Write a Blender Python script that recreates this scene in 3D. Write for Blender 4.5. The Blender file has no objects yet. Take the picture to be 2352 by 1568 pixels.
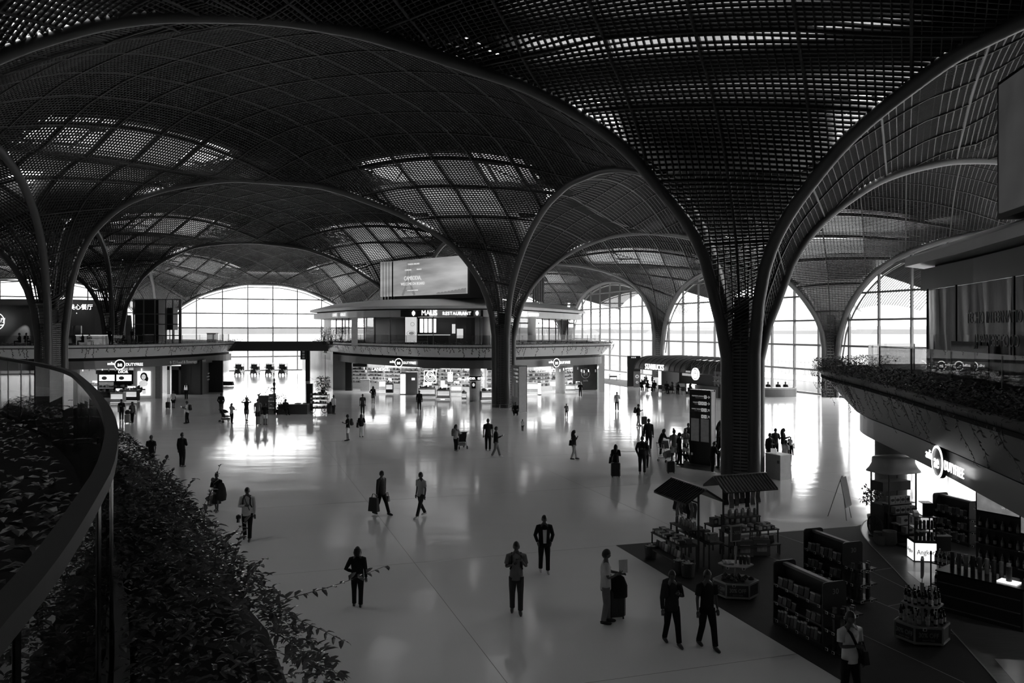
import bpy, math, random
import numpy as np
from mathutils import Vector, Matrix
random.seed(7); RNG=np.random.RandomState(11)
SC=bpy.context.scene
# ---------------------------------------------------------------- camera, sky, exposure
F,CX,Y0,EYE=1840.0,1178.0,757.0,6.9           # focal length / principal column / horizon row of the photograph, eye height
cam=bpy.data.cameras.new('camera'); cam.sensor_width=36; cam.lens=F*36/2352
cam.shift_x=(1176-CX)/2352; cam.shift_y=(Y0-784)/2352; cam.clip_start=.05; cam.clip_end=9000
co=bpy.data.objects.new('camera',cam); SC.collection.objects.link(co)
co.location=(0,0,EYE); co.rotation_euler=(math.pi/2,0,0); SC.camera=co
w=bpy.data.worlds.new('overcast_sky'); SC.world=w; w.use_nodes=True
nt=w.node_tree; nt.nodes.clear()
out=nt.nodes.new('ShaderNodeOutputWorld'); bg=nt.nodes.new('ShaderNodeBackground')
tc=nt.nodes.new('ShaderNodeTexCoord'); sp=nt.nodes.new('ShaderNodeSeparateXYZ'); cr=nt.nodes.new('ShaderNodeValToRGB')
nt.links.new(tc.outputs['Generated'],sp.inputs[0]); nt.links.new(sp.outputs['Z'],cr.inputs[0]); nt.links.new(cr.outputs[0],bg.inputs[0]); nt.links.new(bg.outputs[0],out.inputs[0])
e=cr.color_ramp.elements; e[0].position=0; e[0].color=(.2,.2,.2,1); e[1].position=1; e[1].color=(1,1,1,1)
bg.inputs[1].default_value=SKY=11.0
SC.view_settings.view_transform='Standard'; SC.view_settings.look='None'; SC.view_settings.exposure=1.08; SC.view_settings.gamma=1
SC.view_settings.use_curve_mapping=False
cy=SC.cycles; cy.use_denoising=True; cy.max_bounces=7; cy.diffuse_bounces=4; cy.glossy_bounces=4; cy.transmission_bounces=4; cy.transparent_max_bounces=14
cy.caustics_reflective=False; cy.caustics_refractive=False; cy.sample_clamp_indirect=6.0
try: cy.denoiser='OPENIMAGEDENOISE'
except Exception: pass
def portal(cx,cy_,cz,nx,ny,nz,w_,h_):
    l=bpy.data.lights.new('sky_portal','AREA'); l.shape='RECTANGLE'; l.size=w_; l.size_y=h_; l.cycles.is_portal=True
    o=bpy.data.objects.new('sky_portal',l); SC.collection.objects.link(o); o.location=(cx,cy_,cz)
    o.rotation_euler=Vector((nx,ny,nz)).to_track_quat('-Z','Y').to_euler(); o['kind']='helper'
# ---------------------------------------------------------------- materials (the photograph is black and white: every colour is a grey)
MT={}
def mat(n,v,r=.5,m=0,nv=.15,ns=6,spec=.5,emit=0,bump=0,bs=30,coat=0,al=None):
    if n in MT: return MT[n]
    M=bpy.data.materials.new(n); M.use_nodes=True; t=M.node_tree; b=t.nodes['Principled BSDF']; L=t.links.new
    b.inputs['Roughness'].default_value=r; b.inputs['Metallic'].default_value=m; b.inputs['Specular IOR Level'].default_value=spec
    b.inputs['Coat Weight'].default_value=coat
    if nv>0:
        c=t.nodes.new('ShaderNodeTexCoord'); no=t.nodes.new('ShaderNodeTexNoise'); no.inputs['Scale'].default_value=ns; no.inputs['Detail'].default_value=3
        mr=t.nodes.new('ShaderNodeMapRange'); mr.inputs[3].default_value=v*(1-nv); mr.inputs[4].default_value=v*(1+nv)
        L(c.outputs['Object'],no.inputs[0]); L(no.outputs[0],mr.inputs[0]); L(mr.outputs[0],b.inputs['Base Color'])
        if emit: L(mr.outputs[0],b.inputs['Emission Color'])
    else:
        b.inputs['Base Color'].default_value=(v,v,v,1); b.inputs['Emission Color'].default_value=(v,v,v,1)
    b.inputs['Emission Strength'].default_value=emit
    if bump:
        c=t.nodes.new('ShaderNodeTexCoord'); no=t.nodes.new('ShaderNodeTexNoise'); no.inputs['Scale'].default_value=bs
        bp=t.nodes.new('ShaderNodeBump'); bp.inputs['Strength'].default_value=bump; bp.inputs['Distance'].default_value=.02
        L(c.outputs['Object'],no.inputs[0]); L(no.outputs[0],bp.inputs['Height']); L(bp.outputs[0],b.inputs['Normal'])
    MT[n]=M; return M
def glassmat(n,tint=1.0,refl=.08,rough=0.0,fr=1.45):
    if n in MT: return MT[n]
    M=bpy.data.materials.new(n); M.use_nodes=True; t=M.node_tree; t.nodes.clear(); L=t.links.new
    o=t.nodes.new('ShaderNodeOutputMaterial'); mx=t.nodes.new('ShaderNodeMixShader'); tr=t.nodes.new('ShaderNodeBsdfTransparent'); g=t.nodes.new('ShaderNodeBsdfGlossy')
    f=t.nodes.new('ShaderNodeFresnel'); 
    ge=t.nodes.new('ShaderNodeNewGeometry'); mi=t.nodes.new('ShaderNodeMix'); mi.inputs[2].default_value=fr; mi.inputs[3].default_value=1/fr; L(ge.outputs['Backfacing'],mi.inputs[0]); L(mi.outputs[0],f.inputs[0])
    tr.inputs[0].default_value=(tint,tint,tint,1); g.inputs['Roughness'].default_value=rough
    L(f.outputs[0],mx.inputs[0]); L(tr.outputs[0],mx.inputs[1]); L(g.outputs[0],mx.inputs[2]); L(mx.outputs[0],o.inputs[0]); MT[n]=M; return M
def frosted(n,T):
    M=bpy.data.materials.new(n); M.use_nodes=True; t=M.node_tree; t.nodes.clear(); L=t.links.new
    o=t.nodes.new('ShaderNodeOutputMaterial'); tr=t.nodes.new('ShaderNodeBsdfTranslucent'); tr.inputs[0].default_value=(T,T,T,1); L(tr.outputs[0],o.inputs[0]); MT[n]=M; return M
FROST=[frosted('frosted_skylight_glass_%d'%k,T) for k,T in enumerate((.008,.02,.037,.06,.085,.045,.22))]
# polished floor: long low ripples stretch the reflections
def floormat():
    M=mat('polished_stone',.84,.09,0,.06,.15,.5)
    t=M.node_tree; b=t.nodes['Principled BSDF']; L=t.links.new
    c=t.nodes.new('ShaderNodeTexCoord'); mp=t.nodes.new('ShaderNodeMapping'); mp.inputs['Scale'].default_value=(.35,1.6,1)
    no=t.nodes.new('ShaderNodeTexNoise'); no.inputs['Scale'].default_value=.55; no.inputs['Detail'].default_value=1.5
    bp=t.nodes.new('ShaderNodeBump'); bp.inputs['Strength'].default_value=.35; bp.inputs['Distance'].default_value=.02
    L(c.outputs['Object'],mp.inputs[0]); L(mp.outputs[0],no.inputs[0]); L(no.outputs[0],bp.inputs['Height']); L(bp.outputs[0],b.inputs['Normal'])
    n2=t.nodes.new('ShaderNodeTexNoise'); n2.inputs['Scale'].default_value=.5; m2=t.nodes.new('ShaderNodeMapRange'); m2.inputs[3].default_value=.06; m2.inputs[4].default_value=.16
    L(c.outputs['Object'],n2.inputs[0]); L(n2.outputs[0],m2.inputs[0]); L(m2.outputs[0],b.inputs['Roughness']); return M
STONE=floormat()
LATT=mat('dark_louvre_metal',.023,.45,0,.1,3); RIB=mat('rib_metal',.08,.4,.0,.12,2); SLAT=mat('column_slat',.14,.45); SEAM=mat('seam_metal',.02,.5)
ROOFM=mat('roof_underside',.06,.8); MULL=mat('mullion_metal',.12,.45); DARK=mat('near_black',.012,.5); BLK=mat('black_gloss',.01,.15)
GRND=mat('dry_grassland',.034,.95,0,.25,.02,.2); HAZE=mat('distant_trees',.05,1,0,.2,.01,.1); CONC=mat('pale_concrete',.5,.8,0,.1,1)
WGL=glassmat('window_glass',.97); SKG=glassmat('fritted_skylight_glass',.2); BGL=glassmat('balustrade_glass',.55,fr=1.55); RGL=glassmat('railing_glass',.85,fr=1.5)
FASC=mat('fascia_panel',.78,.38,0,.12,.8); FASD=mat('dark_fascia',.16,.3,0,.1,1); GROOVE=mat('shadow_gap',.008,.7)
WALLM=mat('mid_wall',.25,.6); DECK=mat('deck_floor',.03,.85,spec=.1); WHT=mat('white_paint',.7,.4,0,.05)
# ---------------------------------------------------------------- mesh helpers
class MB:
    def __init__(s): s.v=[]; s.f=[]; s.mi=[]; s.ms=[]; s.k=0
    def m(s,M):
        if M not in s.ms: s.ms.append(M)
        s.k=s.ms.index(M); return s
    def add(s,vs,fs):
        n=len(s.v); s.v.extend([tuple(p) for p in vs]); s.f.extend([tuple(n+i for i in f) for f in fs]); s.mi.extend([s.k]*len(fs)); return s
    def box(s,x,y,z,w_,d,h,a=0,tilt=0):    # centre x,y; bottom z
        c,q=math.cos(a),math.sin(a); V=[]
        for dz in (0,h):
            for dx,dy in ((-w_/2,-d/2),(w_/2,-d/2),(w_/2,d/2),(-w_/2,d/2)):
                V.append((x+dx*c-dy*q,y+dx*q+dy*c+tilt*dz,z+dz))
        return s.add(V,[(3,2,1,0),(4,5,6,7),(0,1,5,4),(1,2,6,5),(2,3,7,6),(3,0,4,7)])
    def prism(s,poly,z0,z1,poly2=None):
        n=len(poly); p2=poly2 or poly
        ar=sum(poly[i][0]*poly[(i+1)%n][1]-poly[(i+1)%n][0]*poly[i][1] for i in range(n))
        if ar<0: poly=poly[::-1]; p2=p2[::-1]
        return s.add([(p[0],p[1],z0) for p in poly]+[(p[0],p[1],z1) for p in p2],[tuple(range(n))[::-1],tuple(range(n,2*n))]+[(i,(i+1)%n,n+(i+1)%n,n+i) for i in range(n)])
    def tube(s,path,r,n=8,caps=True,r2=None):
        P=[Vector(p) for p in path]; N=len(P); V=[]; Fc=[]; up=Vector((0,0,1)); prev=None
        for i,p in enumerate(P):
            t=(P[min(i+1,N-1)]-P[max(i-1,0)]).normalized()
            if prev is None:
                a=t.cross(up)
                if a.length<.05: a=t.cross(Vector((1,0,0)))
                a.normalize()
            else:
                a=prev-t*prev.dot(t); a.normalize()
            prev=a; b=t.cross(a); rr=r[i] if isinstance(r,(list,tuple)) else r
            for k in range(n):
                g=2*math.pi*k/n; V.append(p+(a*math.cos(g)+b*math.sin(g))*rr)
        for i in range(N-1):
            for k in range(n):
                k2=(k+1)%n; Fc.append((i*n+k,i*n+k2,(i+1)*n+k2,(i+1)*n+k))
        if caps: Fc+= [tuple(range(n)),tuple(range((N-1)*n,N*n))[::-1]]
        return s.add(V,[f[::-1] for f in Fc])
    def lathe(s,prof,x=0,y=0,n=16,sx=1,sy=1,caps=True):
        V=[]; Fc=[]; m=len(prof)
        for r,z in prof:
            for k in range(n):
                g=2*math.pi*k/n; V.append((x+r*math.cos(g)*sx,y+r*math.sin(g)*sy,z))
        for i in range(m-1):
            for k in range(n):
                k2=(k+1)%n; Fc.append((i*n+k,i*n+k2,(i+1)*n+k2,(i+1)*n+k))
        if caps: Fc+=[tuple(range(n))[::-1],tuple(range((m-1)*n,m*n))]
        return s.add(V,Fc)
    def sph(s,x,y,z,r,n=10,m=6,sz=1):
        return s.lathe([(r*math.sin(math.pi*i/m)+1e-4,z-r*sz*math.cos(math.pi*i/m)) for i in range(m+1)],x,y,n)
    def strip(s,A_,B_):      # quad strip between two polylines
        n=len(A_); return s.add(list(A_)+list(B_),[(i,i+1,n+i+1,n+i) for i in range(n-1)])
    def build(s,name,M=None,par=None,loc=None,rz=0,smooth=False,kind=None,label=None,cat=None,group=None):
        me=bpy.data.meshes.new(name); me.from_pydata(s.v,[],s.f)
        if s.ms:
            for q in s.ms: me.materials.append(q)
            if len(s.ms)>1: me.polygons.foreach_set('material_index',s.mi)
        elif M: me.materials.append(M)
        if smooth: me.polygons.foreach_set('use_smooth',[True]*len(s.f))
        return link(name,me,par,loc,rz,kind,label,cat,group)
def link(name,me,par=None,loc=None,rz=0,kind=None,label=None,cat=None,group=None):
    o=bpy.data.objects.new(name,me); SC.collection.objects.link(o)
    if par is not None: o.parent=par
    if loc is not None: o.location=loc
    if rz: o.rotation_euler[2]=rz
    if kind: o['kind']=kind
    if label: o['label']=label
    if cat: o['category']=cat
    if group: o['group']=group
    return o
def thing(name,label,cat,loc=(0,0,0),rz=0,group=None,kind=None):
    return link(name,None,None,loc,rz,kind,label,cat,group)
def one(name,mb,M,label,cat,loc=None,rz=0,group=None,smooth=False): return mb.build(name,M,None,loc,rz,smooth,None,label,cat,group)
def dup(root,loc,rz=0,label=None,group=None):
    def cp(o,par):
        c=o.copy(); SC.collection.objects.link(c)
        if par is not None: c.parent=par
        for ch in o.children: cp(ch,c)
        return c
    r=cp(root,None); r.location=loc; r.rotation_euler[2]=rz
    if label: r['label']=label
    if group: r['group']=group
    return r
def fl(x,y,z=0.0):            # photograph pixel -> point on the level z
    Y=F*(EYE-z)/(y-Y0); return Vector(((x-CX)/F*Y,Y,z))
def at(x,y,Y): return Vector(((x-CX)/F*Y,Y,EYE+(Y0-y)*Y/F))
def text(par,s,loc,size,M,rot=(math.pi/2,0,0),ext=.01,al='CENTER',name='lettering',sx=1,sp=1,bold=0):
    c=bpy.data.curves.new(name,'FONT'); c.body=s; c.size=size; c.extrude=ext; c.align_x=al; c.align_y='CENTER'; c.materials.append(M); c.offset=bold; c.space_character=sp; c.resolution_u=3
    o=bpy.data.objects.new(name,c); SC.collection.objects.link(o); o.location=loc; o.rotation_euler=rot; o.scale=(sx,1,1)
    if par is not None: o.parent=par
    return o
# ---------------------------------------------------------------- the column grid
Av=Vector((10.6,36.9)); Bv=Vector((-.8,71.6)); Cv=Vector((-34.8,60.4)); U=Vector((-.3118,.9502)); V_=Vector((.9502,.3118))
G={}
def g2(i,j):
    if (i,j) in G: return G[i,j]
    return G[0,0]+V_*(36*i)+U*(36.5*j)
G[0,0]=Av; G[0,1]=Bv; G[-1,1]=Cv; G[-1,2]=Vector((-47.3,94.8)); G[1,2]=Vector((21.4,117.3)); G[1,1]=Vector((32.8,82.6)); G[1,0]=Vector((44.2,47.9))
G[-1,0]=Vector((-23.6,25.7)); G[0,-1]=Vector((22.,2.2)); G[0,2]=Bv+U*36.5; G[-1,3]=Vector((-57.25,128.8)); G[0,3]=Vector((-23.4,140.5)); G[1,3]=Vector((10.5,151.8))
G[-2,1]=Cv-V_*36; G[-2,2]=G[-1,2]-V_*36; G[-2,3]=G[-1,3]-V_*36; G[-2,0]=G[-1,0]-V_*36; G[1,-1]=G[1,0]-U*36.5; G[-1,-1]=G[-1,0]-U*36.5
G={k:np.array(v) for k,v in G.items()}
# arch profiles: (distance along in m of 36, height)
NOM=[(.87,6.2),(.95,7),(1.2,8.9),(1.7,10.9),(2.9,13.6),(5.6,16.2),(9.5,17.9),(13.8,18.7),(18,18.9)]
PER=[(.87,4),(1.0,5.2),(1.4,6.8),(2.2,8.6),(3.2,10.0),(4.5,11.3),(6.5,12.7),(9,13.7),(12,14.4),(15,14.8),(18,14.95)]
def mir(a,k=1): return a+[(36-t,z) for t,z in a[::-1][1:]]
def sc_(a,H): 
    t0=a[-1][1]; return [(t,z if z<8 else 8+(z-8)*(H-8)/(t0-8)) for t,z in a]
ARC={
((-1,0),(0,0)):[(.87,6.2),(1.0,7.6),(1.6,10.2),(2.8,13),(4.4,15),(6.23,16.35),(7.65,17.1),(9.62,17.9),(11.78,18.4),(15.6,18.72),(18.07,18.6),(20.66,18.16),(23.37,17.56),(25.27,17.13),(28.17,15.95),(30,14.8),(31.65,13.2),(33.17,11.56),(34.04,9.96),(34.49,8.31),(34.9,6.9),(35.13,5.6)],
((-1,1),(0,1)):[(.87,6.2),(1.0,8),(1.17,9.5),(1.61,11.7),(2.98,14.6),(5.62,16.97),(9.48,18.37),(13.79,19.03),(19.02,18.91),(24.53,17.55),(28.36,16.01),(31.34,14.19),(33.36,11.87),(34.36,9.92),(34.9,8),(35.13,6.2)],
((-1,2),(0,2)):[(.87,6.5),(1.1,8.8),(1.69,10.6),(3.16,13.3),(5.94,15.7),(9.82,17.3),(15,17.8),(20.3,17.4),(25.7,15.7),(30.7,12.5),(33.5,9.8),(34.8,7.6),(35.13,6)],
((-1,3),(0,3)):[(.87,5),(1.6,8),(3,10.2),(5,11.7),(7.3,12.9),(10.5,13.9),(14.5,14.6),(18.5,14.55),(22.5,13.9),(25.7,12.7),(28.56,11.3),(31,9.8),(33.5,8),(35.13,5)],
((0,0),(0,1)):[(.87,6),(1.1,7.4),(1.8,9.2),(3.2,11.6),(5.5,14),(7.6,15.2),(9.6,15.95),(11.1,16.4),(13.5,16.95),(16.3,17.25),(20,17.3),(24,16.75),(27.9,15.4),(31,13.45),(33.3,11.2),(34.6,9),(35.13,6.2)],
((0,1),(1,1)):[(.87,6),(1.2,7.8),(2.2,10.15),(3.87,12.1),(6,13.75),(8.15,14.8),(11.4,15.8),(14.9,16.15),(17.2,16.05),(19.5,15.75),(24,14.8),(28,13.3),(31,11.5),(33.5,9),(34.8,6.8),(35.13,5)],
((0,0),(1,0)):[(.87,5.5),(1.2,6.8),(1.96,8.45),(2.55,9.9),(3.77,11.5),(5.67,13),(8.25,14.4),(10.95,15.2),(13.1,15.6),(15.7,15.75),(18.5,15.7),(24,14.8),(28,13.3),(31,11.5),(33.5,9),(34.8,6.8),(35.13,5)],
((0,-1),(0,0)):[(.87,5.5),(1.3,8),(2.5,10.5),(5,13),(9,15),(13,16),(18,16.3),(21.9,16),(24.1,15.8),(26.4,15.2),(29,14.25),(31.4,12.8),(33.4,11.1),(34.5,9.3),(34.95,7.5),(35.13,5.8)],
((-1,0),(-1,1)):mir(sc_(NOM,18)),
}
for i in (-2,-1,0): ARC.setdefault(((i,3),(i+1,3)),mir(PER))
for j in (-1,0,1,2): ARC[((1,j),(1,j+1))]=mir(PER)
def arcdata(P,Q):
    if (P,Q) in ARC: return ARC[P,Q]
    if P[1]==Q[1]: return mir(sc_(NOM,18.7 if P[0]==-1 else 16.2))
    return mir(sc_(NOM,17.2))
TT=np.linspace(.87,35.13,240)
def hermite(d):
    t=np.array([a for a,_ in d]); z=np.array([b for _,b in d]); m=np.zeros(len(t)); dz=np.diff(z)/np.diff(t)
    for k in range(1,len(t)-1):
        m[k]=0 if dz[k-1]*dz[k]<=0 else 2*dz[k-1]*dz[k]/(dz[k-1]+dz[k])
    m[0]=dz[0]; m[-1]=dz[-1]
    x=np.clip(TT,t[0],t[-1]); i=np.clip(np.searchsorted(t,x)-1,0,len(t)-2); h=t[i+1]-t[i]; s=(x-t[i])/h
    return (2*s**3-3*s**2+1)*z[i]+(s**3-2*s**2+s)*h*m[i]+(-2*s**3+3*s**2)*z[i+1]+(s**3-s**2)*h*m[i+1]
ZC={}
def arcz(P,Q,t):
    if (P,Q) not in ZC: ZC[P,Q]=hermite(arcdata(P,Q))
    return np.interp(t,TT,ZC[P,Q])
NZ=hermite(mir(NOM))
sig=lambda p:p-p**3/(3*18**2)
_p=np.linspace(.87,18,200); _c=sig(_p); _z=np.interp(_p,TT,NZ)
_c=np.concatenate([[.45,.7],_c,[13,14.5,16.5,19,21.5,24]]); _z=np.concatenate([[1.5,4.2],_z,[19.35,20.2,21.2,22.2,22.9,23.2]])
class Bay:
    def __init__(s,i,j): s.i,s.j=i,j; s.c=[G_(i,j),G_(i+1,j),G_(i,j+1),G_(i+1,j+1)]
    def xy(s,a,b):
        a=(a/36)[...,None]; b=(b/36)[...,None]; c=s.c
        return c[0]*(1-a)*(1-b)+c[1]*a*(1-b)+c[2]*(1-a)*b+c[3]*a*b
    def prof(s,P,Q,rev):
        z=arcz(P,Q,TT); z=z[::-1] if rev else z
        m=TT<=18; c=np.concatenate([[.45,.7],sig(TT[m]),[12.0,13,14.5,16.5,19,21.5,24]]); z0=z[m]; zm=z0[-1]
        return c,np.concatenate([[z0[0]*.3,z0[0]*.75],z0,zm+np.array([0,.4,1.15,2.1,3.0,3.6,3.9])])
    def z(s,a,b):
        i,j=s.i,s.j; tot=0
        ss=lambda x:np.clip((x+8)/16,0,1)**2*(3-2*np.clip((x+8)/16,0,1))
        wa,wb=ss(a-18),ss(b-18)
        if not hasattr(s,'pr'):
            E=((i,j),(i+1,j)),((i,j+1),(i+1,j+1)),((i,j),(i,j+1)),((i+1,j),(i+1,j+1))
            s.pr={(ca,cb):(s.prof(*E[cb],ca==1),s.prof(*E[2+ca],cb==1)) for ca in (0,1) for cb in (0,1)}
        for (ca,cb),(A1,A2) in s.pr.items():
            p=36-a if ca else a; q=36-b if cb else b; c=sig(np.clip(p,0,36))+sig(np.clip(q,0,36)); c=np.clip(c,0,24)
            W=(wa if ca else 1-wa)*(wb if cb else 1-wb); k=(p+1e-3)/(p+q+2e-3)
            tot=tot+W*(k*np.interp(c,*A1)+(1-k)*np.interp(c,*A2))
        return tot
    def P(s,a,b):
        xy=s.xy(a,b); return np.concatenate([xy,s.z(a,b)[...,None]],-1)
def G_(i,j): return np.array(G[i,j]) if (i,j) in G else np.array(G[0,0])+np.array(V_)*36*i+np.array(U)*36.5*j
R2=math.sqrt(2); HD=18*R2
# lattice line positions: arc-length spacing measured up the diagonal of a bay
_s=np.linspace(0,HD-.62,4000); _zz=np.interp(2*sig(18-_s/R2),_c,_z); _al=np.concatenate([[0],np.cumsum(np.hypot(np.diff(_s),np.diff(_zz)))])
PANEL=3.45; NP=int(_al[-1]//PANEL)+1
def lattice_positions(n):
    k=np.arange(0,NP*n+1); x=np.interp(k*PANEL/n,_al,_s); x=x[k*PANEL/n<=_al[-1]]; return np.concatenate([-x[:0:-1],x])
def bars(bay,pos,fam,wd,dp,ns,tb,off=0):
    """fins following lines fam=0: s=const, fam=1: w=const of the bay's surface; returns verts, faces, panel keys"""
    T0=tb[:-1]; T1=tb[1:]
    c=pos[:,None]; lim=HD-np.abs(c)-.02
    t0=np.maximum(T0[None],-lim); t1=np.minimum(T1[None],lim)
    ok=(t1-t0)>.03; ii,jj=np.nonzero(ok)
    cc=pos[ii]; t0=t0[ii,jj]; t1=t1[ii,jj]; fr=np.linspace(0,1,ns+1)
    t=t0[:,None]+(t1-t0)[:,None]*fr[None]; C2=np.repeat(cc[:,None],ns+1,1)
    def pt(cv,tv):
        if fam==0: s_,w_=cv,tv
        else: s_,w_=tv,cv
        a=np.clip(18+(s_+w_)/R2,0,36); b=np.clip(18+(s_-w_)/R2,0,36)
        return bay.P(a,b),np.minimum(np.minimum(a,36-a)+np.minimum(b,36-b),9)
    P,cor=pt(C2,t); e=.04
    Pt=(pt(C2,t+e)[0]-pt(C2,t-e)[0]); Pc=(pt(C2+e,t)[0]-pt(C2-e,t)[0])
    N=np.cross(Pt,Pc); N/=np.linalg.norm(N,axis=-1,keepdims=True)+1e-9; N*=np.where(N[...,2:]<0,-1,1)
    Pt/=np.linalg.norm(Pt,axis=-1,keepdims=True)+1e-9; S=np.cross(Pt,N)*wd/2
    keep=cor.min(1)>.72
    P,N,S=P[keep]+N[keep]*off,N[keep],S[keep]; ii,jj=ii[keep],jj[keep]
    ring=np.stack([P+N*dp-S,P-S,P+S,P+N*dp+S],2)      # (m,ns+1,4,3)
    m=len(P); V=ring.reshape(-1,3); base=(np.arange(m)[:,None]*(ns+1)+np.arange(ns)[None])*4
    f=[]
    for k in range(3): f.append(np.stack([base+k,base+k+1,base+k+5,base+k+4],-1))
    Fc=np.stack(f,2).reshape(m,-1,4)
    return V.reshape(m,-1,3),Fc-(np.arange(m)*(ns+1)*4)[:,None,None],ii,jj
def npmesh(name,V,Fq,M):
    me=bpy.data.meshes.new(name); nv,nf=len(V),len(Fq); me.vertices.add(nv); me.vertices.foreach_set('co',np.asarray(V,np.float32).ravel())
    me.loops.add(nf*4); me.loops.foreach_set('vertex_index',np.asarray(Fq,np.int32).ravel()); me.polygons.add(nf)
    me.polygons.foreach_set('loop_start',np.arange(0,nf*4,4,dtype=np.int32)); me.update(calc_edges=True); me.materials.append(M); return me
BAYS=[(-1,-1),(-1,0),(-1,1),(-1,2),(0,-1),(0,0),(0,1),(0,2),(-2,0),(-2,1),(-2,2)]
FINE=[(-1,-1),(-1,0),(0,0),(0,-1)]
SKL=[]
def make_bay(i,j):
    bay=Bay(i,j); near=(i,j) in FINE; n=16 if near else 13; n2=12 if near else 10
    root=thing('ceiling',None,None,kind='structure')
    pos=lattice_positions(n); pos2=lattice_positions(n2); seam=lattice_positions(1)
    acc={}
    for fam in (0,1):
        # slats crossing the view at the corners are closer together than the fins running up
        V,Fq,ii,jj=bars(bay,pos if fam==0 else pos2,fam,.035,(.19 if (i,j)==(-1,-1) else .09),3,seam)
        cpos=(pos if fam==0 else pos2)[ii]; key=np.clip(np.searchsorted(seam,cpos+1e-6)-1,0,len(seam)-2)
        pk=(key*100+jj) if fam==0 else (jj*100+key)
        for q in np.unique(pk):
            msk=pk==q; v=V[msk]; f=Fq[msk]; acc.setdefault(q,[]).append((v,f))
    for q,lst in acc.items():
        vs=[];fs=[];b=0
        for v,f in lst:
            off=(np.arange(len(v))*v.shape[1])[:,None,None]+b; vs.append(v.reshape(-1,3)); fs.append((f+off).reshape(-1,4)); b+=v.shape[0]*v.shape[1]
        link('ceiling_panel',npmesh('ceiling_panel',np.concatenate(vs),np.concatenate(fs),LATT),root)
    vs=[];fs=[];b=0
    for fam in (0,1):
        V,Fq,ii,jj=bars(bay,seam,fam,.09,.26,4,seam,-.05)
        off=(np.arange(len(V))*V.shape[1])[:,None,None]+b; vs.append(V.reshape(-1,3)); fs.append((Fq+off).reshape(-1,4)); b+=V.shape[0]*V.shape[1]
    o=link('panel_seam',npmesh('panel_seam',np.concatenate(vs),np.concatenate(fs),SEAM),root,kind='stuff')
    # roof shell above with skylight openings over the four corners
    N=36; a=np.linspace(0,36,N+1); A_,B_=np.meshgrid(a,a,indexing='ij'); z=np.maximum(bay.z(A_,B_)+1.1,16.6); xy=bay.xy(A_,B_); P=np.concatenate([xy,z[...,None]],-1)
    fc=[]
    for x in range(N):
        for y in range(N):
            pa=min(x+.5,36-x-.5); pb=min(y+.5,36-y-.5); d=(pa+pb)/R2; ww=abs(pa-pb)/R2
            if ((5.6<d<11.2 and ww<6.6) if (i,j)==(-1,-1) else (4.9<d<12.0 and ww<7.1)): continue
            k=x*(N+1)+y; fc.append((k,k+N+1,k+N+2,k+1))
    link('roof_shell',npmesh('roof_shell',P.reshape(-1,3),np.array(fc),ROOFM),root)
    # diffusing skylight panes, one over each lit ceiling panel
    def sheet(c0,c1,t0,t1,fam,M,h=.5):
        x=np.linspace(0,1,4); C2,T2=np.meshgrid(c0+(c1-c0)*x,t0+(t1-t0)*x,indexing='ij')
        s_,w_=(C2,T2) if fam==0 else (T2,C2)
        P=bay.P(np.clip(18+(s_+w_)/R2,0,36),np.clip(18+(s_-w_)/R2,0,36)); P[...,2]+=h
        fc=[(k*4+l,k*4+l+1,k*4+l+5,k*4+l+4) for k in range(3) for l in range(3)]
        link('skylight_pane',npmesh('skylight_pane',P.reshape(-1,3),np.array(fc),M),root)
    mid=(len(seam)-1)//2
    for sgn in (1,-1):
        for fam in (0,1):
            rows=[(k,seam[mid+k],seam[mid+k+1]) for k in range(mid)]
            for k,r0,r1 in rows:
                d0,d1=HD-r1,HD-r0; dm=(d0+d1)/2
                if not 4.3<dm<17: continue
                cols=(-1,0) if dm<6.6 else (-2,-1,0,1)
                for cc in cols:
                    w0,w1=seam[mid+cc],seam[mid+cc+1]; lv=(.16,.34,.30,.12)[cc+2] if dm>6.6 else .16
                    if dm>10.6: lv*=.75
                    top=dm>13.2; clear=((i,j)!=(-1,-1) and 10<dm<13.2 and (i*5+j*3+cc*7+fam*2+sgn)%3==0)  # top row: extra near-opaque panes added to hide sky leaking past the roof
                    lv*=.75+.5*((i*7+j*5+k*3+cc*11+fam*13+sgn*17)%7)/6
                    M=SKG if clear else FROST[0] if top else FROST[(5 if (sgn==1 and fam==0) else 6) if (i,j)==(-1,-1) else int(np.clip(lv*(22 if i==0 else 9),0,4))]  # out-of-view corners over the camera pass extra light, added to brighten near floor
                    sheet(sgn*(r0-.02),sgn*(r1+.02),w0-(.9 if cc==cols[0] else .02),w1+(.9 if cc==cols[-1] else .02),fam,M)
                # strips of clear glass at the upper edge of the lit patch let direct sky through
    mb=MB()   # skylight trusses
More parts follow.
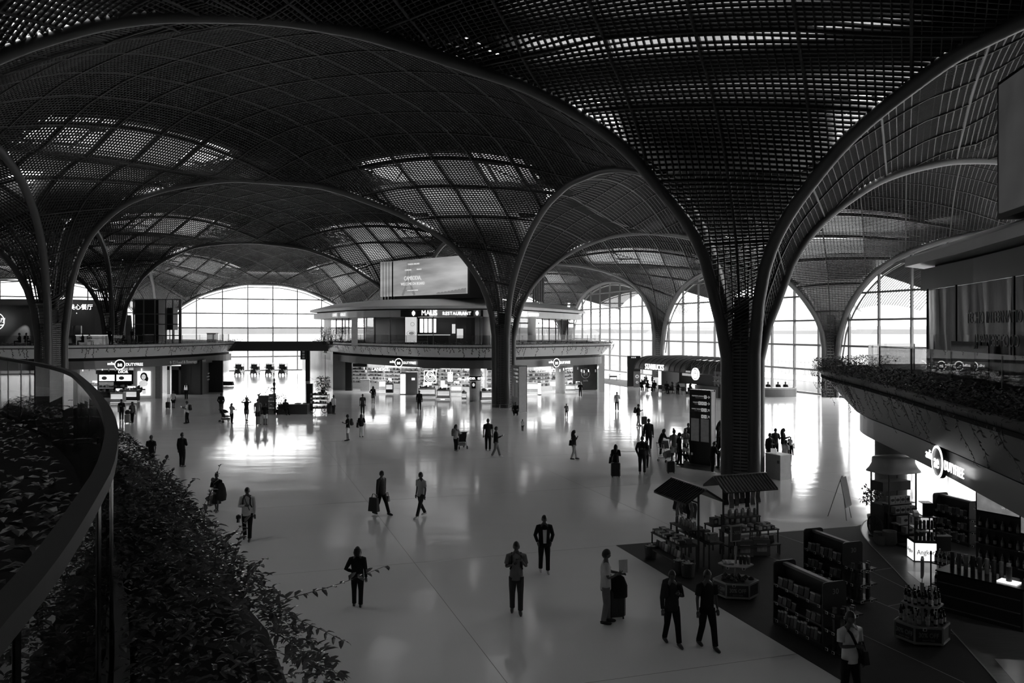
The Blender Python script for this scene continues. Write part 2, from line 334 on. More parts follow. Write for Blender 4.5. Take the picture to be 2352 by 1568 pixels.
    for ca in (0,1):
        for cb in (0,1):
            def q(d,ww,h): 
                pa=(d+ww)/R2; pb=(d-ww)/R2; aa=np.array([36-pa if ca else pa]); bb=np.array([36-pb if cb else pb]); aa=np.clip(aa,0,36);bb=np.clip(bb,0,36)
                p=bay.P(aa,bb)[0]; return Vector((p[0],p[1],max(p[2]+h,16.3)))
            for d in (5.6,7.9,10.2,12.5,13.6):
                wm=4 if d<7 else 7.4; mb.tube([q(d,-wm,1.3),q(d,0,1.3),q(d,wm,1.3)],.11,4)
            for ww in (-7.2,-3.6,0,3.6,7.2):
                mb.tube([q(5.4 if abs(ww)<5 else 7.6,ww,1.3),q(10,ww,1.3),q(13.8,ww,1.3)],.11,4)
            for (d0,w0,d1,w1) in ((5.6,-3.6,7.9,0),(7.9,0,5.6,3.6),(7.9,-7,10.2,-3.6),(10.2,-3.6,7.9,0),(7.9,0,10.2,3.6),(10.2,3.6,7.9,7),(12.5,-7,10.2,-3.6),(12.5,0,10.2,3.6)):
                mb.tube([q(d0,w0,1.0),q(d1,w1,1.0)],.05,4)
            if near or (i,j) in((-1,1),(0,1)):
                c0=q(9.8,0,2.2); SKL.append(c0)
    mb.build('skylight_truss',SEAM,root)
    return bay
for (i,j) in BAYS: make_bay(i,j)
for c0 in SKL: portal(c0.x,c0.y,c0.z+.6,0,0,-1,9,9)
# ---------------------------------------------------------------- arches and columns
def archpath(P,Q,r,off=(0,0)):
    a,b=np.array(G_(*P)),np.array(G_(*Q)); d=(b-a)/36
    z=arcz(P,Q,TT); pts=[]
    for k in range(0,240,3 if True else 1): pts.append((a[0]+d[0]*TT[k],a[1]+d[1]*TT[k],z[k]))
    pts.append((a[0]+d[0]*TT[-1],a[1]+d[1]*TT[-1],z[-1]))
    s,e_=pts[0],pts[-1]
    return [(s[0],s[1],-.02),(s[0],s[1],s[2]*.5)]+pts+[(e_[0],e_[1],e_[2]*.5),(e_[0],e_[1],-.02)]
edges=set()
for (i,j) in BAYS:
    for P,Q in (((i,j),(i+1,j)),((i,j+1),(i+1,j+1)),((i,j),(i,j+1)),((i+1,j),(i+1,j+1))): edges.add((P,Q))
for n_,(P,Q) in enumerate(sorted(edges)):
    pth=archpath(P,Q,.27)
    # resample the steep ends so the rib stays round
    pp=[Vector(p) for p in pth]; q=[pp[0]]
    for p in pp[1:]:
        if (p-q[-1]).length>.35: q.append(p)
    mb=MB(); mb.tube(q,.27,12); mb.build('arch_rib',RIB,None,smooth=True,kind='structure')
nodes=set(P for e_ in edges for P in e_)
for (i,j) in sorted(nodes):
    c=G_(i,j); root=thing('column',None,None,(float(c[0]),float(c[1]),0),kind='structure')
    tips=[V_*.87,U*.87,-V_*.87,-U*.87]
    mb=MB(); back=MB(); hgt=7.4
    for k in range(4):
        a,b=tips[k],tips[(k+1)%4]; d=(b-a); L=d.length; d=d/L; nrm=Vector((d.y,-d.x)); ang=math.atan2(d.y,d.x); mid=(a+b)/2
        big=(i,j) in((0,0),(0,1),(-1,1))
        st=.153 if big else .3; z=.1
        for off in (-.17,.17):
            z=.08
            while z<hgt:
                p=mid+d*off; mb.box(p.x,p.y,z,.31,.03,st*.62,ang); z+=st
        mb.box(mid.x,mid.y,0,.03,.06,hgt,ang)
        for s_ in (-1,1): p=mid+d*s_*.345; mb.box(p.x,p.y,0,.05,.05,hgt,ang)
    mb.build('slotted_panel',SLAT,root,kind='stuff')
    mb=MB(); mb.prism([tuple(t*.55) for t in tips],0,8.4); mb.build('core',SEAM,root)
# ---------------------------------------------------------------- glazed end walls
def glazed(P,Q,num,outv,rows=2.55,step=4.0,z0=0,far=False):
    a,b=Vector(G_(*P)),Vector(G_(*Q)); L=(b-a).length; d=(b-a)/L; root=thing('window_%d'%num,None,None,kind='structure'); o=outv*.35
    zt=lambda t:float(arcz(P,Q,t*36/L))-.15
    def p3(t,z,off=0): return (a.x+d.x*t+o.x+outv.x*off,a.y+d.y*t+o.y+outv.y*off,z)
    ts=np.arange(L/2%step-step,L+step,step); ts=[t for t in ts if 0.9<t<L-.9]; tb=[.9]+list(ts)+[L-.9]; zs=np.arange(0,15.5,rows)
    ang=math.atan2(d.y,d.x)
    for t in ts:
        mb=MB(); h=zt(t); x,y,_=p3(t,0); mb.box(x,y,z0,.17,.25,h-z0,ang); mb.build('mullion',MULL,root)
    # arched frame
    mb=MB(); tt=np.linspace(.9,L-.9,60); mb.tube([p3(t,zt(t),-.1) for t in tt],.16,6); mb.tube([p3(t,zt(t)-.45,.25) for t in tt],.09,6); mb.build('arch_frame',MULL,root,smooth=True)
    for z in zs[0:]:
        # span where the arch is above z
        s=[t for t in np.linspace(.9,L-.9,200) if zt(t)>z]
        if len(s)<4: continue
        mb=MB(); x0,x1=s[0],s[-1]; m=p3((x0+x1)/2,z); mb.box(m[0],m[1],z-.10 if z>0 else 0,x1-x0,.22,.20,ang); mb.build('transom',MULL,root)
    for k in range(len(tb)-1):
        t0,t1=tb[k]+.05,tb[k+1]-.05
        for r in range(len(zs)):
            zl=zs[r]+.07; zh=(zs[r]+rows-.07)
            if t1-t0<.15: continue
            tt=np.linspace(t0,t1,6); top=[min(zh,zt(t)) for t in tt]
            if max(top)<zl+.05: continue
            mb=MB(); mb.strip([p3(t,zl) for t in tt],[p3(t,max(tz,zl+.001)) for t,tz in zip(tt,top)]); mb.build('pane',WGL,root)
    # solid spandrel above the arch up to the roof
    mb=MB(); tt=np.linspace(0,L,50); mb.strip([p3(t,zt(np.clip(t,.9,L-.9)),0) for t in tt],[p3(t,max(zt(np.clip(t,.9,L-.9))+1.4,17.2),0) for t in tt]); mb.build('spandrel',ROOFM,root)
    if num<=3:
        m=p3(L/2,7.2,-.5); portal(m[0],m[1],m[2],-outv.x,-outv.y,0,L-2,14); return
    # canopy overhanging outside: slatted soffit that dips towards its outer edge
    mb=MB()
    for q in np.linspace(0,1,26):
        off=.6+q*6.5; pts=[]
        for t in np.linspace(2.6+q*1.4,L-2.6-q*1.4,40): pts.append(p3(t,zt(np.clip(18*L/36+(t-18*L/36)*1.0,.9,L-.9))-.1-q*q*1.7,off))
        mb.tube(pts,.05,4)
    mb.build('canopy_slat',LATT,root,kind='stuff')
    mb=MB(); A_=[];B_=[]
    for t in np.linspace(5.5,L-5.5,40): A_.append(p3(t,zt(t)+.5,.4)); B_.append(p3(t,zt(t)-1.3,7.6))
    mb.strip(A_,B_); mb.build('canopy_skin',ROOFM,root)
    m=p3(L/2,7.2,-.5); portal(m[0],m[1],m[2],-outv.x,-outv.y,0,L-2,14)
glazed((-1,3),(0,3),1,U,2.4); glazed((0,3),(1,3),2,U,2.4); glazed((-2,3),(-1,3),3,U,2.4)
glazed((1,1),(1,2),4,V_,2.63); glazed((1,2),(1,3),5,V_,2.63); glazed((1,0),(1,1),6,V_,2.63); glazed((1,-1),(1,0),7,V_,2.63)
# unseen plain walls added along the last columns to keep sky light out
def closewall(P,Q,name,z1=24):
    a,b=G_(*P),G_(*Q); mb=MB(); mb.add([(a[0],a[1],0),(b[0],b[1],0),(b[0],b[1],z1),(a[0],a[1],z1)],[(0,1,2,3)]); mb.build(name,WALLM,kind='structure')
closewall((-1,-1),(0,-1),'sky_block_rear',26); closewall((0,-1),(1,-1),'sky_block_rear_side',26); closewall((-1,-1),(-1,0),'sky_block_left_near',26); closewall((-2,0),(-1,0),'sky_block_left_back',26); closewall((-2,0),(-2,3),'sky_block_left',26)
# ---------------------------------------------------------------- floor, outside ground
mb=MB(); P=[G_(-2,-1.3),G_(1,-1.3),G_(1,3),G_(-2,3)]
ext=lambda k:(float(k[0]),float(k[1]))
o_=np.array(V_)*.5; u_=np.array(U)*.5
mb.prism([ext(P[0]-o_),ext(G_(1,-1.3)+o_),ext(G[1,0]+o_),ext(G[1,1]+o_),ext(G[1,2]+o_),ext(G[1,3]+o_+u_),ext(G[0,3]+u_),ext(G[-1,3]+u_),ext(P[3]-o_+u_)],-.3,0)
mb.build('floor',STONE,kind='structure')
JO=mat('joint_filler',.22,.4)
def joint(p,q,w_=.014):
    p=Vector(p[:2]);q=Vector(q[:2]);d=q-p; L=d.length; m=(p+q)/2; mb=MB(); mb.box(m.x,m.y,0,L,w_,.0015,math.atan2(d.y,d.x)); mb.build('floor_joint',JO,kind='structure')
a=fl(760,1308);b=fl(1415,1252); d=(b-a).normalized(); c=fl(772,1060); g=fl(1110,1500); e_=(g-c).normalized(); x=fl(952,1292)
for k in range(-1,6):
    o=x+e_*(-9.0*k); joint(o-d*28,o+d*34)
for k in range(-3,4):
    o=x+d*9.5*k; joint(o-e_*60,o+e_*16)
for nm,z,rr,M in (('ground_outside',-.45,0,GRND),):
    mb=MB(); mb.add([(-4000,-500,z),(5000,-500,z),(5000,6000,z),(-4000,6000,z)],[(0,1,2,3)]); mb.build(nm,M,kind='structure')
mb=MB()   # far tree line
for k in range(120):
    an=math.radians(-62+k*1.05); R=1500+RNG.rand()*500; x=R*math.sin(an); y=R*math.cos(an); mb.lathe([(90,-1),(80,5+RNG.rand()*4),(45,7+RNG.rand()*5),(8,9+RNG.rand()*6)],x,y,7)
mb.build('treeline',HAZE,kind='structure')
mb=MB(); pv=[Vector(G_(1,-1))+V_*18,Vector(G_(1,3))+V_*18,Vector(G_(1,3))+V_*26,Vector(G_(1,-1))+V_*26]; mb.prism([tuple(p) for p in pv],-.44,-.35); mb.build('road',CONC,kind='structure')
# perimeter fence outside
fr=thing('fence','low picket fence on the grassland outside the tall windows','fence'); p=Vector(G_(1,0))+V_*30; q=Vector(G_(1,3))+V_*30
n=110
mb=MB(); m=(p+q)/2; dd=q-p; an=math.atan2(dd.y,dd.x); mb.box(m.x,m.y,1.5,dd.length,.06,.06,an); mb.box(m.x,m.y,.2,dd.length,.06,.06,an); mb.build('rail',MULL,fr)
for k in range(n):
    t=p+dd*k/(n-1); mb=MB(); mb.box(t.x,t.y,-.4,.05,.05,2.1); mb.build('picket',MULL,fr)
# ---------------------------------------------------------------- people
SKIN=mat('skin',.075,.5,0,.05); SHIN=mat('skin_pale',.3,.5,0,.05); HAIR=mat('dark_hair',.012,.45); 
CL={k:mat('cloth_%s'%k,v,.85,0,.15,9,.2,bump=.3,bs=25) for k,v in dict(black=.012,dark=.03,charcoal=.05,grey=.16,mid=.25,light=.42,white=.72,denim=.08,pale=.55).items()}
SHOE={'d':mat('dark_shoe',.02,.5),'w':mat('white_shoe',.6,.5)}
SKQ=[]     # (object, extra MB) awaiting the skin modifier
def skin_obj(name,verts,edges,rad,M,par,extra=None,sub=1):
    me=bpy.data.meshes.new(name); me.from_pydata(verts,edges,[]); me.materials.append(M)
    o=link(name,me,par); s=o.modifiers.new('skin','SKIN'); s.use_smooth_shade=True
    for i,r in enumerate(rad):
        me.skin_vertices[0].data[i].radius=r if isinstance(r,tuple) else (r,r)
    me.skin_vertices[0].data[0].use_root=True
    u=o.modifiers.new('sub','SUBSURF'); u.levels=sub; u.render_levels=sub
    SKQ.append((o,extra)); return o
def finish_skins():
    dg=bpy.context.evaluated_depsgraph_get(); new=[]
    for o,ex in SKQ: new.append(bpy.data.meshes.new_from_object(o.evaluated_get(dg)))
    for (o,ex),me in zip(SKQ,new):
        if ex is not None:
            v=[tuple(x.co) for x in me.vertices]; f=[tuple(p.vertices) for p in me.polygons]; n=len(v)
            m2=bpy.data.meshes.new(o.name); m2.from_pydata(v+ex.v,[],f+[tuple(n+i for i in q) for q in ex.f])
            for q in me.materials: m2.materials.append(q)
            m2.polygons.foreach_set('use_smooth',[True]*len(m2.polygons)); me=m2
        o.modifiers.clear(); o.data=me; me.name=o.name
def head_geo(mb,c,tilt,turn,s=1):
    """head about 0.23 m tall with brow, nose, chin and ears; looks to -Y"""
    R=Matrix.Rotation(turn,3,'Z')@Matrix.Rotation(tilt,3,'X'); n,m=16,12; V=[];Fc=[]
    for i in range(m+1):
        ph=math.pi*i/m; z=-math.cos(ph)*.118
        for k in range(n):
            g=2*math.pi*k/n; x=math.sin(ph)*math.cos(g)*.077; y=math.sin(ph)*math.sin(g)*.096
            if z<-.02: x*=1-.28*(-z-.02)/.1; y=y*(1-.12*(-z-.02)/.1)+(.012 if y>0 else -.006)
            fr=max(0,-math.sin(g))**12*math.sin(ph)
            y-=fr*.022*math.exp(-((z+.012)/.022)**2); y+=fr*.008*math.exp(-((z-.02)/.012)**2); y-=fr*.008*math.exp(-((z+.062)/.012)**2)
            if abs(math.cos(g))>.97 and abs(z)<.03: x*=1.17
            p=R@Vector((x,y,z))*s; V.append((c[0]+p.x,c[1]+p.y,c[2]+p.z))
    for i in range(m):
        for k in range(n): k2=(k+1)%n; Fc.append((i*n+k,i*n+k2,(i+1)*n+k2,(i+1)*n+k))
    mb.add(V,Fc)
def hair_geo(mb,c,tilt,turn,style,s=1):
    R=Matrix.Rotation(turn,3,'Z')@Matrix.Rotation(tilt,3,'X'); n,m=14,8; V=[];Fc=[]
    for i in range(m+1):
        ph=math.pi*(.03+.66*i/m)
        for k in range(n):
            g=2*math.pi*k/n; fy=-math.sin(g); z=math.cos(ph)*.128; x=math.sin(ph)*math.cos(g)*.087; y=math.sin(ph)*math.sin(g)*.107
            if fy>.25: z=max(z,.03+.015*math.cos(g*3)); y*=1.0   # hairline above the face
            p=R@Vector((x,y+.004,z))*s; V.append((c[0]+p.x,c[1]+p.y,c[2]+p.z))
    for i in range(m):
        for k in range(n): k2=(k+1)%n; Fc.append(((i+1)*n+k,(i+1)*n+k2,i*n+k2,i*n+k))
    mb.add(V,Fc)
    q=lambda x,y,z:tuple(Vector(c)+(R@Vector((x,y,z)))*s)
    if style=='long': mb.tube([q(0,.03,.05),q(0,.075,-.06),q(0,.085,-.2),q(0,.07,-.36),q(0,.06,-.44)],[.085,.1,.095,.075,.02],8); mb.tube([q(-.07,0,.04),q(-.08,.02,-.1),q(-.075,0,-.24)],[.03,.04,.012],6); mb.tube([q(.07,0,.04),q(.08,.02,-.1),q(.075,0,-.24)],[.03,.04,.012],6)
    if style=='bob': mb.tube([q(0,.03,.06),q(0,.05,-.03),q(0,.05,-.14)],[.085,.11,.085],10); mb.tube([q(-.075,0,.04),q(-.085,.0,-.06),q(-.08,0,-.14)],[.025,.038,.02],6); mb.tube([q(.075,0,.04),q(.085,.0,-.06),q(.08,0,-.14)],[.025,.038,.02],6)
    if style=='bun': mb.sph(*q(0,.07,.13),.05,8,6)
    if style=='pony': mb.tube([q(0,.1,.04),q(0,.15,-.02),q(0,.13,-.2),q(0,.11,-.28)],[.03,.038,.03,.008],7)
    if style=='cap': mb.tube([q(0,-.06,.07),q(0,-.16,.06)],[.07,.055],8)
def hand_geo(mb,w,d,side,curl=.5,s=1):
    """palm and five bent fingers; w wrist, d hand direction, side=+1 thumb side vector x"""
    d=Vector(d).normalized(); w=Vector(w); lat=d.cross(Vector((0,1,0)))
    if lat.length<.2: lat=Vector((1,0,0))
    lat.normalize(); nrm=lat.cross(d).normalized()
    mb.tube([w,w+d*.045,w+d*.09],[.026,.04,.036],8)
    for k,(o,l,r) in enumerate(((-.028,.062,.008),(-.01,.075,.009),(.01,.078,.009),(.028,.07,.009))):
        b=w+d*.085+lat*o; m_=b+d*l*.5+nrm*curl*.012; t=b+d*l*(1-curl*.35)+nrm*curl*.045; mb.tube([b,m_,t],[r*1.15,r,r*.75],5)
    b=w+d*.03+lat*.03*side; mb.tube([b,b+d*.035+lat*.028*side+nrm*.01,b+d*.06+lat*.03*side+nrm*.03],[.013,.011,.008],5)
ARM={   # elbow, wrist relative to shoulder for the right arm (x mirrored for left); y negative is forward
'down':((.05,.02,-.29),(.06,-.03,-.55)),'phone':((.06,-.04,-.27),(-.03,-.27,-.19)),'chest':((.07,-.02,-.27),(-.09,-.19,-.16)),
'fwd':((.05,-.13,-.24),(.0,-.36,-.26)),'back':((.05,.13,-.26),(.04,.12,-.5)),'swingf':((.05,-.1,-.27),(.02,-.26,-.46)),'up':((.2,.02,.03),(.03,.03,.16)),
'hip':((.14,.08,-.26),(-.02,-.04,-.36)),'bag':((.04,.02,-.29),(.06,.02,-.56)),'cross':((.06,-.06,-.26),(-.16,-.2,-.22)),'pocket':((.09,.06,-.27),(.02,-.02,-.47)),'strap':((.06,0,-.27),(-.05,-.16,-.08))}
PEOPLE={}
def person(key,px,fy,hy,yaw,label,top='black',bot='black',arms=('down','down'),stride=.1,hair='short',bottom='trousers',sleeve='long',shoes='d',lean=0,tilt=.1,turn=0,sit=False,skin=None,group=None,Ht=None,loc=None,child=False,straps=False,shirt2=None,squat=False):
    S=skin or SKIN; b=Vector(loc) if loc is not None else fl(px,fy)
    H=Ht if Ht else (fy-hy)*b.y/F*1.0
    H=max(.8,min(H,1.9)) if not (sit or squat) else (Ht or 1.68)
    s=H/1.74; t=thing('person',label,'person',b,math.radians(yaw),group); t.scale=(s,s,s); PEOPLE[key]=(t,s)
    dz=-.42 if sit else (-.62 if squat else 0)
    pz=.93+dz; ln=lean
    J={}; J['pel']=(0,0,pz); J['wa']=(0,-.15*ln,pz+.17); J['ch']=(0,-.42*ln,pz+.38-.08*ln); J['nb']=(0,-.62*ln,pz+.53-.2*ln); J['nk']=(0,-.68*ln-.012,pz+.60-.24*ln); 
    hd=(0,-.78*ln-.02,pz+.715-.3*ln)
    sh={}
    for sd,nm in ((1,'L'),(-1,'R')): sh[nm]=(sd*.185,-.58*ln,pz+.475-.17*ln)
    el={};wr={}
    for (nm,sd),po in zip((('L',1),('R',-1)),arms):
        e,w_=ARM[po]; S0=sh[nm]; el[nm]=(S0[0]+sd*e[0],S0[1]+e[1],S0[2]+e[2]); wr[nm]=(S0[0]+sd*w_[0],S0[1]+w_[1],S0[2]+w_[2])
    kn={};an={}
    for nm,sd,q in (('L',1,-1),('R',-1,1)):
        if sit: kn[nm]=(sd*.11,-.44,.5); an[nm]=(sd*.12,-.42,.08)
        elif squat: kn[nm]=(sd*.19,-.30,.46); an[nm]=(sd*.13,-.05,.08)
        else: 
            fy_=q*stride/2; kn[nm]=(sd*.1,fy_*.45-.03-(.05*abs(stride) if q>0 else 0),.49); an[nm]=(sd*.1,fy_,.085+(.05*stride if q>0 else 0))
    # whole body, one surface
    v=[J['pel'],J['wa'],J['ch'],J['nb'],J['nk'],(hd[0],hd[1]+.01,hd[2]-.05)]; e=[(0,1),(1,2),(2,3),(3,4),(4,5)]; r=[(.13,.1),(.115,.09),(.13,.1),(.08,.07),.052,.06]
    for nm,sd in (('L',1),('R',-1)):
        n=len(v); v+=[sh[nm],el[nm],wr[nm]]; e+=[(3,n),(n,n+1),(n+1,n+2)]; r+=[.056,.04,.026]
        n=len(v); hp=(sd*.095,J['pel'][1],pz-.06); mk=tuple((Vector(hp)+Vector(kn[nm]))/2); v+=[hp,mk,kn[nm],an[nm],(an[nm][0]*1.08,an[nm][1]-.14,an[nm][2]-.045)]; e+=[(0,n),(n,n+1),(n+1,n+2),(n+2,n+3),(n+3,n+4)]; r+=[.085,.078,.055,.038,.032]
    ex=MB(); head_geo(ex,hd,tilt,turn)
    for nm,sd in (('L',1),('R',-1)):
        d=Vector(wr[nm])-Vector(el[nm]); hand_geo(ex,wr[nm],d,-sd)
    skin_obj('body',v,e,r,S,t,ex)
    hb=MB(); hair_geo(hb,hd,tilt,turn,hair); hb.build('hair',HAIR,t,smooth=True)
    # top: a lofted garment over the torso with sleeves
    T=CL[top]; mb=MB()
    def ring(z,rx,ry,y,n=16): return [(rx*math.cos(2*math.pi*k/n)*(1-.08*abs(math.sin(4*math.pi*k/n))),y+ry*math.sin(2*math.pi*k/n),z) for k in range(n)]
    def loft(mb,R_,cap=True):
        n=len(R_[0]); V=[p for q in R_ for p in q]; Fc=[(i*n+k,i*n+(k+1)%n,(i+1)*n+(k+1)%n,(i+1)*n+k) for i in range(len(R_)-1) for k in range(n)]
        if cap: Fc+=[tuple(range(n))[::-1],tuple(range((len(R_)-1)*n,len(R_)*n))]
        mb.add(V,Fc)
    jk=.014 if sleeve=='long' else 0; hem=-.1 if bottom!='dress' else 0
    loft(mb,[ring(pz+hem,.172+jk,.132+jk,0),ring(pz+.06,.165+jk,.125+jk,-.05*ln),ring(pz+.17,.155+jk,.118+jk,-.15*ln),ring(pz+.3-.06*ln,.172+jk,.128+jk,-.32*ln),ring(pz+.41-.1*ln,.19+jk,.122+jk,-.46*ln),ring(pz+.475-.15*ln,.185,.10,-.54*ln),ring(pz+.53-.2*ln,.11,.08,-.62*ln),ring(pz+.565-.22*ln,.065,.065,-.65*ln)])
    for nm,sd in (('L',1),('R',-1)):
        S0,E0,W0=Vector(sh[nm]),Vector(el[nm]),Vector(wr[nm]); I0=Vector((S0.x*.6,S0.y,S0.z+.015))
        if sleeve=='long': mb.tube([I0,S0,S0*.5+E0*.5,E0,E0*.5+W0*.5,W0*.95+E0*.05],[.07,.076,.066,.056,.05,.042],10)
        elif sleeve=='short': mb.tube([I0,S0,S0*.3+E0*.7],[.07,.076,.07],10)
    mb.build('jacket' if top in('black','dark') and sleeve=='long' else 'shirt',T,t,smooth=True)
    if shirt2:
        mb=MB(); mb.add([(-.045,-.155,pz+.0),(.045,-.155,pz+.0),(.06,-.15,pz+.40),(-.06,-.15,pz+.40),(-.045,-.1,pz+.08),(.045,-.1,pz+.08),(.06,-.09,pz+.42),(-.06,-.09,pz+.42)],[(0,1,2,3),(0,4,5,1),(1,5,6,2),(2,6,7,3),(3,7,4,0)]); mb.build('shirt_front',CL[shirt2],t)
    Bm=CL[bot]
    if bottom in('trousers','shorts'):
        mb=MB(); loft(mb,[ring(pz-.14,.165,.12,0),ring(pz-.08,.168,.128,0),ring(pz+.0,.162,.122,0),ring(pz+.07,.148,.11,0)])
        for nm,sd in (('L',1),('R',-1)):
            hp=Vector((sd*.088,0,pz-.04)); K=Vector(kn[nm]); A_=Vector(an[nm]); m_=hp*.5+K*.5
            if bottom=='shorts': mb.tube([hp,m_,K*.8+m_*.2],[.1,.1,.096],12)
            else: mb.tube([hp,m_,K,K*.5+A_*.5,A_*.96+K*.04],[.1,.092,.072,.066,.064],12)
        mb.build(bottom,Bm,t,smooth=True)
    else:
        z1=pz-.55 if bottom=='dress' else pz-.42; mb=MB(); mb.lathe([(.2,z1),(.175,pz-.2),(.15,pz),(.13,pz+.14)],0,J['pel'][1],16,1,.78); mb.build('skirt',Bm,t,smooth=True)
    for nm in 'LR':
        A_=Vector(an[nm]); mb=MB(); mb.tube([(A_.x,A_.y+.075,A_.z-.035),(A_.x,A_.y+.03,A_.z-.025),(A_.x*1.04,A_.y-.08,A_.z-.04),(A_.x*1.08,A_.y-.17,A_.z-.055),(A_.x*1.09,A_.y-.195,A_.z-.06)],[.03,.05,.048,.034,.012],8); mb.tube([(A_.x,A_.y,A_.z-.03),(A_.x,A_.y,A_.z+.03)],[.048,.044],8); mb.build('shoe',SHOE[shoes],t,smooth=True)
    if straps:
        for sd in (1,-1):
            mb=MB(); z0=pz+.5-.17*ln; y0=-.5*ln; mb.tube([(sd*.11,y0+.1,z0-.02),(sd*.11,y0,z0+.055),(sd*.115,y0-.13,z0-.08),(sd*.12,y0-.135,z0-.22),(sd*.15,y0-.02,z0-.34)],.022,5); mb.build('backpack_strap',CL['black'],t)
    return t
def prel(key,p):
    t,s=PEOPLE[key]; M=Matrix.Rotation(t.rotation_euler[2],3,'Z'); return Vector(t.location)+M@(Vector(p)*s)
BAGM=mat('bag_fabric',.015,.7); CASE=mat('suitcase_shell',.02,.35); CASEL=mat('suitcase_light',.3,.35); PHONE=mat('phone_glass',.015,.1)
def backpack(key,label,M=None,lean=0):
    t,s=PEOPLE[key]; o=thing('backpack',label,'backpack',prel(key,(0,.13-.42*lean,1.02-.02*lean)),t.rotation_euler[2]); mb=MB()
    mb.lathe([(.02,0),(.13,.01),(.155,.1),(.15,.28),(.12,.4),(.03,.44)],0,.1,12,1,.62); mb.build('bag_body',M or BAGM,o,smooth=True)
    mb=MB(); mb.lathe([(.01,.02),(.1,.03),(.11,.12),(.09,.2),(.01,.21)],0,.175,10,1,.5); mb.build('front_pocket',M or BAGM,o,smooth=True)
    mb=MB(); mb.tube([(-.03,.02,.42),(-.02,.02,.47),(.02,.02,.47),(.03,.02,.42)],.01,5); mb.build('handle',BAGM,o); return o
def handbag(key,side,label,w_=.3,h=.28,d=.13,drop=.0,M=None,grip=None,n='handbag'):
    t,s=PEOPLE[key]; p=grip or (side*.25,-.02,.36+.05); top=p[2]+h+.12
    o=thing(n,label,'bag',prel(key,p),t.rotation_euler[2]); M=M or BAGM; mb=MB()
    mb.prism([(-d/2,-w_/2),(d/2,-w_/2),(d/2,w_/2),(-d/2,w_/2)],0,h,[(-d*.3,-w_*.42),(d*.3,-w_*.42),(d*.3,w_*.42),(-d*.3,w_*.42)]); mb.build('bag_body',M,o)
    for sx in (-1,1): mb=MB(); mb.tube([(sx*d*.2,-w_*.25,h-.01),(sx*.01,-w_*.12,h+.14),(sx*.01,w_*.12,h+.14),(sx*d*.2,w_*.25,h-.01)],.009,5); mb.build('bag_handle',M,o)
    return o
def suitcase(loc,rz,label,h=.62,w_=.42,d=.26,M=None,ext=True):
    M=M or CASE; o=thing('suitcase',label,'suitcase',loc,rz); mb=MB(); z=.07
    pr=[(w_/2-.05,-d/2),(w_/2,-d/2+.05),(w_/2,d/2-.05),(w_/2-.05,d/2),(-w_/2+.05,d/2),(-w_/2,d/2-.05),(-w_/2,-d/2+.05),(-w_/2+.05,-d/2)]
    sm=[(x*.92,y*.9) for x,y in pr]; mb.prism(sm,z,z+.03,pr); mb.prism(pr,z+.03,z+h-.05); mb.prism(pr,z+h-.05,z+h,sm); mb.build('shell',M,o)
    for k in range(5): mb=MB(); mb.box(-w_/2+.08+k*(w_-.16)/4,-d/2-.004,z+.06,.02,.01,h-.14); mb.build('rib',M,o)
    for sx in (-1,1):
        for sy in (-1,1): mb=MB(); mb.tube([(sx*(w_/2-.06)-.012,sy*(d/2-.05),.035),(sx*(w_/2-.06)+.012,sy*(d/2-.05),.035)],.034,8); mb.build('wheel',BLK,o)
    mb=MB(); mb.tube([(-.08,-d/2+.02,z+h),(-.07,-d/2+.02,z+h+.03),(.07,-d/2+.02,z+h+.03),(.08,-d/2+.02,z+h)],.012,5); mb.build('grip',BLK,o)
    if ext: mb=MB(); mb.tube([(-.09,d/2-.03,z+h-.02),(-.09,d/2-.03,z+h+.35),(.09,d/2-.03,z+h+.35),(.09,d/2-.03,z+h-.02)],.009,5); mb.build('pull_handle',MULL,o)
    return o
def phone(key,p,label): 
    t,s=PEOPLE[key]; o=thing('phone',label,'phone',prel(key,p),t.rotation_euler[2]); mb=MB(); mb.box(0,0,0,.075,.01,.15); mb.build('case',PHONE,o); mb=MB(); mb.box(0,.006,.006,.068,.004,.138); mb.build('screen',mat('phone_screen',.6,.2,emit=.4),o); o.rotation_euler[0]=.6
def trolley(loc,rz,label,stack=()):
    o=thing('luggage_trolley',label,'trolley',loc,rz); C=mat('trolley_chrome',.4,.25,.9)
    for sx in (-1,1):
        mb=MB(); mb.tube([(sx*.24,.45,.98),(sx*.24,.4,.6),(sx*.24,.34,.22),(sx*.2,-.35,.16),(sx*.12,-.62,.15)],.017,6); mb.build('side_rail',C,o)
        mb=MB(); mb.tube([(sx*.27-.02,.3,.075),(sx*.27+.02,.3,.075)],.075,12); mb.build('wheel',BLK,o)
        mb=MB(); mb.tube([(sx*.25,.32,.2),(sx*.27,.3,.08)],.014,5); mb.build('fork',C,o)
    mb=MB(); mb.tube([(-.015,-.55,.06),(.015,-.55,.06)],.06,10); mb.build('wheel',BLK,o)
    for y in (-.5,-.2,.1,.32): mb=MB(); mb.tube([(-.22,y,.185),(.22,y,.185)],.012,5); mb.build('deck_bar',C,o)
    mb=MB(); mb.tube([(-.26,.46,1.0),(.26,.46,1.0)],.022,7); mb.build('push_bar',BLK,o)
    mb=MB(); mb.tube([(-.22,.36,.75),(.22,.36,.75)],.012,5); mb.tube([(-.22,.36,.75),(-.2,.12,.68),(.2,.12,.68),(.22,.36,.75)],.01,5); mb.build('basket',C,o)
    return o
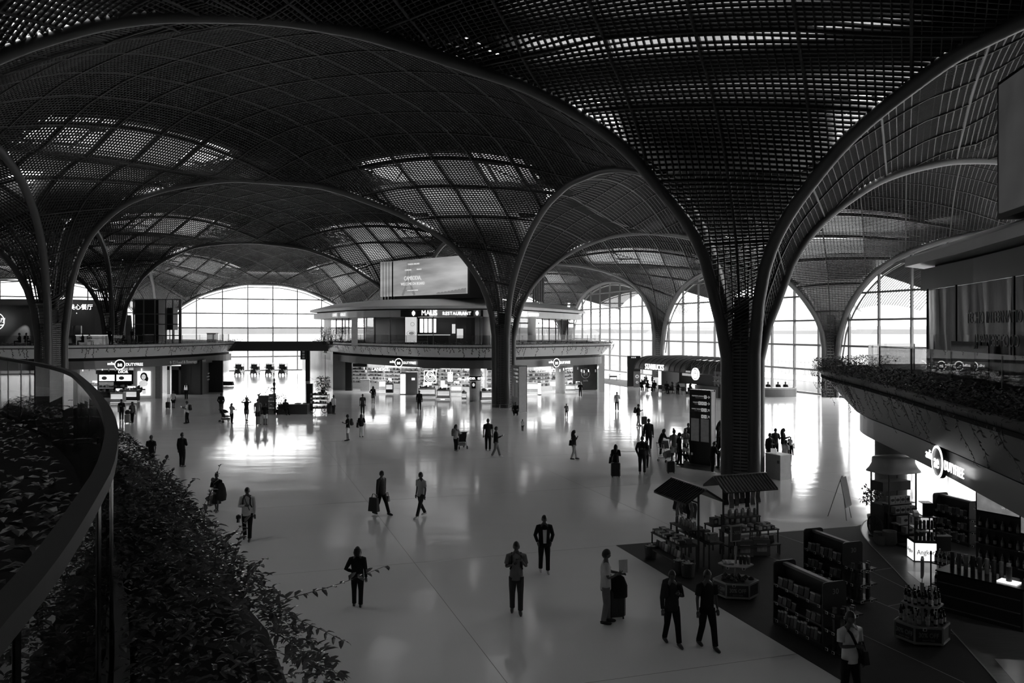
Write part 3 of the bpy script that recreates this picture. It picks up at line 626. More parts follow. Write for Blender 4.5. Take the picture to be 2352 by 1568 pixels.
def stroller(loc,rz,label):
    o=thing('stroller',label,'stroller',loc,rz); 
    for sx in (-1,1):
        mb=MB(); mb.tube([(sx*.22,.42,1.0),(sx*.22,.1,.5),(sx*.23,-.35,.12)],.014,6); mb.tube([(sx*.22,.1,.55),(sx*.23,.32,.12)],.014,6); mb.build('side_frame',MULL,o)
        for y in (-.36,.33): mb=MB(); mb.tube([(sx*.24-.02,y,.1),(sx*.24+.02,y,.1)],.1,12); mb.build('wheel',BLK,o)
    mb=MB(); mb.tube([(-.22,.42,1.0),(.22,.42,1.0)],.018,6); mb.build('push_bar',BLK,o)
    mb=MB(); mb.prism([(-.2,-.25),(.2,-.25),(.2,.2),(-.2,.2)],.42,.5); mb.add([(-.2,.18,.45),(.2,.18,.45),(.2,.34,.95),(-.2,.34,.95),(-.2,.13,.45),(.2,.13,.45),(.2,.28,.95),(-.2,.28,.95)],[(0,1,2,3),(7,6,5,4),(0,3,7,4),(1,5,6,2),(3,2,6,7)]); mb.build('seat',CL['black'],o)
    mb=MB(); n=7; A_=[(-.21,.3-.45*math.sin(k*.22),.72+.33*math.cos(k*.22)-.05) for k in range(n)]; B_=[(.21,a[1],a[2]) for a in A_]; mb.strip(A_,B_); mb.strip([(-.21,.25,.72)]*n,A_); mb.strip(B_,[(.21,.25,.72)]*n); mb.build('hood',CL['black'],o)
    mb=MB(); mb.box(0,-.02,.2,.36,.5,.14); mb.build('basket',CL['grey'],o)
# yaw: 0 faces the camera, 180 shows the back, 90 walks to the right of the picture, -90 to its left
P_=person
P_('a1',279,965,917,20,'person in black jacket hugging a pale bag before the cosmetics shop','black','black',('cross','down'),.1)
handbag('a1',-1,'pale tote bag held against the black jacket by the cosmetics shop',.3,.34,.1,M=CL['mid'],grip=(-.18,-.2,.72))
P_('a2',304,971,923,-10,'person with long hair in grey top standing beside a pale suitcase near the cosmetics shop','grey','black',('bag','cross'),.15,'long')
suitcase(fl(293,972),.2,'pale upright suitcase with a dark bag strapped on top',.6,.4,.25,CASEL)
one('travel_bag',MB().lathe([(.05,0),(.2,.03),(.2,.2),(.1,.3),(.02,.32)],0,0,10,1,.7),BAGM,'dark travel bag resting on top of the pale suitcase','bag',loc=fl(293,972)+Vector((0,0,.68)),smooth=True)
P_('a3',398,937,898,180,'person in white T-shirt and dark shorts pulling a dark trolley case away from camera','white','black',('down','bag'),.15,bottom='shorts',sleeve='short')
suitcase(fl(386,938),0,'dark trolley case pulled beside person in white T-shirt and shorts',.5,.38,.24)
P_('a4',430,972,921,-90,'person in white sleeveless top with backpack looking at phone, body turned sideways','white','black',('phone','phone'),.1,sleeve='short',tilt=.35,straps=True)
backpack('a4','dark backpack on person in white top looking at phone'); phone('a4',(0,-.42,1.22),'phone held out by person in white top with backpack')
P_('a5',428,917,878,0,'person in reflective safety vest standing by the lift doors','dark','black',('down','down'),.05)
mb=MB(); [mb.box(x,-.15,1.1,.05,.02,.34) for x in (-.1,.1)]; mb.box(0,-.16,1.0,.34,.02,.06); mb.box(0,-.16,1.14,.34,.02,.06)
t,s=PEOPLE['a5']; mb.build('reflective_band',mat('reflective_tape',.9,.3,emit=.25),t)
P_('a6',508,949,903,180,'person in bulky black jacket standing alone before the bright passage','black','denim',('pocket','pocket'),.18)
P_('a7',532,972,926,160,'person with ponytail in pale T-shirt pushing a stroller','light','black',('fwd','fwd'),.2,'pony',sleeve='short')
stroller(fl(518,970),2.4,'dark stroller pushed by person in pale T-shirt')
P_('a8',566,967,914,180,'person in black vest carrying a child on shoulders with elbows out','black','grey',('up','up'),.35,bottom='shorts',sleeve='none')
P_('a8c',0,0,0,180,'small child sitting on the shoulders of person in black vest','light','light',('fwd','fwd'),0,sleeve='short',sit=True,Ht=.78,loc=fl(566,967)+Vector((0,.02,1.34)))
P_('a9',592,973,916,180,'person in grey top standing with luggage by the planter display','grey','dark',('down','phone'),.1,bottom='shorts',sleeve='short')
suitcase(fl(594,976),.1,'pale suitcase at the feet of person in grey top by planter',.55,.38,.24,CASEL)
P_('a10',609,976,926,180,'person in black T-shirt and white shorts facing the planter display','black','white',('phone','phone'),.1,bottom='shorts',sleeve='short')
P_('a11',656,950,918,40,'person in dark clothes sitting on the kerb beside the dark planting','black','black',('chest','down'),0,sit=True,Ht=1.66,tilt=.3,loc=fl(656,952))
P_('a12',766,951,908,150,'person in white blouse with handbag standing beside the goods cart','white','dark',('down','bag'),.05,'bun')
handbag('a12',1,'dark handbag on the arm of person in white blouse',.34,.28,.14,grip=(.27,.0,.85))
P_('b1',347,1077,1000,175,'person in black T-shirt and shorts with pale shoes seen from behind','black','black',('chest','pocket'),.16,bottom='shorts',sleeve='short',shoes='w')
P_('b2',418,1072,994,165,'person in black jacket with white hem standing with crossed feet','black','black',('down','chest'),.06)
t,s=PEOPLE['b2']; mb=MB(); mb.lathe([(.158,.885),(.16,.91)],0,0,16,1,.8,caps=False); mb.build('white_hem',CL['white'],t)
P_('b3',498,1175,1087,-8,'person in dark dress and scarf carrying a pale shopping bag and a bulky coat','black','dark',('bag','cross'),.25,'bun',bottom='dress')
handbag('b3',-1,'pale paper shopping bag in hand of person in dark dress',.3,.38,.14,M=CL['mid'],grip=(-.28,-.03,.28),n='shopping_bag')
one('coat',MB().lathe([(.03,0),(.17,.05),(.2,.25),(.16,.5),(.09,.68),(.02,.72)],0,0,10,1,.6),CL['dark'],'bulky dark coat draped over the arm of person in dark dress','coat',loc=prel('b3',(.27,-.08,.5)),smooth=True)
P_('b4',568,1240,1120,8,'person in pale shirt with backpack straps walking forward and carrying a camera','pale','black',('down','cross'),.3,straps=True,tilt=.35)
backpack('b4','black backpack worn over a pale shirt by person carrying a camera')
o=thing('camera_in_hand','black camera with lens hanging from the hand of person in pale shirt','camera',prel('b4',(-.27,-.07,.74)),.1); MB().box(0,0,0,.14,.08,.1).box(0,0,.1,.06,.06,.03).build('camera_body',BLK,o); MB().tube([(0,-.02,.02),(0,-.05,-.12)],[.045,.05],12).build('lens',BLK,o)
t,s=PEOPLE['b4']; MB().tube([(-.08,-.1,1.46),(0,-.15,1.25),(.1,-.14,1.02)],.012,5).build('camera_strap',CL['black'],t)
P_('c1',799,1012,952,-80,'person in black top and white shorts with backpack holding a phone','black','white',('phone','down'),.08,bottom='shorts',sleeve='short',straps=True)
backpack('c1','black backpack on person in white shorts holding a phone'); phone('c1',(0,-.42,1.25),'phone raised by person in black top and white shorts')
P_('c2',830,1004,951,190,'person with long hair in dark top and flared white trousers','black','white',('bag','phone'),.22,'long')
handbag('c2',1,'dark shoulder bag carried by person in white trousers',.34,.3,.14,grip=(.3,.05,.78))
P_('c3',833,951,905,5,'person in dark T-shirt and trousers walking forward, arms hanging','charcoal','dark',('down','down'),.12,sleeve='short')
P_('c4',857,926,887,180,'person with long dark hair in jacket and shorts before the duty free shop','black','grey',('hip','down'),.1,'long',bottom='shorts')
P_('c5',963,942,897,180,'person in black suit walking away towards the brightly lit shop','black','black',('down','down'),.15)
P_('c6',1047,1036,975,150,'person with long hair and small backpack pushing a loaded stroller','light','black',('fwd','fwd'),.15,'long',straps=True)
backpack('c6','grey backpack on long haired person with stroller',CL['grey']); stroller(fl(1060,1030),3.5,'loaded dark stroller before long haired person near the middle of the hall')
P_('c7',1121,1035,962,180,'tall person in black T-shirt and black trousers with legs apart','black','black',('down','down'),.12,sleeve='short')
P_('c8',1139,1050,980,100,'person in black top and grey trousers striding and reading a phone','black','grey',('down','phone'),.5,tilt=.3,shoes='w')
phone('c8',(0,-.42,1.2),'phone read by striding person in grey trousers')
P_('c9',1200,990,963,160,'small child in pale top with arms held out near the pillar','pale','dark',('fwd','down'),.15,child=True)
P_('c10',1301,957,927,180,'small child with arms out alone before the shop','grey','dark',('fwd','down'),.12,child=True)
P_('c11',1333,911,877,180,'dark clad person stooping at the shop tables by the round column','black','dark',('chest','chest'),.25,lean=.2)
P_('c12',1185,954,929,-10,'person in dark clothes squatting at the foot of the pillar beside the sign','black','black',('fwd','fwd'),0,squat=True,Ht=1.7,tilt=.3)
P_('c13',1318,1055,988,100,'long haired person in dark top and light trousers walking with a bag over the shoulder','dark','light',('bag','strap'),.35,'long')
handbag('c13',1,'dark shoulder bag of long haired walker in light trousers',.34,.28,.14,grip=(.3,.03,.8))
P_('d1',1417,943,900,175,'person in white shirt and dark trousers walking away over the bright floor','light','black',('down','phone'),.5)
P_('d2',1466,978,928,85,'person with backpack and pale trousers holding a phone before a suitcase','black','mid',('phone','down'),.2,straps=True)
backpack('d2','large dark backpack on person in pale trousers'); suitcase(fl(1480,976),0,'dark suitcase standing behind person with pale trousers',.55,.4,.25)
P_('d3',1490,1034,962,165,'tall person in black clothes with shoulder bag beyond the trolley','black','black',('down','bag'),.12)
handbag('d3',-1,'dark bag hanging behind tall person in black',.36,.3,.16,grip=(.3,.05,.8))
P_('d4',1517,1046,982,100,'person leaning over the luggage trolley, loose dark hair','black','black',('fwd','fwd'),.12,'bob',lean=.3,shoes='w')
trolley(fl(1530,1060),2.2,'chrome luggage trolley loaded with bags beside the queue'); o=Vector(fl(1530,1060))
one('duffel_bag',MB().lathe([(.02,-.3),(.17,-.26),(.19,0),(.17,.26),(.02,.3)],0,0,12),CL['mid'],'pale duffel bag lying on the luggage trolley','bag',loc=o+Vector((.12,-.05,.42)))
bpy.data.objects['duffel_bag'].rotation_euler=(0,1.35,.5)
one('carrier_bag',MB().prism([(-.2,-.12),(.2,-.12),(.2,.12),(-.2,.12)],0,.4,[(-.16,-.05),(.16,-.05),(.16,.05),(-.16,.05)]),CL['grey'],'grey carrier bag standing in the trolley basket','bag',loc=o+Vector((-.02,.18,.68)))
P_('d5',1548,1062,987,20,'person with hair bun in grey T-shirt and white shorts beside trolley','mid','white',('phone','down'),.12,'bun',bottom='shorts',sleeve='short')
P_('d6',1560,1068,994,60,'person in black T-shirt talking in front of the tall sign','black','black',('down','down'),.1,sleeve='short')
P_('d7',1575,1052,985,-20,'person in grey T-shirt with folded arms behind the talking group','mid','black',('cross','cross'),.08,sleeve='short')
P_('d8',1581,1040,972,0,'taller person in black at the rear of the group by the sign','black','black',('down','down'),.08)
P_('d9',1583,1061,1026,-60,'person in white T-shirt crouching at the foot of the tall sign','white','black',('fwd','fwd'),0,squat=True,Ht=1.7,lean=.35,sleeve='short')
P_('d10',1414,1093,1021,170,'person with long hair in black coat standing with a black suitcase','black','black',('bag','cross'),.1,'long')
suitcase(fl(1414,1096),0,'black suitcase standing directly before long haired person in black coat',.62,.44,.27)
handbag('d10',1,'round black handbag on arm of long haired person in black coat',.3,.28,.16,grip=(.28,0,.72))
P_('d11',1475,1088,1002,-5,'person in dark hooded jacket and grey trousers facing camera near trolley','dark','charcoal',('cross','pocket'),.16,shoes='w')
P_('d12',1484,1074,1012,150,'person mostly hidden behind the dark hooded jacket','grey','dark',('down','down'),.1)
suitcase(fl(1541,1087),.1,'small black suitcase standing alone in front of the queue',.52,.4,.24,ext=False)
P_('d13',1636,1087,1013,110,'person in black jacket bowing the head beside the great column','black','black',('phone','phone'),.12,lean=.15,tilt=.5,shoes='w')
phone('d13',(0,-.45,1.2),'phone under the eyes of person bowing by the great column')
P_('d14',1656,1075,990,200,'dark clad person half hidden behind the great column','black','dark',('down','down'),.1)
P_('d15',1655,1048,979,20,'person in cap standing behind the group at the great column','black','denim',('down','down'),.1,'cap')
P_('d16',1649,1015,954,95,'person bending forward with a hat behind the tall sign','black','black',('fwd','fwd'),.2,'cap',lean=.35)
P_('e1',1768,1068,995,20,'person in dark clothes behind the counter next to the great column','black','black',('cross','down'),.05)
P_('e2',1781,1053,984,10,'dark clad person whose head is highest in the group behind the counter','dark','black',('phone','down'),.05)
P_('e3',1799,1050,984,60,'long haired dark clad person holding a phone behind the counter','black','black',('phone','phone'),.05,'long')
P_('e4',1803,1077,1010,120,'person in white T-shirt leaning on the pale counter','white','black',('fwd','down'),.1,sleeve='short',lean=.1)
P_('e5',1812,1070,1008,140,'person in dark trousers behind the white T-shirt with a child on the arm','black','black',('chest','down'),.1)
P_('e5c',0,0,0,120,'small child in white held on the arm by the pale counter','white','white',('chest','chest'),0,sit=True,Ht=.75,loc=fl(1812,1070)+Vector((.02,-.18,.92)))
P_('f1',876,1182,1082,60,'person in charcoal top striding with a large black bag','charcoal','black',('bag','bag'),.6)
handbag('f1',-1,'large black bag low in the hand of striding person',.42,.5,.18,grip=(-.34,.1,.2)); handbag('f1',1,'small pale bag in the leading hand of striding person',.2,.2,.1,M=CL['mid'],grip=(.27,-.08,.5))
P_('f2',967,1187,1085,-40,'person in light T-shirt with dark stripe and white shoes taking a wide step','light','dark',('down','down'),.62,sleeve='short',shoes='w')
P_('f3',821,1394,1257,185,'person with bobbed hair in black suit seen from behind','black','black',('hip','down'),.16,'bob')
P_('f4',1186,1407,1245,0,'person in grey T-shirt and light trousers with backpack straps, hands at chest','grey','charcoal',('strap','chest'),.2,sleeve='short',straps=True)
backpack('f4','dark backpack on person in grey T-shirt')
phone('f4',(.02,-.26,1.3),'phone held at the chest by person in grey T-shirt')
P_('f5',1250,1314,1184,5,'person in open black jacket over white shirt with white shoes','black','black',('pocket','pocket'),.22,shoes='w',shirt2='white')
P_('f6',1391,1431,1263,88,'person in pale T-shirt reading a paper while pushing a suitcase with dark coat','pale','grey',('fwd','phone'),.12,sleeve='short',tilt=.3)
suitcase(fl(1415,1420),.2,'dark suitcase with coat pushed by person reading a paper',.62,.42,.26)
one('coat',MB().lathe([(.12,0),(.24,.03),(.24,.3),(.16,.5),(.05,.58)],0,0,12,1,.6),CL['black'],'black coat hanging over the suitcase of person reading a paper','coat',loc=fl(1415,1420)+Vector((.03,-.02,.5)),smooth=True)
one('paper_sheet',MB().box(0,0,0,.22,.012,.3,.3,.15),CL['pale'],'sheet of paper held by person in pale T-shirt','paper',loc=prel('f6',(0,-.42,1.2)))
P_('f7',1543,1479,1311,12,'person in dark top with backpack walking forward, left of black T-shirt walker','dark','black',('chest','down'),.4,straps=True)
backpack('f7','dark backpack worn by walker beside the shop carpet')
P_('f8',1624,1487,1310,15,'person in black T-shirt and black trousers walking beside shop carpet','black','black',('down','down'),.4,sleeve='short')
P_('f9',1952,1622,1405,15,'person in white T-shirt with crossbody strap in front of the shelves','white','black',('down','cross'),.2,sleeve='short')
t,s=PEOPLE['f9']; MB().tube([(-.1,0,1.47),(-.06,-.12,1.38),(.06,-.15,1.12),(.16,-.1,.95)],.03,5).build('crossbody_strap',CL['black'],t)
handbag('f9',1,'dark crossbody bag at the hip of person in white T-shirt',.3,.24,.12,grip=(.24,-.02,.8))
# ---------------------------------------------------------------- mezzanine decks
def offs(poly,d):
    n=len(poly); ar=sum(poly[i][0]*poly[(i+1)%n][1]-poly[(i+1)%n][0]*poly[i][1] for i in range(n)); sg=1 if ar>0 else -1; out=[]
    for i in range(n):
        a,b,c=Vector(poly[i-1]),Vector(poly[i]),Vector(poly[(i+1)%n]); n1=(b-a).normalized(); n2=(c-b).normalized()
        m=Vector((n1.y+n2.y,-n1.x-n2.x))*sg; m.normalize(); k=max(.5,m.dot(Vector((n1.y,-n1.x))*sg)); p=b+m*d/k; out.append((p.x,p.y))
    return out
def smooth(poly,keep=(),it=2):
    p=[Vector(q) for q in poly]
    for _ in range(it):
        q=[p[0]]
        for i in range(len(p)-1): q+= [p[i]*.75+p[i+1]*.25,p[i]*.25+p[i+1]*.75]
        q.append(p[-1]); p=q
    return [tuple(x) for x in p]
def ring(mb,P0,z0,P1,z1,closed=True):
    n=len(P0); 
    for i in range(n if closed else n-1):
        j=(i+1)%n; mb.add([(P0[i][0],P0[i][1],z0),(P0[j][0],P0[j][1],z0),(P1[j][0],P1[j][1],z1),(P1[i][0],P1[i][1],z1)],[(0,1,2,3)])
LEAF=mat('leaf_dark',.06,.3,0,.4,3,.5); LEAFN=mat('leaf_glossy',.12,.24,0,.35,5,.6); STEM=mat('stem',.04,.7); SOIL=mat('soil',.02,.95)
def leafv(p,d,up,L,W):
    d=Vector(d).normalized(); s=d.cross(Vector(up)); s=s.normalized() if s.length>1e-3 else Vector((1,0,0)); n=s.cross(d)
    p=Vector(p); return [p,p+d*L*.35+s*W*.5+n*W*.18,p+d*L*.4,p+d*L*.35-s*W*.5+n*W*.18,p+d*L*.75+s*W*.33-n*W*.05,p+d*L*.78-n*W*.1,p+d*L*.75-s*W*.33-n*W*.05,p+d*L-n*W*.35]
LF=[(0,2,1),(0,3,2),(1,2,5,4),(2,3,6,5),(4,5,7),(5,6,7)]
def leaf(mb,*a): mb.add(leafv(*a),LF)
rnd=random.Random(3)
def walk(poly,step):
    out=[];carry=0
    for i in range(len(poly)-1):
        a,b=Vector(poly[i]),Vector(poly[i+1]); L=(b-a).length; t=carry
        while t<L: out.append((a+(b-a)*t/L,(b-a).normalized())); t+=step
        carry=t-L
    return out
def planting(poly,par,z,wd,step,L,hang,outs,tall=.3,M=None):
    """trailing planting along an edge: poly runs along the edge, outs=+1/-1 picks the outer side"""
    mb=MB(); st=MB()
    for p,d in walk(poly,step):
        nrm=Vector((d.y,-d.x))*outs
        for _ in range(3):
            q=p+nrm*rnd.uniform(-wd,.12)+d*rnd.uniform(-step,step); a=rnd.uniform(0,6.28); e_=rnd.uniform(-.2,.9)
            leaf(mb,(q.x,q.y,z+rnd.uniform(0,tall)),(math.cos(a),math.sin(a),e_),(0,0,1),L*rnd.uniform(.6,1.3),L*.4)
        if rnd.random()<hang*step:
            q=p+nrm*.12; ln=rnd.uniform(.2,1.0)*rnd.choice((1,1,.5)); zz=z; x=q.x;y=q.y; pts=[(x+nrm.x*.1,y+nrm.y*.1,z+.03)]
            while zz>z-ln:
                zz-=L*.55; x+=rnd.uniform(-.02,.02)-nrm.x*.4*L*.55; y+=rnd.uniform(-.02,.02)-nrm.y*.4*L*.55; pts.append((x+nrm.x*.1,y+nrm.y*.1,zz))
                leaf(mb,pts[-1],(rnd.uniform(-1,1),rnd.uniform(-1,1),-.8),(nrm.x,nrm.y,.1),L*rnd.uniform(.5,1),L*.4)
            if len(pts)>1: st.tube(pts,.0035,3,False)
    mb.build('trailing_leaves',M or LEAF,par,kind='stuff'); 
    if st.v: st.build('vine_stem',STEM,par,kind='stuff')
def deck(front,back,out=1.0,zb=4.33,zt=5.5,band=(3.3,4.05),name='mezzanine',FM=None,glass=True,plants=True,leafL=.22,closed_rail=None,hang=2.2,pstep=.3,inset=.15,tall=.3):
    FASC_=FM or FASC
    F_=smooth(front); poly=F_+back; n=len(F_); top=offs(poly,out); root=thing(name,None,None,kind='structure')
    # fascia in panels with seams
    cnt=0
    seq=list(range(n-1)); grp=4
    for k in range(0,n-1,grp):
        mb=MB(); idx=seq[k:k+grp+1]+([seq[k]+grp] if k+grp<=n-1 else [n-1]); idx=sorted(set(i for i in idx if i<n))
        ring(mb,[poly[i] for i in idx],zb,[top[i] for i in idx],zt,False); ring(mb,[top[i] for i in idx],zt,[offs(poly,out-.12)[i] for i in idx],zt,False); mb.build('fascia_panel',FASC_,root)
    mb=MB(); ring(mb,poly[n-1:]+[poly[0]],zb,top[n-1:]+[top[0]],zt,False); mb.build('rear_fascia',FASC,root)
    mb=MB(); mb.prism(offs(poly,out-.15),zt-.3,zt-.22); mb.build('deck_slab',DECK,root)
    gp=offs(poly,-inset-.25); bp=offs(poly,-inset)
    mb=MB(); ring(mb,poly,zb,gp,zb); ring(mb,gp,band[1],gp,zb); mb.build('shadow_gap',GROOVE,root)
    mb=MB(); ring(mb,bp,band[0],bp,band[1]); ring(mb,bp,band[1],gp,band[1]); mb.build('sign_band',FASD if name!='x' else FASC,root)
    mb=MB(); mb.prism(offs(poly,-inset-.02),band[0]+.02,band[0]+.12); mb.build('soffit',mat('shop_ceiling',.08,.6),root)
    if glass:
        r=offs(poly,-.35)[:n]; L=0
        W_=walk(r,1.6)
        for a,b in zip(W_[:-1],W_[1:]):
            p,q=a[0],b[0]; d=(q-p); LL=d.length; m=(p+q)/2; mb=MB(); mb.box(m.x,m.y,zt-.2,LL-.03,.02,1.08,math.atan2(d.y,d.x)); mb.build('glass_panel',RGL,root)
        mb=MB()
        for p,d in W_[::2]: mb.box(p.x,p.y,zt-.2,.03,.03,1.05)
        mb.build('rail_post',MULL,root,kind='stuff')
    if plants:
        planting(top[:n],root,zt-.02,.9,pstep,leafL,hang,1 if Vector((1,0)) else 1) if False else planting([tuple(x) for x in top[:n]],root,zt-.06,.85,pstep,leafL,hang,OUTS(top,n),tall)
    return root,poly
def OUTS(poly,n):
    m=len(poly); ar=sum(poly[i][0]*poly[(i+1)%m][1]-poly[(i+1)%m][0]*poly[i][1] for i in range(m)); return 1 if ar>0 else -1
CE=[(-24,100),(-21.8,95.2),(-17.7,87),(-13,80.8),(-8.5,75.6),(-4.5,73.9),(-1.6,74),(.6,75.8),(3.7,78.3),(7.3,81.5),(9.4,84),(9.9,88)]
cdeck,cpoly=deck(CE,[(9.5,112),(-26,114)],out=1.0)
LE=[(-62,66.5),(-50,69),(-44.5,69.8),(-39.8,71.4),(-37,74),(-34.8,78.5),(-33.2,86),(-32.8,91),(-33.6,96)]
ldeck,lpoly=deck(LE,[(-37,103),(-50,118),(-75,112)],out=1.0)
RE=[(15.5,31.5),(12.6,29.6),(11.9,27.7),(11.3,24),(10.6,20),(9.5,14.8),(8.4,9),(8.0,3),(8.0,-4)]
rdeck,rpoly=deck(RE,[(26,-4),(27,32)],out=1.3,zb=4.02,zt=5.5,band=(3.3,3.93),FM=mat('fascia_shaded',.14,.45),leafL=.12,hang=3.2,pstep=.011,tall=.42)  # same fascia as the other decks, its colour darkened to imitate shade
# bridge joining the two island decks
mb=MB(); mb.prism([(-33.4,92.5),(-21.3,92.5),(-22.6,97),(-34.2,97)],4.45,5.35); mb.prism([(-33.3,92.4),(-21.2,92.4),(-21.3,92.6),(-33.4,92.6)],5.3,5.55); mb.build('bridge',mat('bridge_side',.05,.5),kind='structure')
# passage walls under the bridge
PW=mat('pale_wall_panel',.42,.3,0,.2,.7)
def wallrun(a,b,z1,n_,name,M,th=.25,z0=0,gap=.03):
    a=Vector(a);b=Vector(b);d=b-a;L=d.length;an=math.atan2(d.y,d.x); root=thing(name,None,None,kind='structure'); m=(a+b)/2
    MB().box(m.x,m.y,z0,L,th*.8,z1-z0,an).build('core',GROOVE,root)
    for k in range(n_): p=a+d*(k+.5)/n_; MB().box(p.x,p.y,z0+.01,L/n_-gap,th,z1-z0-.02,an).build('wall_panel',M,root)
    return root
wallrun((-35.2,94),(-44.6,125.5),4.4,10,'wall_passage_left',PW); wallrun((-20.9,93.6),(-33,126),4.4,10,'wall_passage_right',PW)
# ---------------------------------------------------------------- centre island: upper restaurant
MW=smooth([(-24.6,99),(-23,96),(-16.8,85),(-13.6,82),(-10.7,80.9),(-6.5,80.2),(-3,80.1),(-1.2,80.9),(.6,83.4),(4.5,93),(8.9,104)],it=2); MP=MW+[(8.5,111),(-25,112)]
def pavilion(front,back,name,roofin=2.6,z=(8.2,8.9,9.02,9.3,10.1),zf=5.28,bandM=None):
    root=thing(name,None,None,kind='structure'); poly=front+back; n=len(front)
    mb=MB(); ring(mb,poly,z[0],poly,z[1]); mb.prism(offs(poly,-.05),z[0]+.02,z[0]+.1); mb.build('sign_band',bandM or FASC,root)
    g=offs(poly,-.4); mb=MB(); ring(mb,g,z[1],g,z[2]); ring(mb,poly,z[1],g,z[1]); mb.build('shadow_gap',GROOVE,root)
    o=offs(poly,.45); i_=offs(poly,-roofin)
    mb=MB(); ring(mb,g,z[2],o,z[2]); ring(mb,o,z[2],o,z[3]); mb.build('eave',FASC,root)
    seg=6
    for k in range(0,n-1,seg): idx=list(range(k,min(k+seg+1,n))); mb=MB(); ring(mb,[o[q] for q in idx],z[3],[i_[q] for q in idx],z[4],False); mb.build('roof_panel',FASC,root)
    mb=MB(); ring(mb,o[n-1:]+[o[0]],z[3],i_[n-1:]+[i_[0]],z[4],False); mb.prism(i_,z[4]-.05,z[4]); mb.build('roof_deck',FASC,root)
    return root
mal=pavilion(MW,[(8.5,111),(-25,112)],'wall_restaurant')
mb=MB(); gl=offs(MP,-1.2); nM=len(MW); ring(mb,gl[:6],5.28,gl[:6],8.2,False); mb.build('solid_wall',FASD,mal)
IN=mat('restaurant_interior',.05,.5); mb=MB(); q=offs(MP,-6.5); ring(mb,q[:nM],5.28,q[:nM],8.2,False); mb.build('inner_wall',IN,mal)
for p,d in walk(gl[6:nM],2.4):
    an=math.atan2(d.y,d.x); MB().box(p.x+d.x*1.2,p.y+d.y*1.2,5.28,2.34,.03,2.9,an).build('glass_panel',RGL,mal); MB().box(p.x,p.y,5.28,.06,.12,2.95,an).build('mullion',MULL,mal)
for px_,r in ((1118,.45),(1222,.4)):
    p=at(px_,757,81.5); MB().lathe([(r,5.28),(r,8.2)],p.x,p.y,20).build('round_column',FASC,mal,smooth=True)
# dark sign board, lettering, logos
LIT=mat('lit_lettering',1,.5,0,0,emit=1.3); LITS=mat('lit_soft',.8,.5,0,0,emit=.55); PANEL=mat('screen_panel',.02,.3)
def onwall(a,b,t,off=.12):
    a=Vector(a);b=Vector(b);d=(b-a).normalized(); p=a+(b-a)*t; n=Vector((d.y,-d.x)); return Vector((p.x+n.x*off,p.y+n.y*off,0)),math.atan2(d.y,d.x)
p0,an=onwall((-10.7,80.75),(-3,80.0),.5,.08)
sg=thing('restaurant_sign','lit restaurant name on dark board facing the hall above the terrace','sign',(p0.x,p0.y,8.55),an)
MB().box(-.3,.1,-.34,8.4,.06,.66).build('sign_board',PANEL,sg)
text(sg,'MALIS',(-1.55,0,.02),.72,LIT,sx=.85); text(sg,'RESTAURANT',(1.25,0,-.03),.46,LIT,sx=.95,sp=1.1)
def leaflogo(par,x,y,z,s,M):
    mb=MB(); mb.prism([(0,-s),(s*.55,-s*.35),(s*.62,s*.3),(s*.3,s*.75),(0,s),(-s*.3,s*.75),(-s*.62,s*.3),(-s*.55,-s*.35)],0,.03); mb.v=[(x+a,y-c,z+b) for a,b,c in mb.v]; mb.build('leaf_emblem',M,par)
leaflogo(sg,-3.15,-.02,0,.27,LIT); MB().box(3.3,.05,-.3,.75,.05,.6).build('logo_board',mat('logo_board',.25,.4),sg); leaflogo(sg,3.3,-.02,0,.24,LIT)
p1,an1=onwall((.6,83.4),(4.5,93),.25,.12); s2=thing('restaurant_sign','lit restaurant name on the pale band round the corner behind the pillar','sign',(p1.x,p1.y,8.55),an1)
text(s2,'MALIS',(-1.2,0,0),.72,LIT,sx=.85); text(s2,'RESTAURANT',(1.7,0,-.03),.46,LIT,sp=1.1)
pL,anL=onwall((-21.5,93.4),(-16.8,85),.45,.12); s3=thing('cafe_sign','small pale lit lettering on the band at the glazed end of restaurant','sign',(pL.x,pL.y,8.55),anL)
text(s3,'COFFEE',(-1.6,0,0),.5,LITS); text(s3,'BURGER',(1.6,0,0),.5,LITS)
# poster of a plate
pp=at(944,757,79.5); po=thing('menu_poster','tall backlit poster with drawn plate and herbs on the terrace','poster',(pp.x,pp.y,5.3)); 
MB().box(0,.06,.0,1.3,.1,2.95).build('poster_frame',BLK,po); MB().box(0,0,.35,1.14,.04,2.5).build('poster_face',mat('poster_paper',.75,.5,0,.12,1.2,emit=.35),po)
GR=mat('poster_grey',.3,.5,emit=.25); mb=MB()
def disc(par,x,z,r,M,n=20,y=-.03,hole=0,name='plate_drawing',sx=1,sz=1):
    mb=MB(); 
    if hole: 
        V=[];
        for k in range(n): a=2*math.pi*k/n; V+= [(x+r*sx*math.cos(a),y,z+r*sz*math.sin(a)),(x+r*hole*sx*math.cos(a),y,z+r*hole*sz*math.sin(a)),(x+r*sx*math.cos(a),y+.02,z+r*sz*math.sin(a))]
        mb.add(V,[(3*k,3*((k+1)%n),3*((k+1)%n)+1,3*k+1) for k in range(n)]+[(3*k+2,3*((k+1)%n)+2,3*((k+1)%n),3*k) for k in range(n)])
    else: mb.add([(x+r*sx*math.cos(2*math.pi*k/n),y,z+r*sz*math.sin(2*math.pi*k/n)) for k in range(n)],[tuple(range(n))])
    return mb.build(name,M,par)
disc(po,.15,2.15,.2,GR,hole=.8); disc(po,0,1.25,.42,GR,hole=.9,sz=.6); disc(po,.05,1.25,.26,GR,sz=.6,name='dish_drawing')
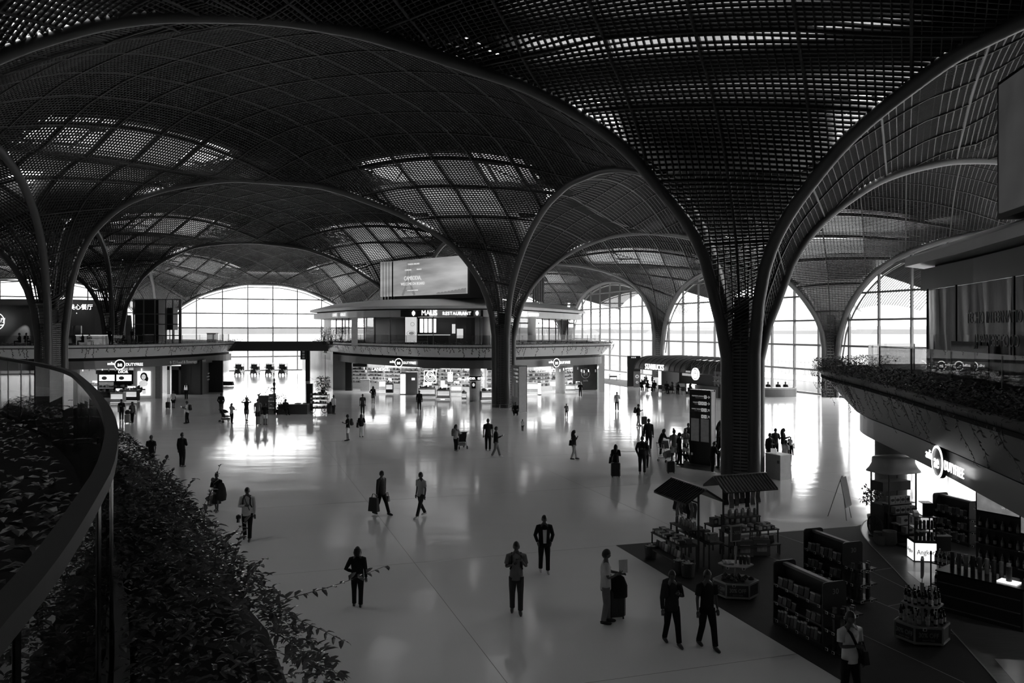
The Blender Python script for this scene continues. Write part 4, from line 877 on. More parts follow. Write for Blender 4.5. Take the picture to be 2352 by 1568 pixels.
# terrace lights and hanging lamps inside the restaurant
for k in range(4): p=at(968+k*10,757,84); l=MB().lathe([(.16,6.6),(.18,6.65),(.18,8.0),(.16,8.05)],p.x,p.y,10); one('bar_lamp',l,mat('bar_lamp_glow',.8,.5,0,.4,4,emit=1.1),'tall glowing cylinder lamp hanging over the restaurant bar','lamp',group='bar lamps in the restaurant')
bar=thing('bar_counter','lit bar counter inside the restaurant below the hanging cylinder lamps','counter',(at(985,757,83.5).x,83.5,5.28)); MB().box(0,0,0,4.2,.6,1.05).build('front',IN,bar); MB().box(0,0,1.05,4.4,.8,.06).build('worktop',LITS,bar)
for px_ in (1042,1052,1060): p=at(px_,757,85); one('wall_light',MB().box(p.x,p.y,6.0+.5*((px_//2)%2),.35,.1,1.0),LITS,'small lit wall panel deep inside the restaurant','lamp',group='lit panels inside the restaurant')
# ---------------------------------------------------------------- advertising screen on the roof
S0=Vector((-14.7,89,10.55)); S1=Vector((-4.6,80.6,10.55)); d=(S1-S0); SL=d.length; an=math.atan2(d.y,d.x)
scr=thing('advertising_screen','big rooftop advertising screen with tower picture and welcome text over the restaurant','screen',S0,an)
SK=bpy.data.materials.new('screen_sky'); SK.use_nodes=True; t_=SK.node_tree; b_=t_.nodes['Principled BSDF']; b_.inputs['Base Color'].default_value=(.02,.02,.02,1)
tc_=t_.nodes.new('ShaderNodeTexCoord'); mp_=t_.nodes.new('ShaderNodeMapping'); mp_.inputs['Rotation'].default_value=(0,.6,0); mp_.inputs['Scale'].default_value=(.08,.3,.45); no_=t_.nodes.new('ShaderNodeTexNoise'); no_.inputs['Scale'].default_value=1.2; no_.inputs['Detail'].default_value=5
cr_=t_.nodes.new('ShaderNodeValToRGB'); cr_.color_ramp.elements[0].position=.3; cr_.color_ramp.elements[0].color=(.10,.10,.10,1); cr_.color_ramp.elements[1].position=.72; cr_.color_ramp.elements[1].color=(.42,.42,.42,1)
L_=t_.links.new; L_(tc_.outputs['Object'],mp_.inputs[0]); L_(mp_.outputs[0],no_.inputs[0]); L_(no_.outputs[0],cr_.inputs[0]); L_(cr_.outputs[0],b_.inputs['Emission Color']); b_.inputs['Emission Strength'].default_value=.6
x0=2.15
MB().box((SL+x0)/2,.0,.0,SL-x0,.12,3.85).build('screen_face',SK,scr)
for k in range(4): MB().box(.2+k*.5,0,0,.34,.12,3.85).build('screen_strip',SK,scr); MB().box(.45+k*.5,.05,-.44,.15,.1,4.2).build('strip_post',BLK,scr)
MB().prism([(x0,.1),(SL+2.2,.1),(SL+2.2,5),(x0,5)],-.44,3.85).build('screen_housing',DARK,scr)
TW=mat('tower_picture',.09,.6,0,0,emit=1); TX=mat('screen_text',.5,.5,0,0,emit=.75); tx=4.6
mb=MB()
for a,b in (((-.95,0),(-.3,1.2)),((.95,0),(.3,1.2)),((-.3,1.2),(-.1,3.6)),((.3,1.2),(.1,3.6))): mb.tube([(tx+a[0],-.075,a[1]+.05),(tx+b[0],-.075,b[1]+.05)],[.16,.1],4)
for z_,w_ in ((.55,.9),(1.2,.45),(1.3,.42),(2.2,.24)): mb.box(tx,-.075,z_,w_*2,.03,.07)
for k in range(6): z_=.05+k*.22; mb.tube([(tx-.9+k*.11,-.075,z_),(tx-.5+k*.08,-.075,z_+.3)],.03,4); mb.tube([(tx+.9-k*.11,-.075,z_),(tx+.5-k*.08,-.075,z_+.3)],.03,4)
mb.v=[(a,-.075+max(-.012,min(.012,b+.075)),c) for a,b,c in mb.v]; mb.build('tower_drawing',TW,scr)
mb=MB()
for k in range(26): xx=SL-4.2+k*.16; mb.box(xx,-.07,.05,.2,.02,.12+.35*(k/26)**1.5+.1*math.sin(k*2.1)**2)
mb.build('treetop_drawing',TW,scr)
text(scr,'CAMBODIA,',(tx+.7,-.13,1.85),.62,TX,sx=.8); text(scr,'WELCOME ON BOARD',(tx+.7,-.13,1.25),.42,TX,sx=.85); text(scr,'TURKISH AIRLINES',(tx+.85,-.13,3.35),.22,TX); text(scr,'CAMBODIA',(tx+.0,-.13,2.75),.2,TX); text(scr,'FRANCE',(tx+1.7,-.13,2.75),.2,TX); text(scr,'A STAR ALLIANCE MEMBER',(tx+.7,-.13,.55),.14,TX)
# back side of a second screen, seen beyond the pillar
p=at(1236,757,92); s4=thing('advertising_screen','striped rear end of a second rooftop screen right of the pillar','screen',(p.x,p.y,10.1),-.9)
for k in range(5): MB().box(-.8+k*.42,0,0,.24,.12,3.6).build('screen_strip',mat('screen_back',.14,.5),s4)
# ---------------------------------------------------------------- left island: upper restaurant, lift, people
lw=thing('wall_left_restaurant',None,None,kind='structure'); LW=smooth([(-80,97),(-62,96.5),(-55,97.5),(-51.5,100),(-50,104)],it=2); o=LW+[(-52,112),(-80,112)]
mb=MB(); ring(mb,LW,5.28,LW,9.9,False); mb.build('wall_face',mat('restaurant_wall',.10,.5,0,.1,.6),lw); mb=MB(); q=offs(o,.3); ring(mb,q,9.9,q,10.6); mb.prism(q,9.85,9.95); mb.prism(offs(o,.1),10.55,10.6); mb.build('fascia',FASD,lw)
p=at(177,757,96.6); MB().box(p.x,p.y,5.28,1.05,.25,2.1).build('doorway',BLK,lw)
CHN='\u7f8e\u5fc3\u9910\u5385'
p=at(191,706,96.9); s5=thing('restaurant_sign','white lit Chinese characters over the left upstairs restaurant door','sign',p); text(s5,CHN,(0,-.5,0),.72,LIT)
p=at(-6,738,96); s6=thing('round_sign','white ring sign with lit characters at the left upstairs restaurant','sign',p); disc(s6,0,0,1.05,LIT,32,-.3,.93,'ring'); text(s6,'\u9910\u5385',(.55,-.3,.1),.6,LIT); text(s6,'RESTAURANT',(.3,-.3,-.45),.2,LIT)
def spot(p,tgt,pw,size=.6,bl=.6):
    l=bpy.data.lights.new('wall_spot','SPOT'); l.energy=pw; l.spot_size=size; l.spot_blend=bl; l.shadow_soft_size=.04; o=bpy.data.objects.new('wall_spot',l); SC.collection.objects.link(o); o.location=p; o.rotation_euler=(Vector(tgt)-Vector(p)).to_track_quat('-Z','Y').to_euler()
for k,(px_,dx) in enumerate(((165,-1.1),(176,0),(188,1.1),(63,-1.2))):
    q=at(px_,722,95.9); f_=one('spotlight',MB().lathe([(.03,.12),(.05,.1),(.06,0),(.045,-.01)],0,0,10),LITS if k==1 else MULL,'small ceiling spotlight washing the left restaurant wall','lamp',loc=q+Vector((0,-.0,.1)),group='spotlights on the left restaurant wall'); spot(q+Vector((0,0,0)),q+Vector((dx*.8,.6,-2)),260,.75)
# glass lift shaft with scaffold of posts
lf=thing('lift_shaft','dark glazed lift tower with steel frame standing on the left deck','lift',(-41.7,95,5.28))
for x in (-2.7,-1.5,-.2,1.1,1.9,2.75): MB().box(x,-1.2,0,.14 if x<2.5 else .3,.14,5.2).build('post',MULL,lf)
for x in (-2.7,.9): MB().box(x,1.4,0,.14,.14,5.2).build('post',MULL,lf)
for z in (.9,2.2,3.4,5.1): MB().box(0,-1.2,z,5.6,.12,.12).build('beam',MULL,lf)
MB().box(-1.3,.0,0,2.8,1.9,5.2).build('lift_car_shaft',DARK,lf); MB().box(1.25,-.1,1.6,1.0,1.2,2.6).build('lift_car',DARK,lf)
for x in (-2.1,-.85,.45): MB().box(x,-1.25,.1,1.1,.03,5.0).build('glass_pane',RGL,lf)
one('info_panel',MB().prism([(-.45,-.1),(.45,-.1),(.45,.1),(-.45,.1)],0,3.4,[(-.45,-.1),(.15,-.1),(.15,.1),(-.45,.1)]),mat('grey_panel',.4,.5),'tall grey slanted panel on the left deck beside the lift tower','panel',loc=(at(298,757,97).x,97,5.28))
P_('u1',0,0,0,150,'dark clad person standing on the left deck beside the slanted grey panel','black','black',('cross','down'),.1,Ht=1.72,loc=(at(303,757,90.5).x,90.5,5.28))
P_('u2',0,0,0,150,'dark clad person at the deck rail under the left rear pillar','black','black',('down','cross'),.1,Ht=1.8,loc=(at(252,757,84).x,84,5.28))
for k,(px_,Yd) in enumerate(((190,80),(205,81),(268,86),(282,88),(45,78),(60,79))):
    P_('us%d'%k,0,0,0,(-60,70)[k%2],'dark clad diner sitting at the left deck rail','black','black',('chest','chest'),0,sit=True,Ht=1.7,loc=(at(px_,757,Yd).x,Yd,5.28),group='diners sitting along the left deck rail')
ct=thing('drinks_counter','lit serving counter behind the left deck railing','counter',(at(215,757,86).x,86,5.28)); MB().box(0,0,0,3.4,.7,1.0).build('front',mat('counter_glow',.4,.5,0,.6,2,emit=.12),ct); MB().box(0,0,1.0,3.5,.8,.05).build('worktop',LITS,ct)
cb=thing('service_desk','grey box desk with pale top standing on left deck before the window','desk',(at(488,757,91).x,91,5.28)); MB().box(0,0,0,1.0,.7,1.2).build('body',FASC,cb); MB().box(0,0,1.2,1.1,.8,.05).build('top',MULL,cb)
# ---------------------------------------------------------------- near right island: boarded restaurant
RW=[(14.7,27.3),(13.9,26.6),(13.2,20.4+2),(12.1,17.5),(11.4,12),(11,6),(11,-3)]
RW0=RW; rwp=offs(RW+[(25,-3),(27,27.5)],.3); rp=pavilion(rwp[:7],rwp[7:],'wall_right_restaurant',1.7,bandM=FASD)
TARP=mat('dark_tarpaulin',.035,.35,0,.3,1.2,.5,bump=.5,bs=2.2)
mb=MB(); n=90; A_=[];B_=[]
tp=smooth(RW,it=1); wk=walk(tp,.22)
for k,(p,d) in enumerate(wk):
    w1=.05*math.sin(k*.9)+.04*math.sin(k*2.3); nn=Vector((-d.y,d.x))
    A_.append((p.x+nn.x*.25*-1,p.y+nn.y*.25*-1,8.2)); B_.append((p.x-nn.x*(.2+w1),p.y-nn.y*(.2+w1),5.3))
M_=[tuple(Vector(a)*.5+Vector(b)*.5+Vector((.03*math.sin(i*1.7),0,0))) for i,(a,b) in enumerate(zip(A_,B_))]
mb.strip(A_,M_); mb.strip(M_,B_); mb.build('tarpaulin',TARP,rp,smooth=True)
q0=Vector((13.8,26.9)); q1=Vector((12.1,17.5)); d=(q1-q0).normalized(); an=math.atan2(d.y,d.x); nn=Vector((d.y,-d.x))
TG=mat('banner_text',.4,.6); pa=at(2240,757,24); tpar=thing('banner_lettering','grey capital lettering on the dark tarpaulin of the near right restaurant','sign',(12.85,21.5,5.3),an)
text(tpar,'TECHO INTERNATIONAL',(0,-.62,1.9),.42,TG,al='LEFT',sx=.85); text(tpar,'JAPANESE FOOD',(.55,-.62,1.32),.42,TG,al='LEFT',sx=.85)
for t in (.14,.4,.8): p=q0+(q1-q0)*t; MB().box(p.x-.32,p.y,5.3,.05,.05,2.9).build('tarpaulin_pole',MULL,rp)
sg_=thing('advertising_screen','dark rooftop screen box on near right restaurant','screen',(14.1,23.2,10.12),an); MB().box(4,.6,0,8.6,1.1,4.0).build('screen_housing',DARK,sg_); MB().box(4.1,.0,.15,8.2,.06,3.7).build('screen_face',mat('dim_screen',.035,.4,0,.7,.5,emit=.5),sg_)
mb=MB(); p=q0+(q1-q0)*.5; 
st=thing('shop_window','reflective shop window below the tarpaulin lettering','window',(q0.x+(q1.x-q0.x)*.58,q0.y+(q1.y-q0.y)*.58,5.28),an); MB().box(0,-.55,.05,2.6,.03,1.25).build('pane',BLK,st); MB().box(0,-.52,0,2.8,.05,.05).build('sill',MULL,st)
# duty free sign on the near right band
s0=Vector((11.75,25.2)); 
def aelia(par_loc,rz,s,label,back=True,stand=.0):
    t=thing('duty_free_sign',label,'sign',par_loc,rz); 
    text(t,'aelia',(-.52*s,0,.1*s),.42*s,LIT,al='RIGHT',sx=.85,bold=.0); disc(t,0,0,.5*s,LIT,36,-.03,.86,'ring'); 
    if back: mb=MB(); mb.tube([(0,.0,0),(0,.1,0)],.5*s,32); mb.build('disc_back',DARK,t)
    text(t,'ae',(0,-.04,0),.62*s,LIT,sx=.8,bold=.0); text(t,'DUTYFREE',(.55*s,0,-.02*s),.42*s,LIT,al='LEFT',sx=.8,bold=.0); return t
bq0=Vector((12.1,28.6)); bq1=Vector((10.15,17.9)); dd=(bq1-bq0).normalized(); ban=math.atan2(dd.y,dd.x)
aelia((10.56,19.9,3.62),ban,.8,'large white duty free sign with ringed letters on the near right band')
aelia((at(917,757,77.6).x,77.3,3.72),-.32,.85,'white duty free sign over the left entrance of the centre shop')
aelia((at(1278,757,77.3).x,77.3,3.72),.68,.85,'white duty free sign over the right entrance of the centre shop')
aelia((at(276,757,71.0).x,70.95,3.82),.28,.88,'white duty free sign over the left cosmetics shop')
# food sign on the left band
t=thing('direction_sign','grey arrow and food and beverage wording on the left band','sign',(at(418,757,79.5).x-.1,79.6,3.68),1.25); text(t,'\u2191 \u25a1 Food & Beverage',(0,-.25,0),.42,mat('dull_letter',.35,.5,emit=.12))
# tip: the near deck under the camera: curved glass balustrade with planting outside
RAIL=[(-10.5,16.3),(-6.4,11.5),(-4.0,7.6),(-2.5,5.0),(-1.68,3.34),(-1.3,2.4),(-1.07,1.8),(-.93,1.35),(-.72,.8),(-.45,.2),(-.1,-.5),(.6,-1.4)]
RS=smooth(RAIL,it=2); ZR=6.35
bal=thing('glass_balustrade','curved glass balustrade with dark handrail in front of the planting','railing',(0,0,0))
MB().tube([(x,y,ZR-.02) for x,y in RS],.028,8).build('handrail_core',BLK,bal,smooth=True)
mb=MB(); H0=offs(RS+[(-12,0)],.032)[:len(RS)]; H1=offs(RS+[(-12,0)],-.032)[:len(RS)]
for i in range(len(RS)-1): mb.add([(H0[i][0],H0[i][1],ZR+.012),(H0[i+1][0],H0[i+1][1],ZR+.012),(H1[i+1][0],H1[i+1][1],ZR+.012),(H1[i][0],H1[i][1],ZR+.012),(H0[i][0],H0[i][1],ZR-.04),(H0[i+1][0],H0[i+1][1],ZR-.04),(H1[i+1][0],H1[i+1][1],ZR-.04),(H1[i][0],H1[i][1],ZR-.04)],[(0,1,2,3),(0,4,5,1),(3,2,6,7),(7,6,5,4)])
mb.build('handrail',mat('handrail_metal',.018,.55,0),bal)
wk=walk(RS,1.35)
wk2=wk+[(Vector(RS[-1]),wk[-1][1])]
for a,b in zip(wk2[:-1],wk2[1:]):
    seg=[p for p in RS if True]; i0=min(range(len(RS)),key=lambda i:(Vector(RS[i])-a[0]).length); i1=min(range(len(RS)),key=lambda i:(Vector(RS[i])-b[0]).length)
    pts=[a[0]]+[Vector(RS[i]) for i in range(i0+1,i1)]+[b[0]]
    mb=MB(); mb.strip([(p.x,p.y,5.0) for p in pts],[(p.x,p.y,ZR-.04) for p in pts]); mb.strip([(p.x-.012,p.y,5.0) for p in pts],[(p.x-.012,p.y,ZR-.04) for p in pts]); mb.build('glass_panel',BGL,bal)
    MB().box(a[0].x,a[0].y,5.0,.012,.02,1.3).build('glass_joint',BLK,bal)
nd=thing('near_deck',None,None,kind='structure'); op=offs(RS+[(-12,0)],.7)[:len(RS)]
ins=[p for p in RS]
MB().prism(ins+[(.5,-5),(-14,-5),(-18,10),(-14,19)],4.9,5.2).build('deck_slab',DECK,nd)
for i in range(0,len(RS)-1,2):
    j=min(i+2,len(RS)-1); idx=range(i,j+1); 
    mb=MB(); ring(mb,[op[k] for k in idx],4.4,[op[k] for k in idx],4.98,False); ring(mb,[op[k] for k in idx],4.98,[offs(RS+[(-12,0)],.64)[k] for k in idx],4.98,False); mb.build('fascia_panel',FASC,nd)
mb=MB(); ring(mb,RS,5.1,op,4.97,False); ring(mb,RS,4.4,op,4.4,False); mb.build('planter_bed',SOIL,nd)
kb=offs(RS+[(-12,0)],.015)[:len(RS)]; kc=offs(RS+[(-12,0)],.085)[:len(RS)]
mb=MB(); ring(mb,kb,5.13,kb,5.27,False); ring(mb,kb,5.27,kc,5.27,False); ring(mb,kc,5.27,kc,5.13,False); mb.build('planter_kerb',mat('kerb_stone',.2,.6),nd)
# ---------------------------------------------------------------- floor finishes of the near shop
def poly3(name,pts,z,h,M,kind='structure'): 
    return MB().prism([(p[0],p[1]) for p in pts],z,z+h).build(name,M,kind=kind)
CARP=mat('dark_carpet',.030,.75,0,.2,3,.3); LINE=mat('pale_inlay',.25,.5); MARB=mat('pale_marble',.42,.25,0,.1,1.5)
def woodmat():
    M=mat('timber_floor',.11,.3,0,0); t=M.node_tree; b=t.nodes['Principled BSDF']; c=t.nodes.new('ShaderNodeTexCoord'); mp=t.nodes.new('ShaderNodeMapping'); mp.inputs['Scale'].default_value=(1.2,9,1); mp.inputs['Rotation'].default_value=(0,0,.35)
    n=t.nodes.new('ShaderNodeTexNoise'); n.inputs['Scale'].default_value=1.5; mr=t.nodes.new('ShaderNodeMapRange'); mr.inputs[3].default_value=.06; mr.inputs[4].default_value=.16
    t.links.new(c.outputs['Object'],mp.inputs[0]); t.links.new(mp.outputs[0],n.inputs[0]); t.links.new(n.outputs[0],mr.inputs[0]); t.links.new(mr.outputs[0],b.inputs['Base Color']); return M
WOOD=woodmat()
edge=[fl(*p) for p in ((2040,1180),(1990,1192),(1975,1212),(1985,1237),(2040,1292),(2100,1358),(2160,1420),(2230,1498),(2292,1568),(2400,1700),(2560,1900))]
edge=[Vector(p+(0,)) for p in smooth([(e.x,e.y) for e in edge],it=2)]
cp=[fl(1415,1252),fl(1942,1568),fl(2350,1812)]+[e for e in edge[::-1] if e.y<28.6][:]+[fl(1968,1208)]
poly3('floor_carpet',cp,0,.006,CARP)
poly3('floor_timber',list(edge)+[Vector((26,9)),Vector((26,31)),Vector((15,30.5))],0,.012,WOOD)
for i in range(len(edge)-1): a,b=edge[i],edge[i+1]; d=b-a; MB().box((a.x+b.x)/2,(a.y+b.y)/2,0,d.length,.035,.018,math.atan2(d.y,d.x)).build('trim_edge',LINE,kind='structure')
poly3('floor_marble_inlay',[fl(*p) for p in ((2082,1312),(2182,1320),(2260,1328),(2260,1355),(2122,1346))],.008,.008,MARB)
poly3('floor_marble_inlay',[fl(*p) for p in ((2284,1514),(2420,1520),(2480,1640),(2392,1640))],.008,.008,MARB)
def inlay(p,q,w_=.022): a=fl(*p);b=fl(*q);d=b-a; m=(a+b)/2; MB().box(m.x,m.y,.004,d.length,w_,.004,math.atan2(d.y,d.x)).build('floor_inlay',LINE,kind='structure')
for p,q in (((1775,1224),(1994,1297)),((1762,1277),(1792,1288)),((1990,1307),(2098,1360)),((2010,1310),(2062,1302)),((2005,1378),(2180,1450)),((2160,1443),(2242,1480)),((1960,1448),(2215,1568)),((2040,1392),(2072,1386))): inlay(p,q)
# ---------------------------------------------------------------- helpers for goods
BX=[mat('carton_%d'%k,v,.6,0,.5,14,.3) for k,v in enumerate((.05,.12,.25,.4,.6,.08))]; BOT=mat('bottle_glass',.012,.08,0,0); LABEL=mat('bottle_label',.45,.6); LIQ=mat('clear_bottle',.3,.08,0,.2); TAGM=mat('tag_frame',.5,.4,emit=.02); RACK=mat('rack_dark',.03,.35); WIRE=mat('wire',.3,.4,.6)
def goods(par,x0,x1,y,z,d,n,hh=(.08,.3),seed=0,facing=0,name='stock'):
    r=random.Random(seed*77+n); mb=MB(); w_=(x1-x0)/n
    for k in range(n):
        mb.m(r.choice(BX)); h=r.uniform(*hh); x=x0+w_*(k+.5)
        if r.random()<.35: mb.lathe([(w_*.34,0),(w_*.36,h*.6),(w_*.15,h*.75),(w_*.15,h)],0,0,7); mb.v[-28:]=[(a+x,b+y,c+z) for a,b,c in mb.v[-28:]]
        else: mb.box(x,y,z,w_*.85,d,h)
    return mb.build(name,None,par,kind='stuff')
def bottle_mesh(kind):
    key='bottle_%d'%kind
    if key in bpy.data.meshes: return bpy.data.meshes[key],bpy.data.meshes[key+'_label']
    h=(.31,.27)[kind]; r=(.038,.042)[kind]; mb=MB(); mb.lathe([(r*.9,0),(r,.01),(r,h*.58),(r*.85,h*.66),(r*.35,h*.8),(r*.33,h*.97),(r*.38,h*.98),(r*.38,h)],0,0,12)
    o=mb.build(key,(BOT,LIQ)[kind],smooth=True); me=o.data; bpy.data.objects.remove(o); me.name=key
    mb=MB(); mb.lathe([(r*1.02,h*.14),(r*1.02,h*.48)],0,0,12,caps=False); o=mb.build(key+'_label',LABEL); m2=o.data; bpy.data.objects.remove(o); m2.name=key+'_label'; return me,m2
def bottle(loc,label,group,kind=0):
    me,m2=bottle_mesh(kind); o=link('bottle',me,None,loc,0,None,label,'bottle',group); link('label_band',m2,o); return o
def carton(loc,s,rz,label,group,M,name='carton',lid=True):
    o=MB().box(0,0,0,s[0],s[1],s[2]).build(name,M,None,loc,rz,label=label,cat='box',group=group)
    if lid: MB().box(0,-s[1]/2-.002,s[2]*.25,s[0]*.6,.004,s[2]*.5).build('label_panel',BX[4],o)
    return o
def tagp(par,x,y,z,rz=0,s=.075): 
    o=MB().box(0,0,0,s,.008,s*.75).build('price_tag',TAGM,par,(x,y,z),rz); MB().box(0,-.006,s*.1,s*.72,.006,s*.55).build('tag_face',BLK,o)
# ---------------------------------------------------------------- 30% off hexagonal stands
RIMW=mat('stand_rim',.38,.45); PAN=mat('promo_panel',.07,.4); PTX=mat('promo_text',.35,.5)
def hexstand(c,rz,label,bottles):
    t=thing('promotion_stand',label,'display stand',(c.x,c.y,.012),rz)
    def hexp(r,st=1.0): return [(r*math.cos(math.radians(60*k))*st,r*math.sin(math.radians(60*k))*.8) for k in range(6)]
    MB().prism(hexp(.56),.04,.42).build('base',PAN,t); MB().prism(hexp(.5),0,.04).build('plinth',BLK,t)
    for z in (.38,.04):
        mb=MB(); h=hexp(.575)
        for k in range(6): a=Vector(h[k]);b=Vector(h[(k+1)%6]);d=b-a;m=(a+b)/2; mb.box(m.x,m.y,z,d.length,.02,.045,math.atan2(d.y,d.x))
        mb.build('rim',RIMW,t)
    mb=MB(); h=hexp(.57); [mb.box(p[0],p[1],.04,.035,.035,.38) for p in h]; mb.build('corner_post',RIMW,t)
    h=hexp(.565)
    for k,nm in ((4,'front'),(3,'side')):
        a=Vector(h[k]);b=Vector(h[(k+1)%6]);m=(a+b)/2;d=(b-a).normalized(); an=math.atan2(d.y,d.x); n=Vector((d.y,-d.x)); text(t,'30% OFF',(m.x+n.x*.02,m.y+n.y*.02,.24),.14,PTX,rot=(math.pi/2,0,an),ext=.003,sx=.8,bold=.002); text(t,'DUTY FREE',(m.x+n.x*.02,m.y+n.y*.02,.13),.05,PTX,rot=(math.pi/2,0,an),ext=.002)
    MB().lathe([(.03,.42),(.03,1.15)],0,0,8).build('pole',RIMW,t); MB().prism(hexp(.45),.8,.83).build('tray',RIMW,t); MB().box(0,0,1.05,.07,.05,.22).build('pole_clamp',RIMW,t)
    MB().lathe([(.008,1.1),(.008,1.45)],0,0,6).build('sign_rod',RIMW,t)
    s=MB().box(0,0,1.4,.30,.05,.42,.5 if not bottles else 1.2).build('sign_frame',RIMW,t)
    an=.5 if not bottles else 1.2; MB().box(math.sin(an)*.028,-math.cos(an)*.028,1.43,.25,.01,.36,an).build('sign_face',PAN,t); text(t,'-30%',(math.sin(an)*.035,-math.cos(an)*.035,1.63),.12,PTX,rot=(math.pi/2,0,an),ext=.002)
    tagp(t,-.1,-.47,.36); tagp(t,.15,-.39,.78); tagp(t,-.25,-.37,.78,-.4)
    M=Matrix.Rotation(rz,3,'Z')
    if bottles:
        for lvl,z,R_ in ((0,.43,.44),(1,.84,.34)):
            for k in range(16 if lvl==0 else 14):
                a=2*math.pi*k/(16 if lvl==0 else 14); p=M@Vector((R_*math.cos(a),R_*.78*math.sin(a),z+.012)); bottle(Vector((c.x,c.y,0))+p,'wine bottle standing on the %s tier of the far promotion stand'%('lower','upper')[lvl],'bottles on the %s tier of the promotion stand'%('lower','upper')[lvl],1 if (lvl==0 and 8<k<13) else 0)
            for k in range(8):
                a=2*math.pi*k/8+.2; p=M@Vector((R_*.5*math.cos(a),R_*.4*math.sin(a),z+.012)); bottle(Vector((c.x,c.y,0))+p,'wine bottle in the inner ring on the %s tier'%('lower','upper')[lvl],'inner bottles on the %s tier'%('lower','upper')[lvl])
    else:
        for k in range(6): 
            p=M@Vector((.12+.1*(k%3),-.05+.1*(k//3),.845)); one('tin',MB().lathe([(.035,0),(.037,.02),(.037,.19),(.03,.2)],0,0,10),BX[k%3],'dark cylindrical tin on the tray of the near promotion stand','tin',loc=Vector((c.x,c.y,0))+p,group='tins on the promotion tray')
        for k in range(7):
            p=M@Vector((-.3+.07*(k%4),-.1+.14*(k//4),.845)); carton(Vector((c.x,c.y,0))+p,(.055,.12,.05),rz+.2*(k%3),'small pale box on the tray of the near promotion stand','small boxes on the promotion tray',BX[3+k%2],lid=False)
        for k in range(16):
            a=k*2.4; r_=.1+.022*k; p=M@Vector((r_*math.cos(a),r_*.75*math.sin(a),.43)); one('packet',MB().lathe([(.03,0),(.07,.01),(.075,.05),(.03,.09),(.005,.1)],0,0,8,1,.7),BX[(k*3)%3],'dark packet heaped in the base of the near promotion stand','packet',loc=Vector((c.x,c.y,.012))+p,rz=a,group='packets heaped in the promotion stand')
hexstand(fl(1690,1368),-.15,'hexagonal 30% off promotion stand holding tins and packets',False)
hexstand(fl(2118,1470),-.15,'hexagonal 30% off promotion stand filled with wine bottles',True)
